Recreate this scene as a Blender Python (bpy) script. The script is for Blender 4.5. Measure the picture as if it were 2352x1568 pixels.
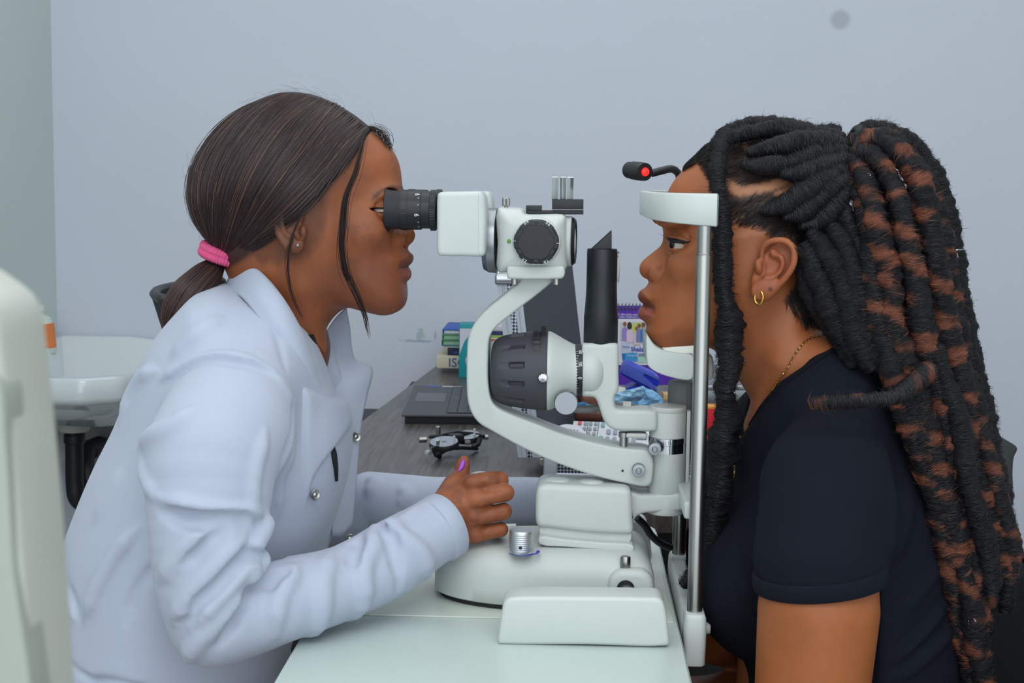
import bpy, bmesh, math, random
import numpy as np
from mathutils import Vector, Matrix
for _o in list(bpy.data.objects): bpy.data.objects.remove(_o)
SC = bpy.context.scene; COL = SC.collection
R = math.radians
random.seed(7); RNG = np.random.default_rng(7)
# ---------------------------------------------------------------- camera, world, lights, exposure
FPX = 3500.0
YAW, PITCH, ROLL = R(2.2), R(-6.34), R(0.7)
CAM = np.array([1.6*math.tan(YAW), -1.6, 1.25])
_m = Matrix.Rotation(YAW,3,'Z') @ Matrix.Rotation(R(90)+PITCH,3,'X') @ Matrix.Rotation(ROLL,3,'Z')
cam_d = bpy.data.cameras.new('camera'); cam = bpy.data.objects.new('camera', cam_d); COL.objects.link(cam)
cam.matrix_world = Matrix.Translation(CAM.tolist()) @ _m.to_4x4()
cam_d.sensor_width = 36.0; cam_d.lens = FPX/2352*36.0; cam_d.clip_start = 0.05
cam_d.dof.use_dof = True; cam_d.dof.focus_distance = 1.6; cam_d.dof.aperture_fstop = 26.0
SC.camera = cam
CR = np.array(_m)
def ray(px, py): return CR @ np.array([(px-1176.0)/FPX, -(py-784.0)/FPX, -1.0])
def at(px, py, Y=0.0):                       # photograph pixel -> point on the plane y = Y
    d = ray(px, py); t = (Y-CAM[1])/d[1]; return CAM + d*t
def atz(px, py, z):
    d = ray(px, py); t = (z-CAM[2])/d[2]; return CAM + d*t
def mpp(Y=0.0): return (Y-CAM[1])/FPX        # metres per pixel at depth Y
def S(r, g, b):                              # sRGB 0-255 -> linear
    f = lambda c: (c/255/12.92) if c/255 <= 0.04045 else ((c/255+0.055)/1.055)**2.4
    return (f(r), f(g), f(b))
w = bpy.data.worlds.new('world'); SC.world = w; w.use_nodes = True
w.node_tree.nodes['Background'].inputs[0].default_value = (0.80, 0.90, 1.0, 1)
w.node_tree.nodes['Background'].inputs[1].default_value = 0.42
def area(name, loc, target, sx, sy, power, col):
    l = bpy.data.lights.new(name, 'AREA'); l.shape = 'RECTANGLE'; l.size = sx; l.size_y = sy; l.energy = power; l.color = col
    o = bpy.data.objects.new(name, l); COL.objects.link(o); o.location = loc
    o.rotation_euler = (Vector(target)-Vector(loc)).to_track_quat('-Z', 'Y').to_euler(); return o
area('ceiling_light', (0.1, 0.35, 2.72), (0.1, 0.35, 0), 2.6, 2.2, 20, (0.95, 0.98, 1.0))
area('ceiling_light_front', (0.1, -1.6, 2.72), (0.1, -1.2, 0), 2.2, 1.3, 30, (0.95, 0.98, 1.0))
area('window_daylight', (0.3, -3.1, 1.6), (0.1, 0.1, 1.1), 3.4, 2.4, 33, (0.92, 0.97, 1.0))
SC.view_settings.view_transform = 'Standard'; SC.view_settings.look = 'None'
SC.view_settings.exposure = 0.42; SC.view_settings.gamma = 1.0; SC.view_settings.use_curve_mapping = False
# ---------------------------------------------------------------- helpers
def mat(name, rgb, rough=0.5, metal=0.0, bump=0.0, bscale=200.0, var=0.0, vscale=20.0, spec=0.5, stretch=None, sheen=0.0,
        vcol=False, trans=0.0, ior=1.45, emit=None, coat=0.0, sss=0.0, col2=None):
    m = bpy.data.materials.new(name); m.use_nodes = True; nt = m.node_tree; N = nt.nodes; L = nt.links
    b = N['Principled BSDF']; b.inputs['Base Color'].default_value = (*rgb, 1)
    b.inputs['Roughness'].default_value = rough; b.inputs['Metallic'].default_value = metal
    b.inputs['Specular IOR Level'].default_value = spec; b.inputs['IOR'].default_value = ior
    b.inputs['Transmission Weight'].default_value = trans; b.inputs['Coat Weight'].default_value = coat
    if sheen: b.inputs['Sheen Weight'].default_value = sheen; b.inputs['Sheen Roughness'].default_value = 0.5
    if sss:
        b.inputs['Subsurface Weight'].default_value = sss; b.inputs['Subsurface Radius'].default_value = (0.9, 0.35, 0.2); b.inputs['Subsurface Scale'].default_value = 0.006
    if emit: b.inputs['Emission Color'].default_value = (*emit[0], 1); b.inputs['Emission Strength'].default_value = emit[1]
    tc = N.new('ShaderNodeTexCoord'); co = tc.outputs['Object']
    if stretch:
        mp = N.new('ShaderNodeMapping'); mp.inputs['Scale'].default_value = stretch; L.new(co, mp.inputs[0]); co = mp.outputs[0]
    base = None
    if vcol:
        va = N.new('ShaderNodeVertexColor'); va.layer_name = 'Col'; base = va.outputs[0]; L.new(base, b.inputs['Base Color'])
    if var:
        n = N.new('ShaderNodeTexNoise'); n.inputs['Scale'].default_value = vscale; n.inputs['Detail'].default_value = 5
        L.new(co, n.inputs['Vector'])
        if col2:
            mx = N.new('ShaderNodeMix'); mx.data_type = 'RGBA'
            cr = N.new('ShaderNodeValToRGB'); cr.color_ramp.elements[0].position = 0.5-0.5/max(var,1); cr.color_ramp.elements[1].position = 0.5+0.5/max(var,1)
            L.new(n.outputs['Fac'], cr.inputs[0]); L.new(cr.outputs[0], mx.inputs[0])
            mx.inputs[6].default_value = (*rgb, 1); mx.inputs[7].default_value = (*col2, 1); L.new(mx.outputs[2], b.inputs['Base Color'])
        else:
            mr = N.new('ShaderNodeMapRange'); mr.inputs[3].default_value = 1-var; mr.inputs[4].default_value = 1+var
            L.new(n.outputs['Fac'], mr.inputs[0])
            mx = N.new('ShaderNodeVectorMath'); mx.operation = 'MULTIPLY'
            if base: L.new(base, mx.inputs[0])
            else: mx.inputs[0].default_value = rgb
            L.new(mr.outputs[0], mx.inputs[1]); L.new(mx.outputs[0], b.inputs['Base Color'])
    if bump:
        n2 = N.new('ShaderNodeTexNoise'); n2.inputs['Scale'].default_value = bscale; n2.inputs['Detail'].default_value = 3; L.new(co, n2.inputs['Vector'])
        bp = N.new('ShaderNodeBump'); bp.inputs['Strength'].default_value = bump; bp.inputs['Distance'].default_value = 0.002
        L.new(n2.outputs['Fac'], bp.inputs['Height']); L.new(bp.outputs[0], b.inputs['Normal'])
    return m
def tag(o, label=None, cat=None, group=None, kind=None):
    if label: o['label'] = label
    if cat: o['category'] = cat
    if group: o['group'] = group
    if kind: o['kind'] = kind
    return o
def empty(name, loc, label=None, cat=None, group=None, kind=None):
    o = bpy.data.objects.new(name, None); COL.objects.link(o); o.location = Vector([float(v) for v in loc]); o.empty_display_size = 0.05
    return tag(o, label, cat, group, kind)
def link(name, me, m=None, parent=None):
    o = bpy.data.objects.new(name, me); COL.objects.link(o)
    if m is not None: me.materials.append(m)
    if parent is not None:
        o.parent = parent; T = Vector((0,0,0)); p = parent
        while p is not None: T += p.location; p = p.parent
        o.location = -T
    return o
def mesh(name, V, F, m=None, parent=None, smooth=True, sharp=35):
    me = bpy.data.meshes.new(name); me.from_pydata([tuple(map(float, v)) for v in V], [], F)
    if smooth:
        me.polygons.foreach_set('use_smooth', [True]*len(me.polygons))
        if sharp: me.set_sharp_from_angle(angle=R(sharp))
    return link(name, me, m, parent)
def npmesh(name, V, Q, m=None, parent=None, col=None):       # numpy quads/tris, smooth
    me = bpy.data.meshes.new(name); n = Q.shape[1]; V = np.asarray(V, np.float32)
    me.vertices.add(len(V)); me.vertices.foreach_set('co', V.ravel())
    me.loops.add(Q.size); me.loops.foreach_set('vertex_index', Q.astype(np.int32).ravel())
    me.polygons.add(len(Q)); me.polygons.foreach_set('loop_start', np.arange(0, Q.size, n, dtype=np.int32))
    me.update(calc_edges=True); me.polygons.foreach_set('use_smooth', np.ones(len(Q), bool))
    if col is not None:
        a = me.color_attributes.new('Col', 'FLOAT_COLOR', 'POINT'); c = np.ones((len(V), 4), np.float32); c[:, :3] = col; a.data.foreach_set('color', c.ravel())
    return link(name, me, m, parent)
class MB:                                                      # collects pieces of ONE part
    def __init__(s): s.V = []; s.F = []
    def add(s, V, F):
        n = len(s.V); s.V += [tuple(map(float, v)) for v in V]; s.F += [tuple(i+n for i in f) for f in F]; return s
    def build(s, name, m=None, parent=None, smooth=True, sharp=35): return mesh(name, s.V, s.F, m, parent, smooth, sharp)
def crv(P, n=6, closed=False):                                 # centripetal Catmull-Rom through P
    P = np.asarray(P, float); N_ = len(P); out = []
    for i in (range(N_) if closed else range(N_-1)):
        if closed: p0, p1, p2, p3 = P[i-1], P[i], P[(i+1)%N_], P[(i+2)%N_]
        else:
            p1, p2 = P[i], P[i+1]; p0 = P[i-1] if i > 0 else 2*p1-p2; p3 = P[i+2] if i+2 < N_ else 2*p2-p1
        t1 = max(np.linalg.norm(p1-p0)**0.5, 1e-9); t2 = t1+max(np.linalg.norm(p2-p1)**0.5, 1e-9); t3 = t2+max(np.linalg.norm(p3-p2)**0.5, 1e-9)
        for k in range(n):
            t = t1+(t2-t1)*k/n
            A1 = (t1-t)/t1*p0+t/t1*p1; A2 = (t2-t)/(t2-t1)*p1+(t-t1)/(t2-t1)*p2; A3 = (t3-t)/(t3-t2)*p2+(t-t2)/(t3-t2)*p3
            B1 = (t2-t)/t2*A1+t/t2*A2; B2 = (t3-t)/(t3-t1)*A2+(t-t1)/(t3-t1)*A3
            out.append((t2-t)/(t2-t1)*B1+(t-t1)/(t2-t1)*B2)
    if not closed: out.append(P[-1])
    return np.array(out)
def resamp(P, n):                                              # closed polygon, even spacing
    P = np.asarray(P, float); Q = np.vstack([P, P[:1]]); d = np.concatenate([[0], np.cumsum(np.linalg.norm(np.diff(Q, axis=0), axis=1))])
    t = np.arange(n)/n*d[-1]; return np.stack([np.interp(t, d, Q[:, k]) for k in range(P.shape[1])], 1)
def _ins1(P, d):
    a = P-np.roll(P,1,0); b = np.roll(P,-1,0)-P
    la = np.linalg.norm(a,axis=1,keepdims=True); lb = np.linalg.norm(b,axis=1,keepdims=True)
    na = np.stack([-a[:,1],a[:,0]],1)/(la+1e-12); nb = np.stack([-b[:,1],b[:,0]],1)/(lb+1e-12)
    n = na*(la>1e-7)+nb*(lb>1e-7); n /= np.linalg.norm(n,axis=1,keepdims=True)+1e-12
    c = np.clip((n*np.where(la>1e-7,na,nb)).sum(1),0.6,1); return P+n*(d/c)[:,None]
def inset2(P, d):                                              # inset of a CCW polygon, kept evenly spaced
    P = np.array(P,float); st = max(1,int(math.ceil(abs(d)/0.0005))); n = len(P)
    if n < 40: return _ins1(P, d)
    for _ in range(st):
        P = _ins1(P, d/st); P = resamp(0.5*P+0.25*np.roll(P,1,0)+0.25*np.roll(P,-1,0) if st>3 and d>0 else P, n)
    return P
def ccw(P):
    P = np.asarray(P,float); x,y = P[:,0],P[:,1]
    return P if (x*np.roll(y,-1)-y*np.roll(x,-1)).sum()>0 else P[::-1]
def slab(P2, t0, t1, r, frame, seg=4):
    # polygon P2 (u,v) swept from t0 to t1 with rounded rims; frame(u,v,t) -> world
    P2 = ccw(P2)
    if r > 0.001 and len(P2) > 8: P2 = resamp(P2, 160)
    n = len(P2); rings = []
    for k in range(seg+1):
        a = math.pi/2*k/seg; rings.append((r*(1-math.sin(a)), t0+r*(1-math.cos(a))))
    for k in range(seg+1):
        a = math.pi/2*(1-k/seg); rings.append((r*(1-math.sin(a)), t1-r*(1-math.cos(a))))
    if r <= 0: rings = [(0,t0),(0,t1)]
    V = []; F = []
    rmax = max(d for d,_ in rings); cache = {}; Q0 = P2; dd = 0.0
    for d in sorted({round(d,7) for d,_ in rings}):
        if d > dd: Q0 = inset2(Q0, d-dd); dd = d
        cache[d] = Q0
    for d, t in rings:
        Q = cache[round(d,7)]
        V += [frame(q[0], q[1], t) for q in Q]
    for k in range(len(rings)-1):
        for i in range(n):
            j = (i+1)%n; F.append((k*n+i, k*n+j, (k+1)*n+j, (k+1)*n+i))
    F.append(tuple(range(n-1,-1,-1))); m_ = (len(rings)-1)*n; F.append(tuple(range(m_, m_+n)))
    return V, F
def prism(pts, y0, y1, r=0.002, seg=4, sm=0):                  # traced outline (photo pixels at depth y0) extruded in depth
    P = np.array([at(p[0], p[1], y0) for p in pts])[:, [0,2]]
    if sm: P = crv(P, sm, True)
    return slab(P, y0, y1, r, lambda u,v,t: (u,t,v), seg)
def rrect(w_, h_, r, n=5):
    out = []
    for cx, cy, a0 in ((w_/2-r,h_/2-r,0),(-w_/2+r,h_/2-r,90),(-w_/2+r,-h_/2+r,180),(w_/2-r,-h_/2+r,270)):
        for k in range(n+1):
            a = R(a0+90*k/n); out.append((cx+r*math.cos(a), cy+r*math.sin(a)))
    return np.array(out)
def basis(ax):
    ax = np.asarray(ax,float); ax = ax/np.linalg.norm(ax); h = np.array([0,0,1.0]) if abs(ax[2])<0.9 else np.array([1.0,0,0])
    u = np.cross(h,ax); u /= np.linalg.norm(u); return ax, u, np.cross(ax,u)
def box(c, size, r=0.002, rz=0.0, rx=0.0, ry=0.0, seg=3, cr=None):   # rounded box, thickness along local z
    M = np.array(Matrix.Rotation(rz,3,'Z')@Matrix.Rotation(ry,3,'Y')@Matrix.Rotation(rx,3,'X')); c = np.asarray(c,float)
    P = rrect(size[0], size[1], max(cr if cr else r, 1e-4), 4)
    return slab(P, -size[2]/2, size[2]/2, min(r, size[2]*0.49), lambda u,v,t: c+M@np.array([u,v,t]), seg)
def lathe(prof, c, ax, segs=48, wob=None):                     # prof: (radius, distance along axis)
    ax,u,v = basis(ax); c = np.asarray(c,float); V=[]; F=[]; n=len(prof)
    for k in range(segs):
        a = 2*math.pi*k/segs; d = math.cos(a)*u+math.sin(a)*v
        for i,(r_,t) in enumerate(prof):
            rr = r_*(wob(a,i) if wob else 1); V.append(c+ax*t+d*rr)
    for k in range(segs):
        k2=(k+1)%segs
        for i in range(n-1): F.append((k*n+i,k2*n+i,k2*n+i+1,k*n+i+1))
    if prof[0][0]>1e-6: F.append(tuple(k*n for k in range(segs-1,-1,-1)))
    if prof[-1][0]>1e-6: F.append(tuple(k*n+n-1 for k in range(segs)))
    return V,F
def cyl(c, ax, r, l, b=0.001, segs=40): return lathe([(r-b,0),(r,b),(r,l-b),(r-b,l)], c, ax, segs)
def tube(P, rad, segs=10, cap=True):
    P = np.asarray(P,float); n=len(P); rad = np.full(n,rad) if np.isscalar(rad) else np.asarray(rad,float)
    T = np.gradient(P,axis=0); T /= np.linalg.norm(T,axis=1,keepdims=True)+1e-12
    u = np.cross(T[0],[0.31,0.2,0.93]); u/=np.linalg.norm(u)+1e-12; V=[];F=[]
    for i in range(n):
        u = u-T[i]*np.dot(u,T[i]); u/=np.linalg.norm(u)+1e-12; v=np.cross(T[i],u)
        for k in range(segs):
            a=2*math.pi*k/segs; V.append(P[i]+rad[i]*(math.cos(a)*u+math.sin(a)*v))
    for i in range(n-1):
        for k in range(segs):
            k2=(k+1)%segs; F.append((i*segs+k,i*segs+k2,(i+1)*segs+k2,(i+1)*segs+k))
    if cap: F.append(tuple(range(segs-1,-1,-1))); F.append(tuple(range((n-1)*segs,n*segs)))
    return V,F
def part(name, vf, m, parent, sharp=35): return mesh(name, vf[0], vf[1], m, parent, True, sharp)
def text(name, s, size, M4, m, parent, ext=0.0002, bold=False, align='LEFT'):
    c = bpy.data.curves.new(name,'FONT'); c.body=s; c.size=size; c.extrude=ext; c.resolution_u=3; c.align_x=align
    if bold: c.offset = size*0.025
    t = bpy.data.objects.new('tmp',c); me = bpy.data.meshes.new_from_object(t); bpy.data.objects.remove(t)
    me.transform(M4); me.name=name; return link(name, me, m, parent)
def frame4(o, u, v):                                            # matrix with origin o, text right = u, up = v
    u=Vector(u).normalized(); v=Vector(v); n=u.cross(v).normalized(); v=n.cross(u)
    M=Matrix.Identity(4); M.col[0][:3]=u; M.col[1][:3]=v; M.col[2][:3]=n; M.col[3][:3]=Vector([float(q) for q in o]); return M
# ---------------------------------------------------------------- the room
WALLY = 2.2; XL = -1.24; XR = 2.3; ZC = 2.75; YF = -3.2
def wall_material():
    m = bpy.data.materials.new('painted_wall'); m.use_nodes = True; N=m.node_tree.nodes; L=m.node_tree.links; b=N['Principled BSDF']
    b.inputs['Roughness'].default_value=0.7; b.inputs['Specular IOR Level'].default_value=0.25
    tc=N.new('ShaderNodeTexCoord'); n=N.new('ShaderNodeTexNoise'); n.inputs['Scale'].default_value=3.0; n.inputs['Detail'].default_value=6; L.new(tc.outputs['Object'],n.inputs['Vector'])
    mx=N.new('ShaderNodeMix'); mx.data_type='RGBA'; mx.inputs[6].default_value=(*S(202,207,220),1); mx.inputs[7].default_value=(*S(208,213,226),1); L.new(n.outputs['Fac'],mx.inputs[0])
    out=mx.outputs[2]
    # real marks on the paint: a grey smudge high on the wall, faint scribbles over the desk, dirt under the basin
    def spot(px,py,rx,rz,colr,str_,noise=0.0,nscale=30):
        nonlocal out
        c=at(px,py,WALLY); sub=N.new('ShaderNodeVectorMath'); sub.operation='SUBTRACT'; L.new(tc.outputs['Object'],sub.inputs[0]); sub.inputs[1].default_value=tuple(c)
        sc=N.new('ShaderNodeVectorMath'); sc.operation='MULTIPLY'; sc.inputs[1].default_value=(1/rx,0,1/rz); L.new(sub.outputs[0],sc.inputs[0])
        ln=N.new('ShaderNodeVectorMath'); ln.operation='LENGTH'; L.new(sc.outputs[0],ln.inputs[0]); src=ln.outputs['Value']
        if noise:
            nn=N.new('ShaderNodeTexNoise'); nn.inputs['Scale'].default_value=nscale; nn.inputs['Detail'].default_value=8; L.new(tc.outputs['Object'],nn.inputs['Vector'])
            ma=N.new('ShaderNodeMath'); ma.operation='MULTIPLY_ADD'; ma.inputs[1].default_value=noise; L.new(nn.outputs['Fac'],ma.inputs[0]); L.new(src,ma.inputs[2]); src=ma.outputs[0]
        mr=N.new('ShaderNodeMapRange'); mr.interpolation_type='SMOOTHSTEP'; mr.inputs[1].default_value=0.5+noise*0.5; mr.inputs[2].default_value=1.05+noise*0.5; mr.inputs[3].default_value=str_; mr.inputs[4].default_value=0; L.new(src,mr.inputs[0])
        k=N.new('ShaderNodeMix'); k.data_type='RGBA'; L.new(mr.outputs[0],k.inputs[0]); L.new(out,k.inputs[6]); k.inputs[7].default_value=(*colr,1); out=k.outputs[2]
    spot(1930,45,0.030,0.030,S(150,158,170),0.55)
    spot(960,783,0.05,0.004,S(120,140,160),0.5,2.6,90); spot(965,770,0.012,0.018,S(130,160,160),0.5,2.4,120); spot(1000,770,0.004,0.012,S(150,155,165),0.6)
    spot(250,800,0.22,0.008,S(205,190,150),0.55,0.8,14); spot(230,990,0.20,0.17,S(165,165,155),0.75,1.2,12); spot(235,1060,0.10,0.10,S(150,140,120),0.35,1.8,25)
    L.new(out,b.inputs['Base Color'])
    n2=N.new('ShaderNodeTexNoise'); n2.inputs['Scale'].default_value=60; n2.inputs['Detail'].default_value=4; L.new(tc.outputs['Object'],n2.inputs['Vector'])
    bp=N.new('ShaderNodeBump'); bp.inputs['Strength'].default_value=0.12; bp.inputs['Distance'].default_value=0.004; L.new(n2.outputs['Fac'],bp.inputs['Height']); L.new(bp.outputs[0],b.inputs['Normal'])
    return m
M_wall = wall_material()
M_wall2 = mat('painted_side_wall', S(206,217,213), 0.7, bump=0.12, bscale=60, var=0.03, vscale=4)
M_floor = mat('floor_tile', S(150,145,140), 0.45, var=0.1, vscale=8)
M_ceil = mat('ceiling_paint', S(230,230,226), 0.8, var=0.02)
def plane(name, P, m): return tag(mesh(name, P, [(0,1,2,3)], m, None, False), kind='structure')
plane('floor', [(XL,YF,0),(XR,YF,0),(XR,WALLY,0),(XL,WALLY,0)], M_floor)
plane('ceiling', [(XL,YF,ZC),(XL,WALLY,ZC),(XR,WALLY,ZC),(XR,YF,ZC)], M_ceil)
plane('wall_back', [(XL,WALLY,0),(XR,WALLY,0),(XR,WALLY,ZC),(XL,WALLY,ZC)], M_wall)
plane('wall_left', [(XL,YF,0),(XL,WALLY,0),(XL,WALLY,ZC),(XL,YF,ZC)], M_wall2)
plane('wall_right', [(XR,WALLY,0),(XR,YF,0),(XR,YF,ZC),(XR,WALLY,ZC)], M_wall2)
M_skirt = mat('black_skirting', S(40,40,44), 0.5, var=0.1)
tag(part('baseboard_back', box(((XL+XR)/2,WALLY-0.008,0.05),(XR-XL,0.016,0.1),0.002), M_skirt, None), kind='structure')
# ---------------------------------------------------------------- shared materials
M_white = mat('instrument_white', S(190,196,193), 0.42, bump=0.10, bscale=900, var=0.015, vscale=30)
M_white2 = mat('smooth_white_plastic', S(192,199,197), 0.35, var=0.01)
M_black = mat('black_anodised', S(26,29,35), 0.42, var=0.1, vscale=60, bump=0.05, bscale=600)
M_blackp = mat('black_plastic', S(30,31,36), 0.45, bump=0.05, bscale=500)
M_char = mat('charcoal_plastic', S(62,63,70), 0.55, bump=0.22, bscale=1100, var=0.05, vscale=90)
M_steel = mat('brushed_steel', S(160,160,158), 0.30, 1.0, var=0.05, vscale=40, stretch=(30,30,1.5))
M_chrome = mat('polished_chrome', S(200,202,206), 0.14, 1.0, var=0.02)
M_alu = mat('satin_aluminium', S(150,154,160), 0.36, 1.0, var=0.03, vscale=60)
M_gold = mat('gold', S(214,168,84), 0.25, 1.0, var=0.05, vscale=300)
M_print = mat('white_print', S(225,228,232), 0.6, var=0.02)
M_dprint = mat('dark_print', S(50,52,58), 0.6, var=0.02)
M_tab = mat('table_laminate', S(190,203,199), 0.30, var=0.012, vscale=5, bump=0.02, bscale=300)
M_tabedge = mat('table_edge_band', S(150,155,152), 0.5, var=0.03)
M_grey = mat('grey_plastic', S(112,113,113), 0.5, bump=0.05, bscale=400)
M_ltgrey = mat('light_grey_plastic', S(190,191,188), 0.5, bump=0.05, bscale=400)
TZ = 0.80
# ---------------------------------------------------------------- instrument table
tbl = empty('instrument_table', (0,0,0), 'white laminate instrument table top under the slit lamp', 'table')
TX0, TX1, TY0, TY1 = -0.195, 0.174, -0.42, 0.335
part('table_top', box(((TX0+TX1)/2,(TY0+TY1)/2,TZ-0.0125),(TX1-TX0,TY1-TY0,0.025),0.0015,cr=0.022), M_tab, tbl)
_pl = [(-0.158,-0.096),(TX1-0.004,-0.1),(TX1-0.004,TY1-0.02),(-0.158,TY1-0.02)]
part('glide_plate', slab(np.array(_pl),TZ,TZ+0.0016,0.0005,lambda u,v,t:(u,v,t)), mat('glide_plate', S(198,206,196),0.22,var=0.01,vscale=6), tbl)
part('edge_band', box((TX1+0.0008,(TY0+TY1)/2,TZ-0.0135),(0.0016,TY1-TY0-0.05,0.021),0.0005), M_tabedge, tbl)
part('column', cyl((0.0,-0.02,0.05),(0,0,1),0.035,TZ-0.075), M_steel, tbl)
part('foot', box((0.005,-0.02,0.025),(0.24,0.46,0.05),0.01,cr=0.04), M_white, tbl)
# ---------------------------------------------------------------- slit lamp
SL = empty('slit_lamp', (0.03,0.0,TZ), 'white slit lamp microscope with black eyepieces on the instrument table', 'slit lamp')
# moving base: outline in plan, lofted upward
def loft(outline, levels):                       # levels: (z, inset)
    P = ccw(outline); P = resamp(P,140) if len(P)>30 else P; n=len(P); V=[];F=[]; Q=P; dd=0.0
    for z,d in levels:
        if abs(d-dd)>1e-7: Q = inset2(Q,d-dd) if d>dd else (P if d==0 else inset2(P,d)); dd=d
        V += [(q[0],q[1],z) for q in Q]
    for k in range(len(levels)-1):
        for i in range(n): j=(i+1)%n; F.append((k*n+i,k*n+j,(k+1)*n+j,(k+1)*n+i))
    F.append(tuple(range(n-1,-1,-1))); m_=(len(levels)-1)*n; F.append(tuple(range(m_,m_+n))); return V,F
bx = lambda px,py,Y: float(at(px,py,Y)[0])
base_o = crv([(-0.080,0.0),(-0.074,-0.030),(-0.050,-0.055),(-0.012,-0.072),(0.04,-0.079),(0.09,-0.080),(0.135,-0.080),(0.149,-0.076),(0.153,-0.064),(0.153,0.0),(0.153,0.064),(0.149,0.076),(0.135,0.080),(0.09,0.080),(0.04,0.079),(-0.012,0.072),(-0.050,0.055),(-0.074,0.030)],5,True)
zb0, zb1 = 0.8065, 0.862
mb_ = loft(base_o,[(zb0,0.003),(zb0+0.002,0.0),(zb0+0.016,0.0003),(zb0+0.030,0.0015),(zb0+0.038,0.0035),(zb0+0.0440,0.0065),(zb0+0.0485,0.0105),(zb0+0.0520,0.0150),(zb0+0.0542,0.0200),(zb1,0.028)])
sb = part('base', mb_, M_white, SL, 60)
part('base_gap_shade', loft(inset2(ccw(base_o),0.004),[(TZ+0.002,0.0),(zb0+0.001,0.0)]), mat('gap_shade',S(36,36,38),0.7,var=0.1), SL)  # dark filler strip: shade of the thin gap under the base, put into colour
# axle boss, axle and lock screw on the near side
bxc = at(1447,1345,-0.086)
V,F = slab(rrect(0.046,0.044,0.016),-0.024,0.0,0.007,lambda u,v,t:(bxc[0]+u+0.001,-0.088+0.024+t,0.8285+v))
part('axle_boss',(V,F),M_white,SL,60)
hc = at(1437,1352,-0.089)
part('axle_hole', cyl((hc[0],-0.0885,hc[2]),(0,-1,0),0.0090,0.0012,0.0003), M_black, SL)
part('axle', cyl((hc[0]+0.0005,-0.089,hc[2]-0.002),(0,-1,0),0.0076,0.06,0.0005), M_steel, SL)
for s_ in (-0.006,0.0): pass
pc = at(1436,1312,-0.075)
def knurled(c, ax, r, h, n=36, depth=0.05): return lathe([(r*0.55,0),(r*0.9,0),(r,h*0.08),(r,h*0.92),(r*0.9,h),(0,h)], c, ax, n*2, lambda a,i: 1+depth*(1 if int(round(a*n/math.pi))%2 else 0)*(1 if i in (2,3) else 0))
lk = part('lock_screw', knurled(pc,(0,0,1),0.0049,0.016), M_steel, SL)
part('stem', cyl(pc-np.array([0,0,0.005]),(0,0,1),0.0026,0.008), M_steel, lk)
# brightness knob with its blue arc
kc = np.array(at(1197,1268,-0.052)); kz = 0.8618
kc = atz(1197,1268,kz)
kn = MB(); kn.add(*lathe([(0.0118,0),(0.0125,0.001)]+[q for k in range(9) for q in ((0.0122,0.0022+k*0.0021),(0.0126,0.0030+k*0.0021),(0.0122,0.0040+k*0.0021))]+[(0.0124,0.0225),(0.0118,0.0236),(0.0,0.0236)], kc,(0,0,1),64))
knb = kn.build('brightness_knob', mat('turned_aluminium',S(212,214,218),0.42,1.0,var=0.03,vscale=60), SL, True, 50)
part('grub_screw', cyl((kc[0]-0.0004,kc[1]-0.0131,kc[2]+0.0078),(0,1,0),0.0018,0.003,0.0002,16), M_black, knb)
part('knob_foot', cyl((kc[0],kc[1],kc[2]-0.001),(0,0,1),0.0122,0.0025,0.0003), M_grey, knb)
arc=[];
for k in range(33):
    a=R(-140+k*155/32); wv=0.0008+0.0026*min(1,k/12)
    arc.append(((kc[0]+math.cos(a)*(0.0176-wv/2),kc[1]+math.sin(a)*(0.0176-wv/2),kz+0.0012),(kc[0]+math.cos(a)*(0.0176+wv/2),kc[1]+math.sin(a)*(0.0176+wv/2),kz+0.0012)))
part('blue_arc', ([p for q in arc for p in q],[(2*k,2*k+1,2*k+3,2*k+2) for k in range(32)]), mat('blue_ink',S(30,40,190),0.4,var=0.02), SL)
# pedestal and box
part('pedestal', prism(crv([(1244,1200),(1444,1205),(1446,1248),(1380,1246),(1300,1240),(1242,1234)],3,True),-0.036,0.016,0.0015), M_white, SL, 60)
part('pedestal_flange', prism(crv([(1236,1238),(1242,1232),(1290,1238),(1380,1246),(1448,1250),(1455,1254),(1454,1266),(1380,1262),(1300,1256),(1240,1250)],3,True),-0.047,0.026,0.0016), M_white, SL, 60)
bxo = crv([(1231,1200),(1230,1160),(1232,1130),(1238,1119),(1252,1113),(1300,1115),(1380,1119),(1436,1122),(1447,1128),(1451,1140),(1453,1190),(1454,1222),(1448,1228),(1420,1228),(1370,1226),(1310,1220),(1260,1214),(1236,1211)],4,True)
bxp = part('drive_box', prism(bxo,-0.042,0.020,0.0065,6), M_white, SL, 60)
for q,(px,py) in enumerate(((1279,1112),(1358,1113))):
    c = np.array(at(px,1106,-0.014)); c[2] = float(at(1340,1119,-0.042)[2])+0.0008
    b_ = part('cover_cap', lathe([(0.012,-0.006),(0.0125,0),(0.0140,0.0006),(0.0134,0.0018),(0.009,0.0030),(0.0,0.0036)] if q==0 else [(0.0136,-0.004),(0.0137,-0.0005),(0.0130,0.0008),(0.008,0.0022),(0.0,0.0028)], c,(0,0,1),48), M_white2, SL, 60)
# bracket to the column
cx = float(at(1532,1040,0)[0])
br = crv([(1448,1132),(1470,1136),(1500,1136),(1545,1134),(1567,1134),(1574,1141),(1575,1160),(1571,1170),(1560,1174),(1500,1178),(1478,1180),(1462,1188),(1450,1204)],4,True)
part('bracket', prism(br,-0.020,0.020,0.004), M_white, SL, 60)
zc = lambda py: float(at(1532,py,0)[2])
rc = 43.2*mpp(0)
part('bracket_cap', lathe([(rc*0.98,zc(1176)),(rc*1.03,zc(1170)),(rc*1.03,zc(1140)),(rc*0.98,zc(1136)),(0,zc(1136))],(cx,0,0),(0,0,1),64), M_white, SL, 60)
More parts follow.
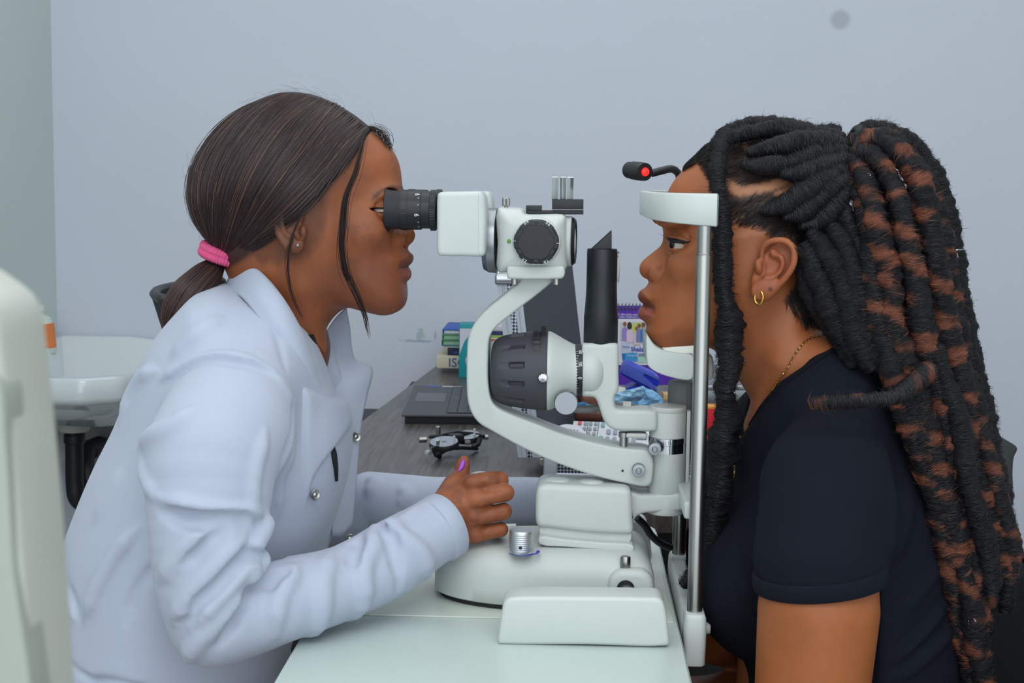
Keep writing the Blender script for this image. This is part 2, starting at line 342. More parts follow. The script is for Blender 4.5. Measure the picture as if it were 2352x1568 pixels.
# column
cl = part('column', lathe([(rc*0.93,zc(1137)),(rc*0.93,zc(1130)),(rc,zc(1126)),(rc,zc(1034))],(cx,0,0),(0,0,1),72), M_white, SL, 50)
part('steel_ring', lathe([(rc*0.99,zc(1036)),(rc*1.005,zc(1036)),(rc*1.005,zc(1018)),(rc*0.985,zc(1017.4)),(rc*0.985,zc(1016.6)),(rc*1.015,zc(1016)),(rc*1.015,zc(1002)),(rc*0.98,zc(1001))],(cx,0,0),(0,0,1),72), M_chrome, cl, 30)
part('column_head', lathe([(rc*0.98,zc(1003)),(rc*0.975,zc(1000)),(rc*0.975,zc(944)),(rc*0.96,zc(942))],(cx,0,0),(0,0,1),72), M_white, cl, 50)
part('column_cap', lathe([(rc*0.97,zc(944)),(rc*1.0,zc(942)),(rc*1.0,zc(934)),(rc*0.97,zc(931.5)),(rc*0.80,zc(931)),(0,zc(931))],(cx,0,0),(0,0,1),144,lambda a,i:1-0.012*(i in (1,2))*(int(a*72/math.pi)%6==0)), M_ltgrey, cl, 40)
for k in range(17):      # engraved degree marks
    a = R(-150+k*7.5); d=np.array([math.cos(a),math.sin(a),0]); tv=np.array([-d[1],d[0],0])
    hh = 0.0042 if k%4==0 else 0.0028; p=np.array([cx,0,zc(1014)])+d*rc*1.0175
    part('degree_mark', ([p-tv*0.0002,p+tv*0.0002,p+tv*0.0002+np.array([0,0,hh]),p-tv*0.0002+np.array([0,0,hh])],[(0,1,2,3)]), M_dprint, cl)
part('back_rail', box((cx+rc*1.09,0.0,(zc(940)+zc(1136))/2),(0.004,0.016,zc(940)-zc(1136)),0.001), M_ltgrey, cl)
def allen(px,py,Y,r,parent,name='clamp_screw'):
    c=at(px,py,Y); o=part(name, lathe([(r*0.9,-0.010),(r,-0.008),(r,0.0),(r*0.93,0.0012),(r*0.46,0.0014),(r*0.42,-0.001),(r*0.40,-0.002),(r*0.3,-0.0022),(r*0.26,-0.0036),(0,-0.0036)],c,(0,-1,0),48), M_alu, parent, 40)
    return o
allen(1504,1031,-0.030,15*mpp(),SL); allen(1467,1080,-0.030,15*mpp(),SL)
hp=at(1430,1081,-0.0235); part('screw_hole', cyl((hp[0],-0.0226,hp[2]),(0,-1,0),0.0013,0.0006,0.0001,16), M_black, SL)
# microscope arm
arm = [(1191,648),(1174,663),(1149,684),(1113,714),(1093,737),(1080,760),(1074,782),(1072,812),(1072,900),(1076,930),(1086,955),(1102,974),(1126,988),(1183,1020),(1240,1048),(1311,1076),(1383,1098),(1436,1110),(1492,1117),(1500,1090),(1500,1050),(1490,1036),(1443,1031),(1397,1024),(1347,1012),(1290,995),(1226,971),(1176,952),(1145,938),(1130,923),(1124,902),(1121,870),(1121,820),(1123,781),(1130,762),(1145,746),(1183,716),(1219,688),(1255,659),(1273,640),(1230,630),(1200,634)]
part('microscope_arm', prism(arm,-0.0225,0.0225,0.0028,4,3), M_white, SL, 50)
pw=at(1432,1030,-0.010); 
part('height_pin', lathe([(0.0042,0),(0.0042,0.013),(0.0054,0.0135),(0.0054,0.0185),(0.0048,0.019),(0,0.019)],(pw[0],-0.010,pw[2]-0.001),(0,0,1),32), M_steel, SL, 40)
part('latch_plate', box(at(1460,995,0.0),(0.022,0.03,0.005),0.0015), M_ltgrey, SL)
# microscope head
ta=R(-4.0); AX=np.array([math.cos(ta),math.sin(ta),0]); 
mc=at(1143,552,0.004)
def alongx(prof, c, segs=64, wob=None): return lathe(prof, c, AX, segs, wob)
p0=mpp(0)
head = empty('microscope_head', (0,0,0)); head.parent=SL; head.location=-SL.location
ro=74*p0
part('body', prism(crv([(1142,479),(1160,479),(1198,483),(1204,492),(1240,494),(1292,494),(1299,500),(1300,520),(1300,590),(1299,622),(1240,628),(1160,628),(1142,626),(1141,560)],3,True),-0.044,0.044,0.017,8), M_white, head, 60)
part('collar_ring', alongx([(ro*0.80,-0.0135),(ro*0.92,-0.0135),(ro*1.0,-0.0085),(ro*1.01,-0.001),(ro*1.0,0.0),(ro*0.9,0.0005)],mc,72), M_alu, head, 25)
fp=crv([(1164,618),(1166,612),(1176,611),(1230,611),(1286,611),(1294,613),(1297,620),(1297,632),(1292,639),(1280,641),(1176,641),(1166,639)],3,True)
part('foot_plate', prism(fp,-0.045,0.045,0.003), M_white, head, 50)
for px in (1182,1278): part('foot_screw', cyl(at(px,642,-0.030)-np.array([0,0,0.006]),(0,0,1),0.0035,0.008,0.001,20), M_steel, head)
# magnification dial
dc=at(1232,555,-0.050); rd=52*mpp(-0.05)
part('dial_boss', lathe([(rd*1.10,-0.008),(rd*1.07,0.003),(rd*1.03,0.0046),(rd*0.9,0.005)],(dc[0],-0.044,dc[2]),(0,-1,0),72), M_white, head, 60)
part('dial', lathe([(rd,-0.002),(rd,0.008),(rd*0.97,0.0098),(rd*0.90,0.0104),(0,0.0104)],(dc[0],-0.048,dc[2]),(0,-1,0),120,lambda a,i:1-0.045*((i in (1,2))*(abs(((a*6/(2*math.pi))%1)-0.5)<0.16))), M_black, head, 40)
dcf = part('dial_face', lathe([(rd*0.80,0),(rd*0.78,0.0012),(0,0.0014)],(dc[0],-0.0582,dc[2]),(0,-1,0),120,lambda a,i:1-0.07*(abs(((a*6/(2*math.pi))%1)-0.5)<0.2)), M_blackp, head, 40)
for k,s in enumerate(('0.4','0.6','1','1.6','2.5','1')):
    a=R(90-60*k+28); c=np.array([dc[0]+math.cos(a)*rd*0.90,-0.0587,dc[2]+math.sin(a)*rd*0.90])
    d=Vector((math.sin(a),0,-math.cos(a)))
    text('dial_number', s, 0.0042, frame4(c, d, (math.cos(a),0,math.sin(a))), M_print, head, 0.0001, align='CENTER')
gp=at(1169,554,-0.0445); part('pilot_light', lathe([(0.0022,0),(0.0018,0.0008),(0,0.001)],(gp[0],-0.0438,gp[2]),(0,-1,0),16), mat('green_lens',S(90,140,40),0.3,var=0.05), head)
th=at(1162,482,0.0); part('top_screw', knurled(th+np.array([0,0,0.004]),(0,0,1),0.0038,0.0085), M_steel, head); part('top_screw_stem', cyl(th-np.array([0,0,0.004]),(0,0,1),0.002,0.009), M_steel, head)
part('lens_seat', alongx([(0.026,-0.004),(0.0262,0.006),(0.025,0.007)],at(1299,554,0.0)), M_white, head, 40)
lr=55*p0
part('objective_ring', alongx([(lr*0.95,0.0),(lr,0.001),(lr,0.0045),(lr*0.90,0.0076),(lr*0.82,0.0076),(lr*0.80,0.004)],at(1306,554,0.0)), M_black, head, 30)
part('objective_lens', alongx([(lr*0.82,0.0055),(lr*0.5,0.0068),(0,0.0074)],at(1306,554,0.0)), mat('coated_lens',S(180,190,200),0.03,0.0,spec=1.0,var=0.01,coat=1.0), head)
# accessory rail, clamp block and pin on top
zt=lambda px,py: at(px,py,0.0)
rl=empty('accessory_mount',(0,0,0)); rl.parent=head
def pb(name,x0,y0,x1,y1,Ya,Yb,m,par,r=0.0008):
    return part(name, prism([(x0,y0),(x1,y0),(x1,y1),(x0,y1)],Ya,Yb,r,2), m, par)
for n_,a_ in (('rail_bar',(1208,483,1340,492.5,-0.008,0.008)),('rail_block',(1208,472,1244,484,-0.009,0.009)),('clamp_block',(1268,458,1340,481,-0.012,0.012))):
    o=pb(n_,*a_,M_black,SL)
cp=at(1293,458,0.0)
part('fork_pin', cyl((cp[0]-0.0085,0,cp[2]),(0,0,1),0.0038,0.0235,0.0006,6), M_chrome, SL)
part('fork_pin', cyl((cp[0],0.003,cp[2]),(0,0,1),0.0036,0.0235,0.0006,6), M_chrome, SL)
part('fork_pin', cyl((cp[0]+0.0075,0,cp[2]),(0,0,1),0.0038,0.0235,0.0006,6), M_chrome, SL)
bpy.data.objects.remove(rl)
# binocular housings and eyepieces
hb=[(1004,450),(1006,444),(1012,441.5),(1060,440.5),(1098,440),(1106,442),(1112,452),(1115,470),(1116,500),(1114,560),(1112.5,584),(1108,588.5),(1060,588.5),(1014,588),(1006,585),(1003.5,578),(1003,520)]
prs=part('prism_housing', prism(crv(hb,3,True),-0.060,-0.006,0.0045,5), M_white2, head, 50)
hb2=[(x+16,y) for x,y in hb]
part('prism_housing', prism(crv(hb2,3,True),0.006,0.060,0.0045,5), M_white2, head, 50)
sx=at(1099,443,-0.0602); sx2=at(1099,586,-0.0602)
part('housing_seam', ([(sx[0]-0.0002,-0.0603,sx[2]),(sx[0]+0.0002,-0.0603,sx[2]),(sx2[0]+0.0002,-0.0603,sx2[2]),(sx2[0]-0.0002,-0.0603,sx2[2])],[(0,1,2,3)]), M_ltgrey, prs)
for sgn,nm in ((-1,'near'),(1,'far')):
    Ye=-0.033*1.0 if sgn<0 else 0.033
    ec=at(1003,483,-0.033); ec=np.array([ec[0],Ye,ec[2]]); q=mpp(-0.033)
    ep=part('eyepiece', lathe([(45*q,0.0),(45*q,-14*q),(42*q,-14.5*q),(42*q,-34*q),(45*q,-34.5*q),(45.5*q,-58*q)],ec,(1,0,0),64), M_black, head, 25)
    part('focus_grip', lathe([(45*q,-1*q),(46*q,-1.5*q),(46*q,-13*q),(45*q,-14*q)],ec,(1,0,0),160,lambda a,i:1+0.018*(int(a*80/math.pi)%2)*(i in (1,2))), M_black, ep, 40)
    part('knurled_band', lathe([(45*q,-64*q),(45.8*q,-64.5*q),(46*q,-80*q),(45*q,-80.5*q)],ec,(1,0,0),180,lambda a,i:1+0.012*(int(a*90/math.pi)%2)*(i in (1,2))), M_blackp, ep, 40)
    part('barrel', lathe([(45.4*q,-58*q),(45.4*q,-82*q)],ec,(1,0,0),64), M_black, ep, 40)
    part('rubber_eyecup', lathe([(44.5*q,-80*q),(44*q,-95*q),(45*q,-106*q),(47.5*q,-113*q),(48*q,-116*q),(46*q,-117*q),(36*q,-113*q),(32*q,-100*q)],ec,(1,0,0),64), mat('eyecup_rubber',S(30,32,38),0.6,bump=0.03,bscale=300,var=0.05), ep, 40)
    part('eye_lens', lathe([(32*q,-102*q),(0,-104*q)],ec,(1,0,0),40), mat('ocular_glass',S(40,50,60),0.03,var=0.01,spec=1.0), ep)
    if sgn<0:
        for s,py in (('6',447),('6',493)):
            dz=(483-py)*q; yy=-math.sqrt(max((45.6*q)**2-dz*dz,0)); nrm=Vector((0,yy,dz)).normalized()
            c=np.array([ec[0]-47*q,Ye+yy*1.004,ec[2]+dz*1.004]); up=Vector((1,0,0)); rt=up.cross(nrm)
            text('diopter_number', s, 0.0066, frame4(c,rt,up), M_print, ep, 0.00008, align='CENTER')
        for py in (447,493,509,520,470,455):
            dz=(483-py)*q; yy=-math.sqrt(max((45.6*q)**2-dz*dz,0)); c=np.array([ec[0]-38.5*q,Ye+yy*1.006,ec[2]+dz*1.006]); tz=Vector((0,dz,-yy)).normalized()*0.00025; l=(5 if py in(447,493) else 3.5)*q
            part('diopter_mark', ([c+np.array([-l/2,-tz[1],-tz[2]]),c+np.array([l/2,-tz[1],-tz[2]]),c+np.array([l/2,tz[1],tz[2]]),c+np.array([-l/2,tz[1],tz[2]])],[(0,1,2,3)]), M_print, ep)
# ---- illumination unit
il = empty('illumination_unit',(0,0,0)); il.parent=SL; il.location=-SL.location
ila=at(1258,851,0.0); H=92*p0
lampp=[(0.0,-131),(0.30,-131),(0.55,-130),(0.70,-126),(0.80,-117),(0.87,-103),(0.92,-80),(0.965,-50),(0.99,-25),(1.0,0),(0.97,2)]
# charcoal lamp housing with recessed vent slots
def housing():
    n=160; V=[];F=[]; prof=[]
    P=np.array(lampp); tt=np.linspace(0,1,60)
    L_=np.concatenate([[0],np.cumsum(np.hypot(np.diff(P[:,0]*92),np.diff(P[:,1])))]); L_/=L_[-1]
    rr=np.interp(tt,L_,P[:,0]); xx=np.interp(tt,L_,P[:,1])
    k_=np.array([.25,.5,.25]); rr[1:-1]=np.convolve(rr,k_,'valid'); xx[1:-1]=np.convolve(xx,k_,'valid')
    for k in range(n):
        a=2*math.pi*k/n
        for i in range(60):
            f=0.0; x=xx[i]
            for s in range(12):
                da=(a-R(15+30*s)+math.pi)%(2*math.pi)-math.pi; w_=abs(da)*92*rr[i]
                if -112<x<-52:
                    sl=min(1,max(0,(x+112)/10),); dep=2.2*sl if x<-88 else (9.0 if -86<x<-54 else 2.2)
                    if w_<6.5: f=max(f,dep*min(1,(6.5-w_)/1.5))
            r_=(rr[i]*92-f)*p0; V.append(ila+np.array([x*p0,math.sin(a)*r_,math.cos(a)*r_]))
    for k in range(n):
        k2=(k+1)%n
        for i in range(59): F.append((k*60+i,k*60+i+1,k2*60+i+1,k2*60+i))
    F.append(tuple(k*60+59 for k in range(n))); return V,F
part('lamp_housing', housing(), M_char, il, 45)
part('aperture_wheel', lathe([(0.008,-0.003),(0.030,-0.003),(0.0305,0),(0.030,0.003),(0.008,0.003)],at(1249,812,0.004)+np.array([0,0,0]),(1,0,0),80,lambda a,i:1+0.02*(int(a*40/math.pi)%2)*(i in (1,2,3))), M_blackp, il, 30)
part('filter_wheel', lathe([(0.008,-0.004),(0.0235,-0.004),(0.024,0),(0.0235,0.003),(0.008,0.003)],at(1234,812,-0.010),(1,0,0),64,lambda a,i:1+0.03*(int(a*32/math.pi)%2)*(i in (1,2,3))), M_blackp, il, 30)
cone=[(0.99*92,0),(0.995*92,4),(0.97*92,10),(0.90*92,22),(0.80*92,38),(0.73*92,50),(0.68*92,60),(0.665*92,67),(0.64*92,67.5)]
part('lamp_cone', lathe([(r_*p0,t*p0) for r_,t in cone],ila,(1,0,0),96), M_white, il, 50)
zring=at(1320,851,0.0)
part('scale_ring', lathe([(58*p0,0),(61*p0,0.2*p0),(61*p0,18*p0),(58*p0,18*p0)],zring,(1,0,0),96), M_black, il, 30)
for k in range(19):
    a=R(-58+k*6.2); l=(6 if k%4==0 else 3.5)*p0; rr=61.3*p0; yy=-math.cos(a)*rr; dz=math.sin(a)*rr
    c=zring+np.array([3*p0,yy,dz]); tv=np.array([0,math.sin(a),math.cos(a)])*0.00025
    part('scale_mark', ([c-tv,c+np.array([l,0,0])-tv,c+np.array([l,0,0])+tv,c+tv],[(0,1,2,3)]), M_print, il)
for s,py in (('60',803),('30',828),('0',860)):
    dz=(851-py)*p0; yy=-math.sqrt((61.5*p0)**2-dz*dz); nrm=Vector((0,yy,dz)).normalized(); up=Vector((1,0,0)); rt=up.cross(nrm)
    text('scale_number', s, 0.0052, frame4(zring+np.array([8.5*p0,yy,dz]),rt,up), M_print, il, 0.00008, align='CENTER')
# tower block with elbow
tw=[(1337,795),(1340,790),(1380,789),(1414,789),(1419,792),(1421,800),(1421,860),(1421,898),(1417,904),(1413,908),(1412,925),(1415,937),(1424,941),(1460,942),(1506,944),(1510,950),(1510,986),(1506,991),(1460,991),(1420,990),(1402,984),(1390,972),(1382,955),(1374,930),(1366,914),(1352,912),(1340,911),(1336,905),(1335,850)]
part('tower', prism(crv(tw,2,True),-0.0195,0.0195,0.0045,5), M_white, il, 50)
twb=lathe([(0.0,0),(58*p0,0),(60*p0,2*p0),(60*p0,24*p0),(57*p0,36*p0),(48*p0,47*p0),(30*p0,56*p0)],at(1336,851,0.0),(1,0,0),72)
part('tower_boss', twb, M_white, il, 50)
tx=float(at(1381,700,0)[0]); zz=lambda py: float(at(1381,py,0)[2])
part('mirror_tube', lathe([(39*p0,zz(790)),(39.5*p0,zz(789)),(39.5*p0,zz(724)),(38.7*p0,zz(723)),(38.7*p0,zz(720)),(37*p0,zz(700)),(35.5*p0,zz(670)),(35*p0,zz(630)),(35*p0,zz(577)),(33.5*p0,zz(571)),(0,zz(571))],(tx,0,0),(0,0,1),80), M_black, il, 35)
part('mirror_wedge', prism([(1359,572),(1405,572),(1405,530)],-0.011,0.011,0.0006), M_blackp, il)
mm=np.array([at(1358.5,571.5,-0.009),at(1404.5,529.5,-0.009),at(1404.5,529.5,-0.009)+np.array([0,0.018,0]),at(1358.5,571.5,-0.009)+np.array([0,0.018,0])])+np.array([-0.0004,0,0.0004])
part('mirror', (mm,[(0,1,2,3)]), M_chrome, il)
part('spring_clip', box(at(1421,615,0),(0.0015,0.008,0.030),0.0004), M_steel, il); part('clip_screw', lathe([(0.0035,0),(0.003,0.0015),(0,0.002)],at(1419,584,-0.0),(1,0,0),20), M_chrome, il)
kf=at(1247,866,-0.040)
part('filter_knob', lathe([(0.002,-0.012),(0.002,0),(0.0048,0.0005),(0.0052,0.002),(0.0050,0.006),(0.0042,0.0072),(0,0.0076)],kf,(0,-1,0),64,lambda a,i:1+0.06*math.cos(10*a)*(i in(2,3,4,5))), M_chrome, il, 40)
ks=at(1300,926,-0.047); rk=27*mpp(-0.047)
part('slit_knob', lathe([(rk*0.5,-0.030),(rk*0.5,-0.012),(rk,-0.011),(rk*1.0,-0.001),(rk*0.96,0.0),(0,0.0)],ks,(0,-1,0),144,lambda a,i:1+0.025*(int(a*72/math.pi)%2)*(i in(2,3))), M_alu, il, 35)
wire=crv([at(1310,938,0.01),at(1345,940,0.01),at(1380,935,0.012),at(1420,933,0.014),at(1450,935,0.016),at(1490,945,0.02),at(1530,960,0.032)],8)
part('lamp_cable', tube(wire,0.0042,12), M_grey, il); part('cable_clip', cyl(at(1430,933,0.014),(1,0,0),0.0056,0.009,0.0004,20), M_ltgrey, il)
# joystick hidden in the examiner's hand
js=empty('joystick',(0,0,0)); js.parent=SL; js.location=-SL.location
jc=np.array([-0.034,0.006,zb1-0.002])
part('joystick_boot', lathe([(0.018,0),(0.016,0.003),(0.010,0.008),(0.006,0.012)],jc,(0,0,1),40), M_blackp, js)
part('joystick_shaft', cyl(jc,(0.08,0,1),0.005,0.045), M_steel, js)
part('joystick_grip', lathe([(0.010,0),(0.0135,0.004),(0.0140,0.022),(0.0165,0.034),(0.0160,0.038),(0.010,0.041),(0,0.042)],jc+np.array([0.002,0,0.028]),(0.06,0,1),40), M_ltgrey, js, 60)
# rail covers, near and far
rcv=crv([(1144,1479),(1147,1440),(1153,1400),(1158,1383),(1170,1374),(1200,1371),(1340,1371),(1480,1373),(1510,1374),(1522,1381),(1529,1400),(1535,1445),(1537,1480),(1534,1484),(1340,1481.5),(1150,1480.5)],3,True)
tag(part('rail_cover', prism(rcv,-0.182,-0.142,0.0042,5), M_white2, SL, 60))
Pn=np.array([at(p[0],p[1],-0.182) for p in rcv])[:,[0,2]]
part('rail_cover', slab(Pn,0.145,0.185,0.0042,lambda u,v,t:(u,t,v),6), M_white2, SL, 60)
for Y in (-0.135,0.135): part('rail', cyl((Pn[:,0].min()+0.012,Y,0.822),(1,0,0),0.006,Pn[:,0].max()-Pn[:,0].min()-0.024), M_steel, SL)
cab=crv([at(1462,1188,0.06),at(1480,1205,0.07),at(1495,1228,0.08),at(1515,1246,0.09),at(1540,1258,0.10)],8)
part('power_cable', tube(cab,0.0042,12), M_blackp, SL)
# ---------------------------------------------------------------- head rest frame
HR=empty('head_rest',(0.19,0,TZ),'white head rest frame with steel posts, forehead band and chin cup','head rest')
px_n=float(at(1607,950,-0.115)[0])
znr=lambda py: float(at(1607,py,-0.115)[2])
for Y in (-0.115,0.115):
    rp=18.0*mpp(-0.115)
    z0,z1=znr(1400),znr(510)
    po=part('post', lathe([(rp,z0-0.02),(rp,znr(590)),(rp*0.97,znr(589)),(rp*0.97,znr(584)),(rp*0.98,znr(583)),(rp*0.94,znr(582)),(rp*0.94,z1)],(px_n,Y,0),(0,0,1),48), M_steel, HR, 30)
    so=[(px_n+u,Y+v) for u,v in rrect(0.0215,0.034,0.006)]
    part('socket', loft(np.array(so),[(znr(1520),0.002),(znr(1517),0.0),(znr(1440),-0.0006),(znr(1412),0.0),(znr(1403),0.0015),(znr(1402),0.003)]), M_white2, HR, 60)
zb=znr(1510)
part('yoke', box((px_n-0.002,0,zb+0.022),(0.020,0.215,0.044),0.004), M_white2, HR)
# forehead band: curved bar, high at the posts and slimmer at the brow
bandc=[(px_n+0.0105,-0.119),(px_n-0.012,-0.118),(px_n-0.030,-0.108),(px_n-0.043,-0.085),(px_n-0.050,-0.050),(px_n-0.052,-0.020),(px_n-0.052,0.0),(px_n-0.052,0.020),(px_n-0.050,0.050),(px_n-0.043,0.085),(px_n-0.030,0.108),(px_n-0.012,0.118),(px_n+0.0105,0.119)]
bc=crv(np.array(bandc),6); bc=np.vstack([bc[:1]+np.array([0.0015,-0.0002]),bc[:1]+np.array([0.0010,-0.0001]),bc,bc[-1:]+np.array([0.0010,0.0001]),bc[-1:]+np.array([0.0015,0.0002])]); n=len(bc); T=np.gradient(bc,axis=0); T/=np.linalg.norm(T,axis=1,keepdims=True)
ztop=float(at(1625,444,-0.12)[2])
V=[];F=[]; prof=[(0.0,-0.5),(0.28,-0.5),(0.44,-0.475),(0.5,-0.42),(0.5,0.42),(0.44,0.475),(0.28,0.5),(-0.28,0.5),(-0.44,0.475),(-0.5,0.42),(-0.5,-0.42),(-0.44,-0.475),(-0.28,-0.5)]
for i in range(n):
    s=abs(i/(n-1)-0.5)*2; hgt=0.024+0.0085*s**1.2; th_=0.010+0.007*s**2; e_=0.72 if i in (0,n-1) else (0.92 if i in (1,n-2) else 1.0); z_=hgt; nn=np.array([T[i][1],-T[i][0]])
    for a,b in prof:
        p=bc[i]+nn*a*th_*e_; V.append((p[0],p[1],ztop-hgt/2+b*(hgt-(1-e_)*0.012)))
m_=len(prof)
for i in range(n-1):
    for k in range(m_): k2=(k+1)%m_; F.append((i*m_+k,i*m_+k2,(i+1)*m_+k2,(i+1)*m_+k))
F.append(tuple(range(m_-1,-1,-1))); F.append(tuple(range((n-1)*m_,n*m_)))
part('forehead_band', (V,F), M_white2, HR, 40)
for Y in (-0.113,0.113):
    part('band_end', loft(np.array([(px_n+0.001+u,Y+v) for u,v in rrect(0.019,0.016,0.006)]),[(ztop-0.0315,0.002),(ztop-0.030,0.0),(ztop-0.004,0.0),(ztop-0.002,0.0012),(ztop-0.0012,0.003)]), M_white2, HR, 50)
# chin cup
cu=[(1486,770),(1489,772),(1496,783),(1506,795),(1520,803),(1545,809),(1572,813),(1588,815),(1593,820),(1594,850),(1592,866),(1586,872),(1575,873),(1552,869),(1520,860),(1500,850),(1489,840),(1486,828)]
part('chin_cup', prism(crv(cu,3,True),-0.044,0.044,0.0016), M_white2, HR, 50)
part('chin_cup_wing', prism(crv([(1600,825),(1610,815),(1632,815),(1638,822),(1638,866),(1632,872),(1604,870)],3,True),0.02,0.06,0.003), M_white2, HR, 50)
pp=[(1522,800),(1545,797),(1575,795),(1598,793),(1598,812),(1560,812),(1530,808)]
part('chin_paper', prism(pp,-0.038,0.038,0.001), mat('chin_paper',S(226,228,220),0.7,bump=0.05,var=0.02), HR)
kp=at(1570,797,-0.03); part('paper_peg', lathe([(0.003,-0.003),(0.003,0.002),(0.0046,0.0025),(0.0046,0.0052),(0.004,0.0058),(0,0.006)],kp,(0,0,1),24), M_white2, HR)
cyc=float(at(1567,940,0.03)[0]); zq=lambda py: float(at(1567,py,0.03)[2])
part('chin_post', lathe([(30*p0,zq(1060)),(34*p0,zq(1000)),(35*p0,zq(900)),(34*p0,zq(878)),(31*p0,zq(874)),(0,zq(874))],(cyc,0.03,0),(0,0,1),80,lambda a,i:1-0.03*(int(a*40/math.pi)%4==0)*(1<=i<=2)), M_grey, HR, 40)
part('cross_bar', box((px_n-0.004,0,zq(1110)),(0.016,0.21,0.018),0.003), M_white2, HR)
part('elevation_knob', cyl((px_n+0.006,-0.095,znr(1455)),(1,0,0),0.006,0.012), M_ltgrey, HR)
# fixation lamp on its gooseneck
gl=crv([at(1497,398,0.06),at(1520,392,0.065),at(1542,388,0.075),at(1556,396,0.085),at(1566,420,0.10),at(1590,450,0.112)],8)
part('gooseneck', tube(gl,0.0042,12), M_blackp, HR)
fa=np.array(at(1490,391,0.05))-np.array(at(1440,389,0.085)); fa/=np.linalg.norm(fa)
fc=at(1443,390,0.08)
part('fixation_lamp', lathe([(0,0),(0.0075,0.0),(0.0090,0.002),(0.0092,0.010),(0.0098,0.0105),(0.0098,0.014),(0.0094,0.0145),(0.0100,0.018),(0.0100,0.030),(0.0095,0.034),(0,0.034)],fc,(0.50,-0.86,-0.06),48), M_blackp, HR, 35)
rl_=np.array(fc)+0.0342*np.array([0.50,-0.86,-0.06])/np.linalg.norm([0.50,-0.86,-0.06])
part('red_led', lathe([(0.0046,0),(0.004,0.0018),(0.002,0.003),(0,0.0032)],rl_,(0.50,-0.86,-0.06),24), mat('red_led',S(230,30,30),0.3,emit=(S(255,30,28),1.6)), HR)
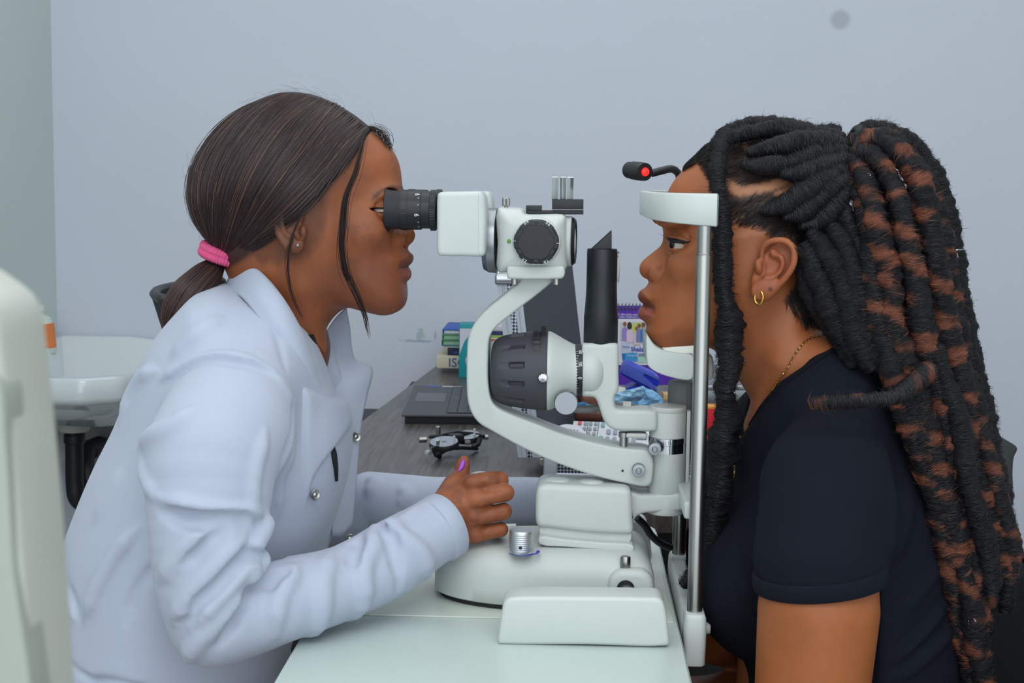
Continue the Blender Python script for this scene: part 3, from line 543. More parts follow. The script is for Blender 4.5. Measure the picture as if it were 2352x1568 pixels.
# ---------------------------------------------------------------- implicit modelling: fields on a grid, meshed by surface nets
class Field:
    def __init__(s, lo, hi, h):
        s.lo = np.array(lo, float); s.h = h; s.n = np.ceil((np.array(hi)-s.lo)/h).astype(int)+1
        s.ax = [s.lo[i]+h*np.arange(s.n[i]) for i in range(3)]
        s.f = np.full(s.n, 0.06, np.float32)
    def win(s, lo, hi):
        i0 = np.clip(np.floor((np.array(lo)-s.lo)/s.h).astype(int), 0, s.n); i1 = np.clip(np.ceil((np.array(hi)-s.lo)/s.h).astype(int)+1, 0, s.n)
        if np.any(i1 <= i0): return None
        sl = tuple(slice(a, b) for a, b in zip(i0, i1))
        return sl, s.ax[0][sl[0]][:, None, None].astype(np.float32), s.ax[1][sl[1]][None, :, None].astype(np.float32), s.ax[2][sl[2]][None, None, :].astype(np.float32)
    def add(s, sl, d, k):
        a = s.f[sl]
        if k <= 0: s.f[sl] = np.minimum(a, d); return
        h = np.clip(0.5+0.5*(a-d)/k, 0, 1); s.f[sl] = a*(1-h)+d*h-k*h*(1-h)
    def sub(s, sl, d, k):
        a = s.f[sl]; d = -d
        if k <= 0: s.f[sl] = np.maximum(a, d); return
        h = np.clip(0.5-0.5*(a-d)/k, 0, 1); s.f[sl] = a*(1-h)+d*h+k*h*(1-h)
    def isect(s, sl, d, k):
        a = s.f[sl]; h = np.clip(0.5-0.5*(a-d)/max(k,1e-6), 0, 1); s.f[sl] = a*(1-h)+d*h+k*h*(1-h)
    def ell(s, c, r, k=0.004, rot=None, op='add'):
        c = np.asarray(c, float); r = np.asarray(r, float)*np.ones(3); m = r.max()+k+2*s.h; w_ = s.win(c-m, c+m)
        if w_ is None: return
        sl, X, Y, Z = w_; x, y, z = X-c[0], Y-c[1], Z-c[2]
        if rot is not None:
            M = np.array(rot); x, y, z = M[0,0]*x+M[1,0]*y+M[2,0]*z, M[0,1]*x+M[1,1]*y+M[2,1]*z, M[0,2]*x+M[1,2]*y+M[2,2]*z
        k0 = np.sqrt((x/r[0])**2+(y/r[1])**2+(z/r[2])**2); k1 = np.sqrt((x/r[0]**2)**2+(y/r[1]**2)**2+(z/r[2]**2)**2)+1e-9
        getattr(s, op)(sl, (k0*(k0-1)/k1).astype(np.float32), k)
    def path(s, P, rad, k=0.004, op='add', kk=0.0):
        P = np.asarray(P, float); n = len(P); rad = np.full(n, rad, float) if np.isscalar(rad) else np.asarray(rad, float)
        m = rad.max()+k+2*s.h; w_ = s.win(P.min(0)-m, P.max(0)+m)
        if w_ is None: return
        sl, X, Y, Z = w_; D = None
        for i in range(n-1):
            a, b = P[i], P[i+1]; ba = b-a; L2 = float(ba@ba)+1e-12
            t = np.clip(((X-a[0])*ba[0]+(Y-a[1])*ba[1]+(Z-a[2])*ba[2])/L2, 0, 1)
            d = np.sqrt((X-a[0]-t*ba[0])**2+(Y-a[1]-t*ba[1])**2+(Z-a[2]-t*ba[2])**2)-(rad[i]+t*(rad[i+1]-rad[i]))
            if D is None: D = d
            elif kk > 0: h = np.clip(0.5+0.5*(D-d)/kk, 0, 1); D = D*(1-h)+d*h-kk*h*(1-h)
            else: D = np.minimum(D, d)
        getattr(s, op)(sl, D.astype(np.float32), k)
    def inflate(s, poly, c, p=2.0, w=None, k=0.004, op='add', ymax=0.4, y0=0.0, pad=0.03):
        # poly: (x,z) outline; section shrinks by c|y-y0|^p (or c(x,z) array function) away from the mid plane
        P = np.asarray(poly, float); lo = (P[:,0].min()-pad, y0-ymax, P[:,1].min()-pad); hi = (P[:,0].max()+pad, y0+ymax, P[:,1].max()+pad)
        w_ = s.win(lo, hi)
        if w_ is None: return
        sl, X, Y, Z = w_; x = X[:,0,:]; z = Z[0,0,:][None,:]; x, z = np.broadcast_arrays(x, z)
        d2 = poly_sd(P, x, z); dm = float(-d2.min())
        if op == 'add' and dm > 0.02:                          # round off the ridge of the inner distance so that no seam shows
            b_ = d2; sg = max(1.0, 0.17*dm/s.h); q = np.arange(-int(2.5*sg), int(2.5*sg)+1); kr = np.exp(-0.5*(q/sg)**2); kr /= kr.sum(); hw = len(q)//2
            for ax_ in (0, 1):
                pb_ = np.pad(b_, [(hw, hw) if a_ == ax_ else (0, 0) for a_ in (0, 1)], mode='edge'); b_ = sum(kr[i]*(pb_[i:i+d2.shape[0], :] if ax_ == 0 else pb_[:, i:i+d2.shape[1]]) for i in range(len(q)))
            w2 = sstep(0.18*dm, 0.55*dm, -d2); d2 = d2*(1-w2)+b_*w2
        if callable(c): cc = c(x, z)[:,None,:]
        else: cc = c
        yy = np.abs(Y-y0); d = d2[:,None,:]+cc*(yy if w is None else yy/w)**p
        getattr(s, op)(sl, d.astype(np.float32), k)
    def fold(s, pts, r, amp, k=0.006, n=5):                     # ridge (amp>0) or crease (amp<0) traced over the present surface
        P = crv(np.array([at(*q) for q in pts]), n); P = s.project(P, 0.0, 8); v, g = s.grad_at(P); g /= np.linalg.norm(g,axis=1,keepdims=True)+1e-6
        m_ = len(P); rr = r*np.clip(np.sin(np.linspace(0.12,math.pi-0.12,m_))*1.6, 0.25, 1)
        if amp > 0: s.path(P-g*(rr-amp*rr/r)[:,None], rr, k)
        else: s.path(P+g*(rr+amp*rr/r)[:,None], rr, k, 'sub')
    def mesh(s):
        f = s.f; n = s.n; ins = f < 0
        # cells with a sign change
        c = ins[:-1,:-1,:-1].astype(np.int8).copy()
        for dx in (0,1):
            for dy in (0,1):
                for dz in (0,1):
                    if dx+dy+dz: c += ins[dx:n[0]-1+dx, dy:n[1]-1+dy, dz:n[2]-1+dz]
        act = (c > 0) & (c < 8); idx = np.full(act.shape, -1, np.int64); ijk = np.argwhere(act); idx[act] = np.arange(len(ijk))
        acc = np.zeros((len(ijk), 3)); cnt = np.zeros(len(ijk)); I, J, K = ijk.T
        corners = [(a,b,d) for a in (0,1) for b in (0,1) for d in (0,1)]
        vals = {q: f[I+q[0], J+q[1], K+q[2]].astype(float) for q in corners}
        for ax in range(3):
            for q in corners:
                if q[ax] == 0:
                    q2 = list(q); q2[ax] = 1; a = vals[q]; b = vals[tuple(q2)]; m_ = (a < 0) != (b < 0)
                    t = np.where(m_, a/np.where(m_, a-b, 1), 0); p = np.array(q, float)[None,:].repeat(len(a), 0); p[:,ax] += t
                    acc += p*m_[:,None]; cnt += m_
        V = s.lo+s.h*(ijk+acc/np.maximum(cnt,1)[:,None]); Q = []
        for ax in range(3):
            u, v = (ax+1)%3, (ax+2)%3; s0 = [slice(None)]*3; s1 = [slice(None)]*3; s0[ax] = slice(0,-1); s1[ax] = slice(1,None)
            for d_ in (u, v): s0[d_] = slice(1,-1); s1[d_] = slice(1,-1)
            a = ins[tuple(s0)]; b = ins[tuple(s1)]; e = np.argwhere(a != b)
            if not len(e): continue
            fl = a[tuple(e.T)]; e = e.copy(); e[:,u] += 1; e[:,v] += 1
            def cell(du, dv): q = e.copy(); q[:,u] -= du; q[:,v] -= dv; return idx[q[:,0], q[:,1], q[:,2]]
            A, B, C_, D_ = cell(0,0), cell(1,0), cell(1,1), cell(0,1)
            quad = np.stack([A,B,C_,D_],1); quad[~fl] = quad[~fl][:,::-1]; Q.append(quad)
        return V, np.concatenate(Q)
    def grad_at(s, P):
        q = np.clip(((np.asarray(P)-s.lo)/s.h), 1.01, np.array(s.n)-2.01)
        def samp(q):
            i = np.floor(q).astype(int); t = q-i; r = 0
            for a in (0,1):
                for b in (0,1):
                    for c in (0,1):
                        wgt = (t[:,0] if a else 1-t[:,0])*(t[:,1] if b else 1-t[:,1])*(t[:,2] if c else 1-t[:,2])
                        r = r+wgt*s.f[np.minimum(i[:,0]+a,s.n[0]-1), np.minimum(i[:,1]+b,s.n[1]-1), np.minimum(i[:,2]+c,s.n[2]-1)]
            return r
        v = samp(q); g = np.stack([(samp(q+e)-samp(q-e)) for e in np.eye(3)],1)/(2*s.h); return v, g
    def project(s, P, off=0.0, it=4):
        P = np.array(P, float)
        for _ in range(it):
            v, g = s.grad_at(P); gn = np.linalg.norm(g,axis=1,keepdims=True)+1e-6; P = P-np.clip((v-off)[:,None]/gn,-0.01,0.01)*g/gn
        return P
def poly_sd(P, x, z):                                          # signed distance to a polygon (negative inside)
    P = np.asarray(P, float); n = len(P); d = np.full(x.shape, 1e9); ins = np.zeros(x.shape, bool)
    for i in range(n):
        a, b = P[i], P[(i+1)%n]; e = b-a; wx, wz = x-a[0], z-a[1]
        t = np.clip((wx*e[0]+wz*e[1])/(e@e+1e-15), 0, 1); d = np.minimum(d, (wx-e[0]*t)**2+(wz-e[1]*t)**2)
        c = (a[1] > z) != (b[1] > z)
        if abs(e[1]) > 1e-15: ins ^= c & (x < a[0]+(z-a[1])*e[0]/e[1])
    d = np.sqrt(d); return np.where(ins, -d, d)
def flat(pts, Y=0.0, n=4): return crv(np.array([at(p[0], p[1], Y) for p in pts])[:, [0,2]], n, True)
def proj(V):                                                   # world -> photograph pixels
    q = (np.asarray(V)-CAM) @ CR; return 1176+FPX*q[:,0]/-q[:,2], 784-FPX*q[:,1]/-q[:,2]
def in_poly(P, x, y): return poly_sd(np.array(P, float), x, y)
def sstep(a, b, x): t = np.clip((x-a)/(b-a), 0, 1); return t*t*(3-2*t)
def mixc(C, rgb, w_): return C*(1-w_[:,None])+np.array(rgb)[None,:]*w_[:,None]
def rotm(rx=0, ry=0, rz=0): return np.array(Matrix.Rotation(R(rz),3,'Z')@Matrix.Rotation(R(ry),3,'Y')@Matrix.Rotation(R(rx),3,'X'))
_rn = np.random.default_rng(3)
class Noise3:                                                  # smooth value noise for relief and colour
    def __init__(s, seed=1, n=64): s.g = np.random.default_rng(seed).random((n,n,n)).astype(np.float32); s.n = n
    def __call__(s, P, sc):
        q = np.asarray(P)*sc; i = np.floor(q).astype(int); t = q-i; t = t*t*(3-2*t); r = 0
        for a in (0,1):
            for b in (0,1):
                for c in (0,1):
                    r = r+(t[:,0] if a else 1-t[:,0])*(t[:,1] if b else 1-t[:,1])*(t[:,2] if c else 1-t[:,2])*s.g[(i[:,0]+a)%s.n,(i[:,1]+b)%s.n,(i[:,2]+c)%s.n]
        return r
NZ = Noise3()
def strands(name, paths, rad, m, parent, col=None, segs=3, kind=None):   # many thin hairs as one mesh; paths (n,k,3); rad scalar or (n,)
    P = np.asarray(paths, np.float32); n, k, _ = P.shape; T = np.gradient(P, axis=1); T /= np.linalg.norm(T, axis=2, keepdims=True)+1e-9
    ref = np.array([0.3,-0.5,0.81] if segs > 2 else [0.05,-1.0,0.12], np.float32); U = np.cross(T, ref); U /= np.linalg.norm(U, axis=2, keepdims=True)+1e-9; W = np.cross(T, U)
    taper = np.ones(k, np.float32); taper[-1] = 0.25; taper[0] = 0.8
    r_ = (np.ones(n, np.float32)*rad)[:,None,None]*taper[None,:,None]
    V = np.stack([P+r_*(math.cos(2*math.pi*j/segs)*U+math.sin(2*math.pi*j/segs)*W) for j in range(segs)], 2)   # n,k,segs,3
    b = (np.arange(n)[:,None,None]*k+np.arange(k-1)[None,:,None])*segs+np.arange(segs)[None,None,:]
    b2 = (np.arange(n)[:,None,None]*k+np.arange(k-1)[None,:,None])*segs+((np.arange(segs)+1)%segs)[None,None,:]
    Q = np.stack([b,b2,b2+segs,b+segs],3)
    if segs == 2: Q = Q[:,:,:1]
    Q = Q.reshape(-1,4)
    c = None
    if col is not None: c = np.repeat(np.asarray(col, np.float32), k*segs, 0)
    o = npmesh(name, V.reshape(-1,3), Q, m, parent, c)
    if kind: o['kind'] = kind
    return o
# ---------------------------------------------------------------- shared body materials
M_skin = mat('skin', (0.3,0.12,0.06), 0.48, vcol=True, bump=0.10, bscale=700, var=0.10, vscale=90, sss=0.12, spec=0.4)
M_hair = mat('hair', (0.02,0.015,0.015), 0.46, vcol=True, spec=0.4)
M_eye = mat('eyeball', (0.7,0.68,0.64), 0.12, vcol=True, spec=0.6)
M_gloss = mat('lip_skin', (0.3,0.1,0.08), 0.35, vcol=True)
def W(px, py, Y): return np.array(at(px, py, Y))
def mir(p): return np.array([p[0], -p[1], p[2]])
def both(fn, p, *a, **k): fn(p, *a, **k); fn(mir(p), *a, **k)
def eyeball(name, c, r, look, parent):
    u, v = np.mgrid[0:math.pi:25j, 0:2*math.pi:41j]; ax, e1, e2 = basis(look)
    D = (np.cos(u)[...,None]*ax+np.sin(u)[...,None]*(np.cos(v)[...,None]*e1+np.sin(v)[...,None]*e2)).reshape(-1,3)
    ang = np.degrees(u).ravel(); rr = r*(1+0.05*np.exp(-(ang/22)**2)); V = c+D*rr[:,None]
    C = np.tile(np.array(S(196,184,174)),(len(V),1)); C = mixc(C,S(40,22,14),1-sstep(25,29,ang)); C = mixc(C,S(8,6,6),1-sstep(10,12,ang))
    Q = np.array([(i*41+j,i*41+j+1,(i+1)*41+j+1,(i+1)*41+j) for i in range(24) for j in range(40)]); return npmesh(name, V, Q[:, ::-1], M_eye, parent, C)
# ---------------------------------------------------------------- patient
PT = empty('person', tuple(W(1830,1500,0.0)*np.array([1,1,0])+np.array([0,0,0.5])), 'woman in black tee with long black and auburn locs, chin on the rest', 'person')
def patient_body():
    F = Field(W(2030,1110,0)*np.array([0,0,1])+np.array([W(1455,700,0)[0],-0.115,0]), np.array([W(2010,700,0)[0],0.115,W(1700,285,0)[2]]), 0.0017)
    base = flat([(1592,368),(1562,398),(1546,418),(1533,442),(1524,470),(1519,500),(1521,522),(1527,546),(1526,575),(1519,610),(1506,645),(1494,668),(1488,695),(1486,715),(1488,740),(1485,757),(1488,768),(1499,781),(1515,792),(1530,795),(1558,793),(1594,791),(1634,800),(1668,832),(1695,870),(1733,935),(1750,1010),(1770,1130),(1980,1130),(2000,930),(1960,838),(1915,790),(1890,730),(1884,670),(1897,610),(1915,540),(1922,470),(1912,400),(1878,343),(1820,312),(1750,302),(1680,311),(1625,338)])
    zc_ = lambda py: float(W(1600,py,0)[2])
    def cbase(x,z): return np.interp(-z, [-zc_(300),-zc_(480),-zc_(600),-zc_(720),-zc_(800),-zc_(900)], [15,15,14.0,15,15.5,13])
    F.inflate(base, cbase, k=0.001, ymax=0.12)
    nose = flat([(1529,540),(1524,555),(1515.5,566),(1498,580),(1485,590.5),(1474,601),(1468.6,614),(1469.6,626),(1476,635.5),(1486,641),(1497,646),(1530,642),(1556,600),(1548,548)])
    F.inflate(nose, lambda x,z: np.interp(-z,[-zc_(545),-zc_(580),-zc_(612),-zc_(640)],[170,130,70,85]), k=0.007, ymax=0.03)
    both(lambda c,r,k: F.ell(c,r,k), W(1507,629,-0.0130), np.array([0.0082,0.0066,0.0084]), 0.003)
    both(lambda c,r,k: F.ell(c,r,k,None,'sub'), W(1489,645,-0.0068), np.array([0.0050,0.0028,0.0036]), 0.0015)
    both(lambda c,r,k: F.path([c,c+np.array([0.004,-0.002*np.sign(-c[1]),-0.006])],r,k,'sub'), W(1524,632,-0.0205), 0.0014, 0.004)
    up = flat([(1497,645),(1482,660),(1471,667),(1465,677),(1466.5,687),(1472,695),(1477,699),(1535,705),(1535,650)])
    lw = flat([(1476,701),(1468,709),(1464.5,720),(1468.5,730),(1478,736.5),(1489,744),(1535,745),(1535,703)])
    F.inflate(up, 18.0, k=0.005, ymax=0.045); F.inflate(lw, 20.0, k=0.004, ymax=0.04)
    for s in (-1,1): F.path([np.array([p[0],abs(p[1])*s,p[2]]) for p in (W(1472,698,0.0),W(1479,702,-0.008),W(1491,706,-0.0155),W(1503,709.5,-0.021),W(1512,712,-0.0245))],[0.0011,0.0011,0.0010,0.0011,0.0016],0.0028,'sub')
    # brow, cheek, jaw
    both(lambda c,r,k: F.ell(c,r,k), W(1550,505,-0.034), np.array([0.020,0.022,0.010]), 0.012)
    both(lambda c,r,k: F.ell(c,r,k), W(1592,608,-0.043), np.array([0.026,0.019,0.022]), 0.022)
    both(lambda c,r,k: F.ell(c,r,k), W(1580,690,-0.026), np.array([0.030,0.020,0.030]), 0.020)
    both(lambda c,r,k: F.path([c,c+np.array([0.060,-0.014 if c[1]<0 else 0.014,0.022])],r,k), W(1545,772,-0.022), [0.011,0.012], 0.030)
    both(lambda c,r,k: F.ell(c,r,k,None,'sub'), W(1543,556,-0.034), np.array([0.016,0.017,0.0105]), 0.010)
    # eye and lids
    ec = W(1563,558,-0.0310)
    both(lambda c,r,k: F.ell(c,r,k), ec, np.array([0.0134,0.0140,0.0132]), 0.003)
    both(lambda c,r,k: F.ell(c,r,k,rotm(0,6,0),'sub'), W(1541,562,-0.041), np.array([0.0135,0.013,0.0036]), 0.0012)
    both(lambda c,r,k: F.path([c+np.array(q)*np.array([1,1 if c[1]<0 else -1,1]) for q in ((-0.0115,0.006,0.0072),(-0.006,-0.006,0.0096),(0.004,-0.012,0.0082),(0.011,-0.011,0.004))],r,k,'sub'), ec, 0.0008, 0.0022)
    # neck muscles, shoulders
    both(lambda c,r,k: F.path([c,W(1790,830,-0.050 if c[1]<0 else 0.050),W(1742,975,-0.014 if c[1]<0 else 0.014)],r,k), W(1830,700,-0.046), [0.010,0.012,0.009], 0.020)
    both(lambda c,r,k: F.path([c,np.array([c[0]+0.010,c[1]*2.2,c[2]-0.045])],r,k), W(1895,860,-0.045), [0.04,0.035], 0.03)
    F.ell(W(1850,1060,0), np.array([0.062,0.115,0.070]), 0.03)
    # ear
    Ye=-0.080
    for s in (-1,1):
        E = lambda px,py,Y: (W(px,py,Y) if s<0 else mir(W(px,py,Y)))
        F.ell(E(1776,617,-0.079), np.array([0.0165,0.0042,0.0315]), 0.004, rotm(0,32,0)@rotm(0,0,(-10 if s<0 else 10)))
        hx=[(1754,608,-.078),(1750,590,-.080),(1752,570,-.082),(1764,557,-.085),(1780,552,-.088),(1798,552,-.090),(1813,559,-.092),(1823,572,-.0935),(1825,590,-.0940),(1821,609,-.0935),(1811,628,-.092),(1797,646,-.090),(1783,660,-.087)]
        hp_=crv(np.array([E(*q) for q in hx]),3); F.path(hp_, np.interp(np.linspace(0,1,len(hp_)),[0,.2,.5,.8,1],[0.0022,0.0030,0.0036,0.0034,0.0030]), 0.0015)
        F.ell(E(1752,668,-.0835), np.array([0.0118,0.0046,0.0105]), 0.005); F.ell(E(1768,655,-.085), np.array([0.010,0.0045,0.010]), 0.005)
        an=[(1776,578,-.084),(1788,586,-.0865),(1796,600,-.088),(1794,614,-.088),(1785,626,-.0875),(1772,633,-.087),(1762,636,-.086)]
        F.path(crv(np.array([E(*q) for q in an]),3), 0.0034, 0.003)
        F.path([E(1793,596,-.087),E(1775,588,-.083)],[0.0030,0.002],0.003)
        F.ell(E(1772,612,-.0905), np.array([0.0085,0.0085,0.0110]), 0.002, rotm(0,30,0), 'sub')
        F.ell(E(1752,618,-.086), np.array([0.0050,0.008,0.0095]), 0.002, rotm(0,20,0), 'sub'); F.ell(E(1742,634,-.084), np.array([0.0045,0.0055,0.0035]), 0.0015, rotm(0,25,0), 'sub')
        F.path(crv(np.array([E(1800,570,-.094),E(1808,586,-.096),E(1806,604,-.096),E(1798,620,-.095),E(1786,636,-.093)]),3), 0.0019, 0.002, 'sub')
        F.ell(E(1780,574,-.090), np.array([0.0065,0.005,0.0045]), 0.002, rotm(0,25,0), 'sub')
        F.ell(E(1742,612,-.0805), np.array([0.0042,0.0046,0.0075]), 0.003, rotm(0,-10,0))
    return F, ec
PF, p_ec = patient_body()
def patient_colour(V):
    x,y = proj(V); side = np.abs(V[:,1])
    C = np.tile(np.array(S(144,83,50)),(len(V),1))
    C = mixc(C,S(162,95,56),sstep(0.4,0.65,NZ(V,38))*0.5)
    C = mixc(C,S(126,66,46),sstep(30,0,np.hypot(x-1490,y-625))*0.4)
    C = mixc(C,S(150,82,58),sstep(0,-14,in_poly([(1735,560),(1770,545),(1815,550),(1835,580),(1830,610),(1800,655),(1765,690),(1735,690),(1722,660),(1735,630)],x,y))*0.6)
    lips = np.minimum(in_poly([(1455,668),(1468,666),(1474,669),(1482,680),(1493,692),(1513,709),(1500,709),(1485,703),(1472,699),(1455,699)],x,y), 99)
    lip2 = in_poly([(1455,700),(1474,700),(1490,705),(1513,711),(1502,722),(1488,732),(1470,738),(1455,730)],x,y)
    near_l = sstep(0.032,0.026,side)
    C = mixc(C,S(104,52,44),sstep(3,-2,lips)*near_l*0.85); C = mixc(C,S(138,74,66),sstep(3,-2,lip2)*near_l*0.9)
    C = mixc(C,S(60,30,24),sstep(3.0,0.5,np.abs(y-np.interp(x,[1465,1478,1492,1512],[697,702,706,712])))*(x<1514)*near_l*0.7)
    C = mixc(C,S(34,20,16),sstep(0,-7,in_poly([(1512,497),(1535,494),(1566,500),(1592,514),(1566,512),(1540,511),(1514,514)],x,y))*0.85)
    C = mixc(C,S(112,64,44),sstep(14,2,np.hypot((x-1560)/1.6,y-546))*0.45)
    # scalp: dark rooted hair with lighter parting lines
    scalp = sstep(6,-10,in_poly([(1575,392),(1600,372),(1640,440),(1648,470),(1660,500),(1690,505),(1740,520),(1765,543),(1810,540),(1838,580),(1835,640),(1800,690),(1850,735),(1990,760),(1990,250),(1560,250)],x,y)+10*(NZ(V,300)-0.5))
    C = mixc(C,S(40,27,22),scalp*0.93)
    for pl,wd,st in (([(1690,330),(1702,300),(1715,345),(1735,345),(1790,335)],7,0.75),([(1665,420),(1700,440),(1750,432),(1800,418),(1812,396),(1832,420),(1812,440),(1790,448)],15,0.9),([(1660,480),(1690,500)],22,0.7),([(1690,540),(1760,530),(1830,515)],12,0.35),([(1850,560),(1900,560)],8,0.4)):
        d = np.full(len(x),99.0)
        for (a,b),(c,e) in zip(pl[:-1],pl[1:]):
            t=np.clip(((x-a)*(c-a)+(y-b)*(e-b))/((c-a)**2+(e-b)**2),0,1); d=np.minimum(d,np.hypot(x-a-t*(c-a),y-b-t*(e-b)))
        C = mixc(C,S(176,122,92),sstep(wd*1.2,wd*0.25,d+6*(NZ(V,420)-0.5))*st)
    C = mixc(C,S(52,32,26),sstep(0.52,0.75,NZ(V,500))*sstep(40,5,np.hypot((x-1845)/0.7,(y-690)/1.6))*0.8)
    C = mixc(C,S(70,36,30),sstep(6.5,4,np.hypot(x-1769,y-664))*0.8)
    return C
V,Q = PF.mesh(); body = npmesh('body', V, Q, M_skin, PT, patient_colour(V))
# limbs and trunk below, meshed from one field and joined to the same body mesh
def join_into(o, V, Q, C):
    me=o.data; n=len(me.vertices); V0=np.empty(n*3,np.float32); me.vertices.foreach_get('co',V0); V0=V0.reshape(-1,3)
    q=np.empty(len(me.loops),np.int32); me.loops.foreach_get('vertex_index',q); C0=np.empty(n*4,np.float32); me.color_attributes['Col'].data.foreach_get('color',C0)
    V1=np.vstack([V0,V]); Q1=np.vstack([q.reshape(-1,4),Q+n]); C1=np.vstack([C0.reshape(-1,4)[:,:3],C]); name=o.name; m=me.materials[0]; p=o.parent
    bpy.data.objects.remove(o); bpy.data.meshes.remove(me); return npmesh(name,V1,Q1,m,p,C1)
G = Field((W(1560,1000,0)[0]-0.30,-0.30,0.02),(W(2230,1000,0)[0]+0.02,0.30,1.10),0.0042)
for s in (-1,1):
    sh=np.array([W(1898,1110,-0.15)[0],s*0.150,W(1898,1110,-0.15)[2]]); 
    if s<0: el=W(1850,1760,-0.21); wr=el+np.array([-0.17,0.09,-0.05]); mid=W(1880,1400,-0.20)
    else: el=np.array([W(1790,1500,0.2)[0],0.20,0.70]); wr=np.array([W(1640,1500,0.1)[0],0.10,0.73]); mid=(sh*0.45+el*0.55)
    G.path([sh,mid,el],[0.045,0.0565,0.050],0.01); G.path([el,wr],[0.045,0.030],0.02); 
    hd=wr+(wr-el)/np.linalg.norm(wr-el)*0.07; G.path([wr,hd],[0.028,0.026],0.02)
    for j in range(4): b0=hd+np.array([0,(j-1.5)*0.015,0]); G.path([b0,b0+(wr-el)/np.linalg.norm(wr-el)*0.06+np.array([0,0,-0.015])],[0.010,0.008],0.004)
    G.path([hd-(hd-wr)*0.6,hd+np.array([-0.02,-s*0.04,0])],[0.012,0.009],0.008)
    hipx=W(1930,1500,0)[0]; G.path([np.array([hipx,s*0.09,0.60]),np.array([hipx-0.36,s*0.11,0.60])],[0.085,0.062],0.03); G.path([np.array([hipx-0.36,s*0.11,0.58]),np.array([hipx-0.33,s*0.11,0.10])],[0.058,0.04],0.02); G.path([np.array([hipx-0.33,s*0.11,0.065]),np.array([hipx-0.47,s*0.12,0.055])],[0.04,0.03],0.02)
G.path([W(1915,1070,0),W(1935,1300,0),np.array([W(1930,1500,0)[0],0,0.62])],[0.075,0.10,0.115],0.03)
V,Q=G.mesh(); Cb=np.tile(np.array(S(148,85,48)),(len(V),1)); Cb=mixc(Cb,S(166,97,54),sstep(0.4,0.7,NZ(V,30))*0.4); body=join_into(body,V,Q,Cb)
for s in (1,-1): eyeball('eye', np.array([p_ec[0],p_ec[1]*s,p_ec[2]]), 0.0121, (-1,-0.62*s,-0.06), body)
# eyeliner with a wing, lashes
lp=crv(np.array([W(1529,546,-0.030),W(1535,549,-0.041),W(1545,551.5,-0.045),W(1558,553.5,-0.0465),W(1572,555.5,-0.0455),W(1588,554.5,-0.047)]),5)
lp=PF.project(lp,0.0002); part('eyeliner', tube(lp,np.interp(np.linspace(0,1,len(lp)),[0,.3,.7,1],[0.0013,0.0024,0.0020,0.0003]),8), mat('eyeliner',S(16,14,18),0.5,var=0.02), body)
ls=[]
for k in range(16):
    b0=lp[int(1+k*1.1)]; ls.append([b0,b0+np.array([-0.002,-0.001,0.0006]),b0+np.array([-0.0042,-0.002,0.003+0.0004*k*0.2])])
for k in range(8):
    b0=W(1525,541,0.02)+np.array([0,0.001*k,0]); ls.append([b0,b0+np.array([-0.002,0,0.0004]),b0+np.array([-0.0045,0,0.0025])])
strands('eyelashes', np.array(ls), 0.00018, mat('lash',S(14,12,12),0.5,var=0.02), body, kind='stuff')
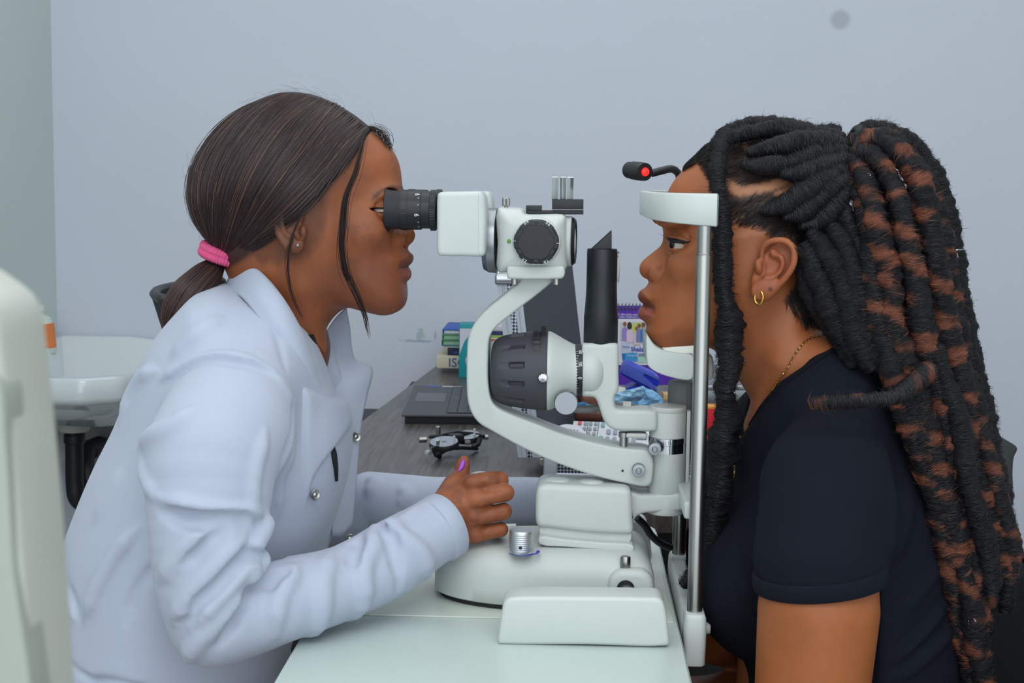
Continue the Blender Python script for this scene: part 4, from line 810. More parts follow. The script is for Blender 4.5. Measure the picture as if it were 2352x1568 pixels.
# ---------------------------------------------------------------- patient: tee shirt
M_tee = mat('black_jersey', S(20,23,33), 0.9, bump=0.15, bscale=1500, var=0.10, vscale=25, spec=0.15)
def shirt_field():
    F = Field((W(1590,1300,0)[0],-0.285,W(1700,1700,0)[2]),(W(2240,1300,0)[0],0.285,W(1900,770,0)[2]),0.0034)
    tor = flat([(1960,792),(1925,800),(1860,850),(1790,925),(1728,990),(1700,1060),(1668,1130),(1645,1200),(1628,1290),(1622,1360),(1632,1420),(1662,1470),(1700,1500),(1704,1560),(1700,1720),(2226,1720),(2216,1560),(2212,1450),(2196,1300),(2172,1160),(2140,1050),(2090,945),(2030,860),(1990,815)])
    zc_ = lambda py: float(W(1900,py,0)[2])
    F.inflate(tor, lambda x,z: np.interp(-z,[-zc_(800),-zc_(900),-zc_(1050),-zc_(1300),-zc_(1600)],[0.085,0.10,0.115,0.125,0.12]), p=2.6, w=0.165, k=0.001, ymax=0.25)
    for s in (-1,1):
        E=lambda px,py,Y: np.array([W(px,py,-abs(Y))[0],s*abs(Y),W(px,py,-abs(Y))[2]])
        F.path([E(1940,875,0.045),E(1915,1012,0.105),E(1900,1110,0.150)],[0.030,0.045,0.058],0.03)
        if s<0: F.path([E(1900,1110,0.150),E(1894,1190,0.172),E(1886,1290,0.190),E(1888,1420,0.199)],[0.058,0.062,0.0620,0.0605],0.022)
        else: F.path([E(1900,1110,0.150),E(1880,1190,0.180),E(1840,1330,0.20)],[0.058,0.062,0.060],0.022)
        F.path([E(1740,1040,.028),E(1800,975,.052),E(1850,925,.064),E(1905,880,.066),E(1955,850,.052)],[0.022,0.028,0.032,0.034,0.032],0.022)
        F.ell(E(1702,1345,0.068), np.array([0.050,0.062,0.058]), 0.04)
    # folds at the armpit, the sleeve and across the back
    for P,r_,amp in (([(1700,1150,-.165),(1712,1230,-.185),(1745,1310,-.20)],0.010,0.0045000000000000005),([(2010,1280,-.20),(2050,1200,-.195),(2075,1100,-.18)],0.012,0.0054),([(2060,1290,-.15),(2100,1210,-.14),(2120,1130,-.13)],0.012,0.0054),([(2000,1500,-.12),(2090,1450,-.12),(2180,1370,-.10)],0.010,0.0054),([(2000,1540,-.12),(2100,1500,-.12),(2190,1430,-.09)],0.010,0.0054),([(2060,1400,-.13),(2110,1350,-.12),(2160,1290,-.10)],0.010,0.0036000000000000003),([(1660,1190,-.10),(1680,1290,-.13),(1710,1380,-.14)],0.010,0.0036000000000000003)):
        F.fold(P,r_,amp)
    for P,r_,amp in (([(1690,1120,-.15),(1700,1210,-.18),(1734,1330,-.205)],0.006,-0.003),([(2045,1340,-.17),(2062,1250,-.18),(2072,1150,-.18),(2080,1060,-.16)],0.008,-0.004),([(1826,938,-.12),(1870,948,-.15),(1940,990,-.18)],0.004,-0.0012),([(2040,1470,-.13),(2110,1425,-.12),(2185,1345,-.09)],0.007,-0.003),([(2040,1530,-.13),(2110,1485,-.12),(2190,1405,-.09)],0.007,-0.003)):
        F.fold(P,r_,amp)
    # neck opening and hems
    hole = flat([(1690,1006),(1716,994),(1744,962),(1783,918),(1832,864),(1881,821),(1948,786),(2000,766),(2000,620),(1600,620),(1600,1006)],-0.055,2)
    F.inflate(hole, 3.0, k=0.002, op='sub', ymax=0.25)
    w_=F.win((-1,-0.4,0),(2,0.4,2)); sl,X,Y,Z=w_
    a=W(1735,1358,-0.2); b=W(2040,1327,-0.2); t=(b-a)/np.linalg.norm(b-a); nrm=np.array([t[2],0,-t[0]])   # below the hem is positive
    near = np.clip(0.150-(-Y),-1,1)     # only the near sleeve
    dh=((X-a[0])*nrm[0]+(Z-a[2])*nrm[2]); cut=np.maximum(dh,0)*0+dh
    arm=np.sqrt((X-W(1888,1400,-0.2)[0])**2+(Y+0.200)**2)-0.080
    slv=np.maximum(np.maximum(cut*-1,arm),-1); F.sub(sl,np.broadcast_to(np.maximum(-dh*1.0,arm),F.f[sl].shape).astype(np.float32)*1.0,0.0015)
    return F
TF = shirt_field(); V,Q = TF.mesh(); tee = npmesh('tee_shirt', V, Q, M_tee, PT); tee['label']='plain black jersey tee shirt with short sleeves'
M_rib = mat('black_rib', S(15,17,25), 0.9, bump=0.2, bscale=2500, var=0.05, spec=0.2)
nk=crv(np.array([W(1712,996,-0.004),W(1744,964,-0.035),W(1785,922,-0.058),W(1834,868,-0.075),W(1883,824,-0.082),W(1948,790,-0.06),W(1985,780,0.0)]),10)
nk=TF.project(nk,0.0); nk=np.vstack([nk,[mir(q) for q in nk[::-1]]]); part('neck_band', tube(nk,0.0032,10), M_rib, tee)
cS=W(1888,1356,-0.2); a=W(1735,1358,-0.2); b=W(2040,1327,-0.2); t=(b-a)/np.linalg.norm(b-a); cS=(a+b)/2; cS[1]=-0.1955
ring=[cS+t*math.cos(q)*0.061*1.0+np.array([0,1,0])*math.sin(q)*0.061 for q in np.linspace(0,2*math.pi,61)[:-1]]
up_=np.array([-t[2],0,t[0]]); Vh=[];Fh=[]
for i,q in enumerate(ring):
    d=(q-cS)/0.061
    for (dr,dz) in ((-0.0015,-0.001),(0.0010,-0.001),(0.0019,0.001),(0.0019,0.0135),(0.0010,0.0148),(-0.0015,0.0150)): Vh.append(q+d*dr+up_*dz)
n_=len(ring)
for i in range(n_):
    for k in range(6): Fh.append((i*6+k,((i+1)%n_)*6+k,((i+1)%n_)*6+(k+1)%6,i*6+(k+1)%6))
part('sleeve_hem',(Vh,Fh),M_tee,tee,60)
# ---------------------------------------------------------------- patient: locs
HAIR = empty('hair', (0,0,0)); HAIR.parent = PT; HAIR.location = -PT.location
BLK = np.array(S(17,16,21)); AUB = np.array(S(116,66,48)); AUB2 = np.array(S(84,44,32))
M_loc = mat('loc_fibre', (0.02,0.02,0.02), 0.55, vcol=True, bump=1.0, bscale=1100, spec=0.3)
def make_loc(pts, rad, auburn=0.0, onhead=False, seed=1, fuzz=4000, name='loc', rtip=0.7, lump=1.0, taper0=0.8):
    rg=np.random.default_rng(seed*17+5); P=np.array([W(*q) for q in pts]); P=crv(P,14)
    d=np.concatenate([[0],np.cumsum(np.linalg.norm(np.diff(P,axis=0),axis=1))]); n=max(12,int(d[-1]/0.0024)); s=np.linspace(0,d[-1],n)
    P=np.stack([np.interp(s,d,P[:,k]) for k in range(3)],1)
    r0=np.interp(s/d[-1],np.linspace(0,1,len(rad)),np.array(rad)*mpp(-0.07)) if not np.isscalar(rad) else np.full(n,rad*mpp(-0.07))
    r0=r0*np.where(s<0.015,taper0+(1-taper0)*s/0.015,1)*np.where(d[-1]-s<0.012,rtip+(1-rtip)*(d[-1]-s)/0.012,1)
    if onhead:
        for _ in range(2):
            v,g=PF.grad_at(P); gn=np.linalg.norm(g,axis=1,keepdims=True)+1e-6; sh=np.clip((r0*0.75-v),0,0.05); P=P+g/gn*sh[:,None]
    wob=np.stack([NZ(np.stack([s*22,np.full(n,seed*3.1+j),np.full(n,7.7)],1),1.0)-0.5 for j in range(3)],1); P=P+wob*0.006*np.minimum(1,s/0.02)[:,None]
    K=18; T=np.gradient(P,axis=0); T/=np.linalg.norm(T,axis=1,keepdims=True)+1e-9; u=np.cross(T[0],[0.2,0.9,0.3]); U=[];
    for i in range(n): u=u-T[i]*(u@T[i]); u=u/np.linalg.norm(u); U.append(u.copy())
    U=np.array(U); Wv=np.cross(T,U); th=np.linspace(0,2*math.pi,K,endpoint=False)
    S_,TH=np.meshgrid(s,th,indexing='ij'); D=np.cos(TH)[...,None]*U[:,None,:]+np.sin(TH)[...,None]*Wv[:,None,:]
    pitch=0.0105*(1+0.0*seed); ph=2*math.pi*S_/pitch+TH*1.0+seed+2.2*(NZ(np.stack([S_.ravel()*30,np.full(S_.size,seed*1.3),np.zeros(S_.size)],1),1.0).reshape(S_.shape)-0.5)
    q=(P[:,None,:]+D*0.01).reshape(-1,3); n1=NZ(q+seed,110).reshape(S_.shape)-0.5; n2=NZ(q+seed,330).reshape(S_.shape)-0.5; n3=NZ(q+seed,48).reshape(S_.shape)-0.5
    rel=1+0.13*(np.abs(np.sin(ph/2))-0.6)+lump*(0.42*n1+0.20*n2+0.50*n3)
    Vv=(P[:,None,:]+D*(r0[:,None]*rel)[...,None]).reshape(-1,3)
    idx=np.arange(n*K).reshape(n,K); Q=np.stack([idx[:-1],np.roll(idx,-1,1)[:-1],np.roll(idx,-1,1)[1:],idx[1:]],2).reshape(-1,4)
    Vv=np.vstack([Vv,P[:1],P[-1:]]); e0=np.stack([np.full(K//2,n*K),idx[0][(2*np.arange(K//2)+2)%K],idx[0][2*np.arange(K//2)+1],idx[0][2*np.arange(K//2)]],1); e1=np.stack([np.full(K//2,n*K+1),idx[-1][2*np.arange(K//2)],idx[-1][2*np.arange(K//2)+1],idx[-1][(2*np.arange(K//2)+2)%K]],1)
    Q=np.vstack([Q,e0,e1])
    C=np.tile(BLK,(n*K+2,1))*(0.75+0.6*np.clip(np.concatenate([n1.ravel()+0.5,[0.5,0.5]]),0,1))[:,None]
    if auburn>0:
        pt=np.sin(2*math.pi*S_/(0.030+0.006*math.sin(seed))+TH*1.0+seed*2.1)+3.0*(NZ(q+seed*2,62).reshape(S_.shape)-0.5)+1.6*(NZ(q+seed,190).reshape(S_.shape)-0.5)
        wgt=np.concatenate([(sstep(0.85-auburn*1.1,1.75-auburn*1.1,pt)*0.95).ravel(),[0,0]]); am=AUB[None,:]*(0.75+0.5*np.concatenate([(n2+0.5).ravel(),[.5,.5]]))[:,None]
        C=C*(1-wgt[:,None])+am*wgt[:,None]
    o=npmesh(name,Vv,Q,M_loc,HAIR,C)
    # loose fibres lying round the wrap
    m_=int(fuzz*max(0.4,d[-1]/0.30)); ii=rg.integers(1,n-1,m_); jj=rg.integers(0,K,m_); b0=Vv[ii*K+jj]; nr=D[ii,jj]; tg=T[ii]; rd=np.cross(nr,tg); sg=np.where(rg.random(m_)<0.5,-1,1)[:,None]
    ln=(0.005+0.012*rg.random(m_)**1.5)[:,None]; a1=(0.04+0.13*rg.random(m_))[:,None]; al=(rg.random(m_)-0.35)[:,None]*1.0; dr=rd*sg+tg*al; dr/=np.linalg.norm(dr,axis=1,keepdims=True)
    wild=(rg.random(m_)<0.07)[:,None]
    ctr=P[ii]; rb=np.linalg.norm(b0-ctr,axis=1,keepdims=True)+1e-6; nn_=(b0-ctr)/rb; rd=np.cross(nn_,tg); fib=[b0-nn_*0.0004]
    for k_ in (0.35,0.68,1.0):
        ph_=sg*ln*k_/rb; lf=0.0003+ln*a1*0.5*math.sin(math.pi*k_*0.8)+wild*ln*0.35*k_*k_
        fib.append(ctr+(np.cos(ph_)*nn_+np.sin(ph_)*rd)*(rb+lf)+tg*(al*ln*k_*0.8))
    strands('loose_fibres', np.stack(fib,1), 0.00013, M_hair, o, np.clip(C[ii*K+jj]*(0.5+1.4*rg.random(m_)[:,None]**1.5)+np.array([0.007,0.008,0.012])*rg.random(m_)[:,None]**3*1.4,0,1), segs=2, kind='stuff')  # random bluish lift: sheen highlights of black hair painted into the fibre colours
    return o,P,r0
def cuff(P, r0, frac, m=None, parent=None):
    i=int(len(P)*frac); t=P[min(i+3,len(P)-1)]-P[i-3]; t/=np.linalg.norm(t); mb=MB(); r_=r0[i]*0.95; ax,u,v=basis(t); c=P[i]
    for k in range(2): mb.add(*tube([c+ax*(0.005 if k else -0.005)+r_*(math.cos(a)*u+math.sin(a)*v) for a in np.linspace(0,2*math.pi,33)],0.0007,6,False))
    for j in range(9):
        a0=2*math.pi*j/9
        for sg in (-1,1):
            mb.add(*tube([c+ax*0.005*math.cos(math.pi*q)+r_*1.02*(math.cos(a0+sg*0.34*math.sin(math.pi*q))*u+math.sin(a0+sg*0.34*math.sin(math.pi*q))*v) for q in np.linspace(0,1,7)],0.0005,5,False))
    return mb.build('filigree_cuff', M_chrome, parent)
LOCS=[]
def L(pts,rad,aub=0.0,onhead=False,**k): LOCS.append(make_loc(pts,rad,aub,onhead,seed=len(LOCS)+1,**k)); return LOCS[-1]
# scalp rows gathered back to the tie (near side, then far side)
rows=[([(1648,318,-.012),(1700,296,-.012),(1770,290,-.01),(1850,298,-.01),(1930,306,-.01)],[17,21,22,22,20]),
([(1662,322,-.035),(1720,308,-.035),(1790,300,-.033),(1860,306,-.03),(1935,318,-.025)],[14,20,22,22,20]),
([(1715,352,-.055),(1770,340,-.057),(1840,326,-.052),(1900,324,-.042),(1945,336,-.035)],[12,21,23,22,20]),
([(1700,378,-.062),(1755,382,-.066),(1815,372,-.062),(1880,352,-.052),(1948,352,-.04)],[10,22,23,22,20]),
([(1790,398,-.072),(1830,396,-.070),(1880,378,-.062),(1920,368,-.055),(1950,366,-.046)],[10,20,22,21,20]),
([(1745,486,-.077),(1800,474,-.078),(1850,442,-.075),(1900,408,-.066),(1950,384,-.05)],[10,22,25,24,20]),
([(1800,500,-.080),(1850,486,-.080),(1895,452,-.074),(1930,415,-.062),(1955,394,-.05)],[10,21,24,23,20]),
([(1838,520,-.082),(1880,508,-.078),(1918,470,-.070),(1945,430,-.060),(1960,402,-.05)],[10,22,24,23,20])]
for i,(p,r_) in enumerate(rows): L(p,r_,0.0,True)
for i,(p,r_) in enumerate(rows[1:7:2]): L([(a,b,-c) for a,b,c in p],r_,0.0,True,fuzz=800)
# front loc beside the face
FL=L([(1668,305,-.050),(1653,345,-.068),(1650,410,-.080),(1651,480,-.082),(1654,560,-.082),(1658,640,-.080),(1668,710,-.078),(1671,780,-.076),(1670,850,-.074),(1663,905,-.070),(1664,970,-.070),(1658,1040,-.070),(1654,1100,-.068),(1644,1170,-.066),(1632,1240,-.064),(1604,1310,-.06),(1570,1346,-.055)],[17,18,19,19,20,22,28,33,31,19,32,34,30,27,23,19,15],0.0,fuzz=6000,lump=1.5)
cuff(FL[1],FL[2],0.545,None,HAIR)
# hair behind the ear falling over the nape
for p,r_ in (([(1845,556,-.080),(1872,625,-.086),(1905,700,-.088),(1940,765,-.090),(1985,835,-.10)],[16,24,27,27,24]),([(1862,530,-.080),(1908,600,-.088),(1945,690,-.092),(1968,770,-.098),(2005,850,-.11)],[18,26,28,27,24]),([(1900,500,-.076),(1945,580,-.086),(1975,670,-.094),(1990,760,-.10),(2028,850,-.112)],[18,25,27,27,24]),([(1838,590,-.076),(1856,660,-.076),(1892,725,-.078),(1935,780,-.084),(1975,840,-.095)],[12,22,26,27,24]),([(1930,470,-.068),(1965,560,-.08),(1995,660,-.092),(2010,760,-.10),(2040,850,-.115)],[20,24,25,25,24]),([(1880,620,-.05),(1915,700,-.045),(1955,780,-.05),(2010,860,-.06),(2080,950,-.07)],[22,28,28,28,26])): L(p,r_,0.0,True)
# ponytail
pony=[([(1952,330,-.02),(2010,296,-.02),(2078,318,-.02),(2132,372,-.025),(2166,450,-.03),(2184,540,-.035),(2198,625,-.04),(2208,720,-.045),(2220,805,-.05),(2246,890,-.055),(2262,970,-.06),(2276,1060,-.06),(2294,1140,-.06),(2312,1230,-.06),(2318,1320,-.06),(2308,1408,-.06)],25,0.0),
([(1956,322,-.05),(2020,318,-.06),(2072,352,-.07),(2105,410,-.078),(2126,490,-.084),(2142,570,-.088),(2157,650,-.09),(2172,730,-.09),(2186,810,-.09),(2203,890,-.09),(2220,985,-.09),(2242,1075,-.09),(2266,1155,-.088),(2290,1235,-.085),(2300,1330,-.08)],27,0.62),
([(1958,345,-.055),(2000,356,-.07),(2038,405,-.085),(2066,475,-.094),(2084,560,-.10),(2100,640,-.104),(2113,720,-.106),(2122,800,-.108),(2142,880,-.11),(2166,965,-.11),(2184,1055,-.108),(2206,1135,-.105),(2226,1225,-.10),(2238,1310,-.098),(2246,1400,-.095),(2250,1500,-.095)],27,0.62),
([(1958,362,-.055),(1984,408,-.075),(2006,475,-.09),(2024,560,-.10),(2040,640,-.106),(2052,720,-.11),(2066,790,-.115),(2088,865,-.12),(2112,945,-.12),(2138,1025,-.118),(2162,1115,-.114),(2186,1195,-.11),(2206,1290,-.105),(2218,1385,-.10),(2228,1480,-.10),(2242,1575,-.10)],27,0.62),
([(1960,335,-.03),(2040,322,-.035),(2098,372,-.045),(2148,470,-.055),(2168,580,-.06),(2184,690,-.065),(2204,800,-.07),(2232,900,-.075),(2250,1000,-.075),(2262,1100,-.075),(2284,1200,-.07)],25,0.12),
([(1960,385,-.05),(1978,455,-.075),(1998,545,-.09),(2008,640,-.10),(2020,740,-.108),(2042,830,-.118),(2076,905,-.125),(2112,990,-.122),(2146,1085,-.118),(2172,1180,-.112),(2196,1285,-.106),(2210,1390,-.10),(2228,1500,-.10),(2236,1580,-.10)],25,0.30),
([(2150,790,-.11),(2172,870,-.112),(2198,950,-.116),(2214,1030,-.118),(2226,1110,-.118),(2250,1190,-.115),(2268,1270,-.11),(2278,1360,-.105)],23,0.0),
([(2085,500,-.07),(2112,600,-.08),(2130,700,-.085),(2150,800,-.09),(2172,900,-.09),(2196,1000,-.09),(2222,1110,-.088),(2246,1210,-.085),(2262,1310,-.08),(2270,1400,-.08)],24,0.35),
([(2050,430,-.06),(2075,540,-.075),(2088,640,-.08),(2098,740,-.085),(2115,840,-.095),(2142,930,-.095),(2168,1020,-.09),(2195,1120,-.088),(2215,1220,-.085),(2232,1330,-.08),(2245,1440,-.08),(2255,1540,-.08)],24,0.2),
([(1962,330,.0),(2030,300,.01),(2090,345,.015),(2138,430,.01),(2168,540,.0),(2190,660,-.01),(2212,780,-.02),(2240,880,-.025),(2260,980,-.03)],25,0.0),
([(2030,850,-.118),(2070,925,-.126),(2100,1000,-.124),(2130,1090,-.118),(2156,1190,-.112),(2182,1300,-.106),(2200,1400,-.10),(2214,1500,-.10)],24,0.45),
([(2240,960,-.09),(2262,1040,-.092),(2284,1110,-.09),(2304,1180,-.086),(2322,1260,-.082),(2316,1340,-.08)],20,0.35),
([(1975,400,-.02),(2010,520,-.03),(2040,640,-.04),(2070,760,-.05),(2110,880,-.06),(2150,990,-.06),(2185,1100,-.06),(2215,1220,-.06),(2240,1340,-.06),(2260,1460,-.06)],27,0.0),([(2010,360,.01),(2060,440,.0),(2100,560,-.01),(2130,680,-.02),(2160,800,-.03),(2195,920,-.04),(2225,1040,-.045),(2255,1160,-.05),(2280,1280,-.05)],27,0.0),([(1985,380,-.05),(2030,480,-.065),(2060,580,-.07),(2075,690,-.075),(2095,790,-.08),(2120,880,-.09)],24,0.1),
([(2210,1300,-.115),(2226,1380,-.11),(2240,1460,-.11),(2256,1540,-.11),(2262,1600,-.11)],25,0.5)]
for p,r_,a in pony: L(p,[r_*0.75,r_,r_,r_*1.05,r_,r_*0.92],a,False)
cuff(LOCS[-16][1],LOCS[-16][2],0.345,None,HAIR); cuff(LOCS[-13][1],LOCS[-13][2],0.44,None,HAIR); cuff(LOCS[-1][1],LOCS[-1][2],0.42,None,HAIR); cuff(LOCS[-13][1],LOCS[-13][2],0.07,None,HAIR)
# stray loc across the shoulder
L([(1866,925,-.196),(1900,927,-.208),(1950,922,-.212),(2000,919,-.206),(2050,910,-.19),(2095,885,-.165),(2135,850,-.14)],[14,15,15,16,17,19,20],0.10,rtip=0.92,lump=0.6)
# elastic tie round the gathered locs
tc_=W(1951,352,-.03); tv_=np.array([0.93,0,-0.30]); ax,u,v=basis(tv_)
part('hair_tie', tube([tc_+0.029*math.cos(a)*u+0.0255*math.sin(a)*v for a in np.linspace(0,2*math.pi,49)],0.0048,12,False), mat('black_elastic',S(18,18,24),0.7,bump=0.4,bscale=900), HAIR)
# short hair along the hairline
def edges():
    me=body.data; n=len(me.vertices); V=np.empty(n*3,np.float32); me.vertices.foreach_get('co',V); V=V.reshape(-1,3); N_=np.empty(n*3,np.float32); me.vertices.foreach_get('normal',N_); N_=N_.reshape(-1,3)
    x,y=proj(V); d=in_poly([(1568,392),(1600,372),(1640,440),(1648,470),(1660,510),(1690,520),(1740,530),(1765,545),(1810,540),(1838,580),(1835,640),(1800,690),(1850,735),(1990,760),(1990,250),(1560,250)],x,y)
    bare=in_poly([(1655,405),(1700,428),(1790,412),(1812,388),(1838,420),(1805,452),(1740,452),(1700,468),(1655,470)],x,y)<0; ok=np.where((~bare)&(V[:,2]>W(1800,745,0)[2])&(d<4)&(N_[:,1]<0.4))[0]; rg=np.random.default_rng(5); pw=np.where(d[ok]>-30,3.0,1.0); ii=rg.choice(ok,9000,p=pw/pw.sum())
    b0=V[ii]; nn=N_[ii]; tgt=np.array(W(1950,360,-0.04)); dr=tgt-b0; low=(proj(b0)[1]>560)[:,None]; dr=np.where(low,np.array([0.5,0,-1.0]),dr); dr=dr+0.35*np.linalg.norm(dr,axis=1,keepdims=True)*(rg.random((len(ii),3))-0.5); dr=dr-nn*(dr*nn).sum(1,keepdims=True); dr/=np.linalg.norm(dr,axis=1,keepdims=True)+1e-9
    ln=(0.006+0.011*rg.random(len(ii)))[:,None]; cu=(rg.random((len(ii),1))-0.5)*0.8; sd=np.cross(nn,dr)
    return np.stack([b0-nn*0.0003,b0+dr*ln*0.33+nn*ln*0.16,b0+dr*ln*0.66+nn*ln*0.18+sd*ln*cu*0.3,b0+dr*ln*0.95+nn*ln*0.10+sd*ln*cu],1)
E_=edges(); strands('short_hair', E_, 0.00016, M_hair, HAIR, np.tile(np.array(S(30,25,26)),(len(E_),1)), kind='stuff')
# ---------------------------------------------------------------- jewellery
ER = empty('hoop_earring', tuple(W(1742,684,-0.088)), 'small gold hoop earring in the ear of the woman with locs', 'earring')
ec_=W(1743,683,-0.0885); part('hoop', tube([ec_+0.0068*np.array([0.55*math.sin(a),-0.80*math.sin(a)*0.5,math.cos(a)]) for a in np.linspace(0.5,2*math.pi-0.3,40)],np.interp(np.linspace(0,1,40),[0,.6,1],[0.0011,0.0013,0.0007]),10), M_gold, ER)
NK = empty('necklace', tuple(W(1710,1110,-0.02)), 'thin gold chain necklace at the neck of the woman with locs', 'necklace')
ch=crv(np.array([W(1893,752,-0.060),W(1850,782,-0.064),W(1815,835,-0.062),W(1780,885,-0.056),W(1748,945,-0.045),W(1722,1010,-0.030),W(1700,1070,-0.020),W(1682,1110,-0.012),W(1672,1136,-0.006)]),14)
v_,g_=PF.grad_at(ch); ins_=(proj(ch)[1]<1010); chp=PF.project(ch,0.0012); ch=np.where(ins_[:,None],chp,ch); chs=TF.project(ch,0.0015); ch=np.where(ins_[:,None],ch,chs)
d=np.concatenate([[0],np.cumsum(np.linalg.norm(np.diff(ch,axis=0),axis=1))]); nl=int(d[-1]/0.0024); 
mb=MB()
for i in range(nl):
    c=np.array([np.interp((i+0.5)*0.0024,d,ch[:,k]) for k in range(3)]); c2=np.array([np.interp((i+1.0)*0.0024,d,ch[:,k]) for k in range(3)]); ax,u,v=basis(c2-c+1e-7); w_=u if i%2 else v
    mb.add(*tube([c+ax*0.0016*math.cos(a)+w_*0.0008*math.sin(a) for a in np.linspace(0,2*math.pi,9)],0.00032,5,False))
o=mb.build('chain',M_gold,NK); o['kind']='stuff'
for q in (0.30,0.52,0.80): part('chain_bead', lathe([(0,-0.0016),(0.0013,-0.001),(0.0016,0),(0.0013,0.001),(0,0.0016)],ch[int(q*(len(ch)-1))],(0,0,1),16), M_gold, NK)
# ---------------------------------------------------------------- examiner
DR = empty('person', tuple(W(420,1500,0.0)*np.array([1,1,0])+np.array([0,0,0.5])), 'woman in white lab coat with pink hair tie, looking into the eyepieces', 'person')
def doctor_body():
    F = Field((W(415,700,0)[0],-0.105,W(700,905,0)[2]),(W(965,700,0)[0],0.105,W(700,225,0)[2]),0.0017)
    base = flat([(896,338),(907,353),(916,374),(921,397),(923,418),(924,434),(921,450),(915,470),(913,490),(914,520),(915,550),(913,568),(917,585),(920,612),(921,640),(926,655),(929,672),(929,686),(925,698),(916,706),(903,710),(888,709),(858,707),(829,705),(800,706),(776,719),(750,752),(736,790),(726,850),(722,915),(565,915),(560,780),(548,700),(528,640),(498,575),(472,512),(458,450),(463,380),(488,322),(532,278),(590,252),(660,242),(730,247),(790,264),(840,290),(872,314)])
    zc_ = lambda py: float(W(700,py,0)[2])
    F.inflate(base, lambda x,z: np.interp(-z,[-zc_(300),-zc_(480),-zc_(600),-zc_(700),-zc_(800)],[15,15,14.5,15.5,14]), k=0.001, ymax=0.12)
    nose = flat([(913,462),(921,490),(934,512),(947,524),(953,535),(953.6,543),(950.5,552),(943.5,560),(934,565),(905,562),(882,520),(898,468)])
    F.inflate(nose, lambda x,z: np.interp(-z,[-zc_(465),-zc_(500),-zc_(535),-zc_(562)],[160,120,66,80]), k=0.007, ymax=0.03)
    B=lambda c,r,k,**q: both(lambda c_,r_,k_: F.ell(c_,r_,k_,**q), c, np.array(r), k)
    B(W(915,549,-0.0135),[0.0084,0.0068,0.0084],0.003); B(W(931,562,-0.0070),[0.005,0.0028,0.0034],0.0015,op='sub')
    both(lambda c,r,k: F.path([c,c+np.array([-0.003,0,-0.007])],r,k,'sub'), W(899,549,-0.0210), 0.0014, 0.004)
    up = flat([(933,566),(937,573),(941,579),(948,585),(950,592),(947,602),(941,609),(936,612.5),(878,620),(878,572)]); lw = flat([(936,614.5),(943,620),(945,629),(943,638),(936.5,644),(926,648),(878,652),(878,617)])
    F.inflate(up, 16.5, k=0.005, ymax=0.045); F.inflate(lw, 18.5, k=0.004, ymax=0.04)
    for s in (-1,1): F.path([np.array([p[0],abs(p[1])*s,p[2]]) for p in (W(939,613.3,0.0),W(930,614,-0.008),W(918,616,-0.0155),W(907,618,-0.0215),W(899,619.5,-0.0255))],[0.0011,0.0011,0.0010,0.0011,0.0017],0.0028,'sub')
    B(W(884,448,-0.028),[0.016,0.015,0.008],0.016); B(W(832,530,-0.043),[0.026,0.018,0.022],0.028); B(W(845,620,-0.026),[0.032,0.021,0.032],0.020)
    both(lambda c,r,k: F.path([c,c+np.array([-0.070,-0.016 if c[1]<0 else 0.016,0.030])],r,k), W(880,688,-0.022), [0.011,0.012], 0.030)
    B(W(902,484,-0.034),[0.016,0.017,0.0105],0.010,op='sub')
    ec = W(884,483,-0.0315)
    B(ec,[0.0136,0.0142,0.0132],0.003); B(W(880,484,-0.043),[0.0150,0.013,0.0019],0.0010,op='sub',rot=rotm(0,8,0))
    both(lambda c,r,k: F.path([c+np.array(q)*np.array([1,1 if c[1]<0 else -1,1]) for q in ((0.008,-0.002,0.0090),(0.001,-0.010,0.0088),(-0.008,-0.012,0.005))],r,k,'sub'), ec, 0.0009, 0.0022)
    e0=W(887,483,-0.033); w_=F.win((e0[0]-0.01,-0.07,e0[2]-0.035),(e0[0]+0.06,0.07,e0[2]+0.035)); sl,X,Y,Z=w_
    cyl_=np.sqrt((np.abs(Y)-0.033)**2+(Z-e0[2])**2)-0.0224; F.sub(sl,(np.maximum(cyl_,e0[0]-X)+0*F.f[sl]).astype(np.float32),0.002)
    for s in (-1,1):
        E = lambda px,py,Y: (W(px,py,Y) if s<0 else mir(W(px,py,Y)))
        F.ell(E(660,518,-.078), np.array([0.0150,0.0042,0.0300]), 0.004, rotm(0,-24,0)@rotm(0,0,(10 if s<0 else -10)))
        hp_=crv(np.array([E(*q) for q in ((690,505,-.076),(690,490,-.076),(678,478,-.078),(658,478,-.080),(643,492,-.082),(637,512,-.084),(640,534,-.086),(650,554,-.087),(662,568,-.086))]),3); F.path(hp_,0.0033,0.0015)
        F.ell(E(677,563,-.0835), np.array([0.0095,0.0045,0.0085]), 0.005); F.ell(E(672,520,-.089), np.array([0.008,0.0085,0.012]),0.002,rotm(0,-20,0),'sub'); F.ell(E(686,536,-.085), np.array([0.0045,0.006,0.007]),0.002,None,'sub'); F.ell(E(697,532,-.0795), np.array([0.004,0.0045,0.007]),0.003)
        F.path(crv(np.array([E(650,495,-.087),(E(648,515,-.088)),E(655,535,-.087),E(668,545,-.086)]),3),0.003,0.003)
    both(lambda c,r,k: F.path([c,W(690,660,-0.046 if c[1]<0 else 0.046),W(728,800,-0.014 if c[1]<0 else 0.014)],r,k), W(645,580,-0.046), [0.010,0.012,0.009], 0.020)
    return F, ec
DF, d_ec = doctor_body()
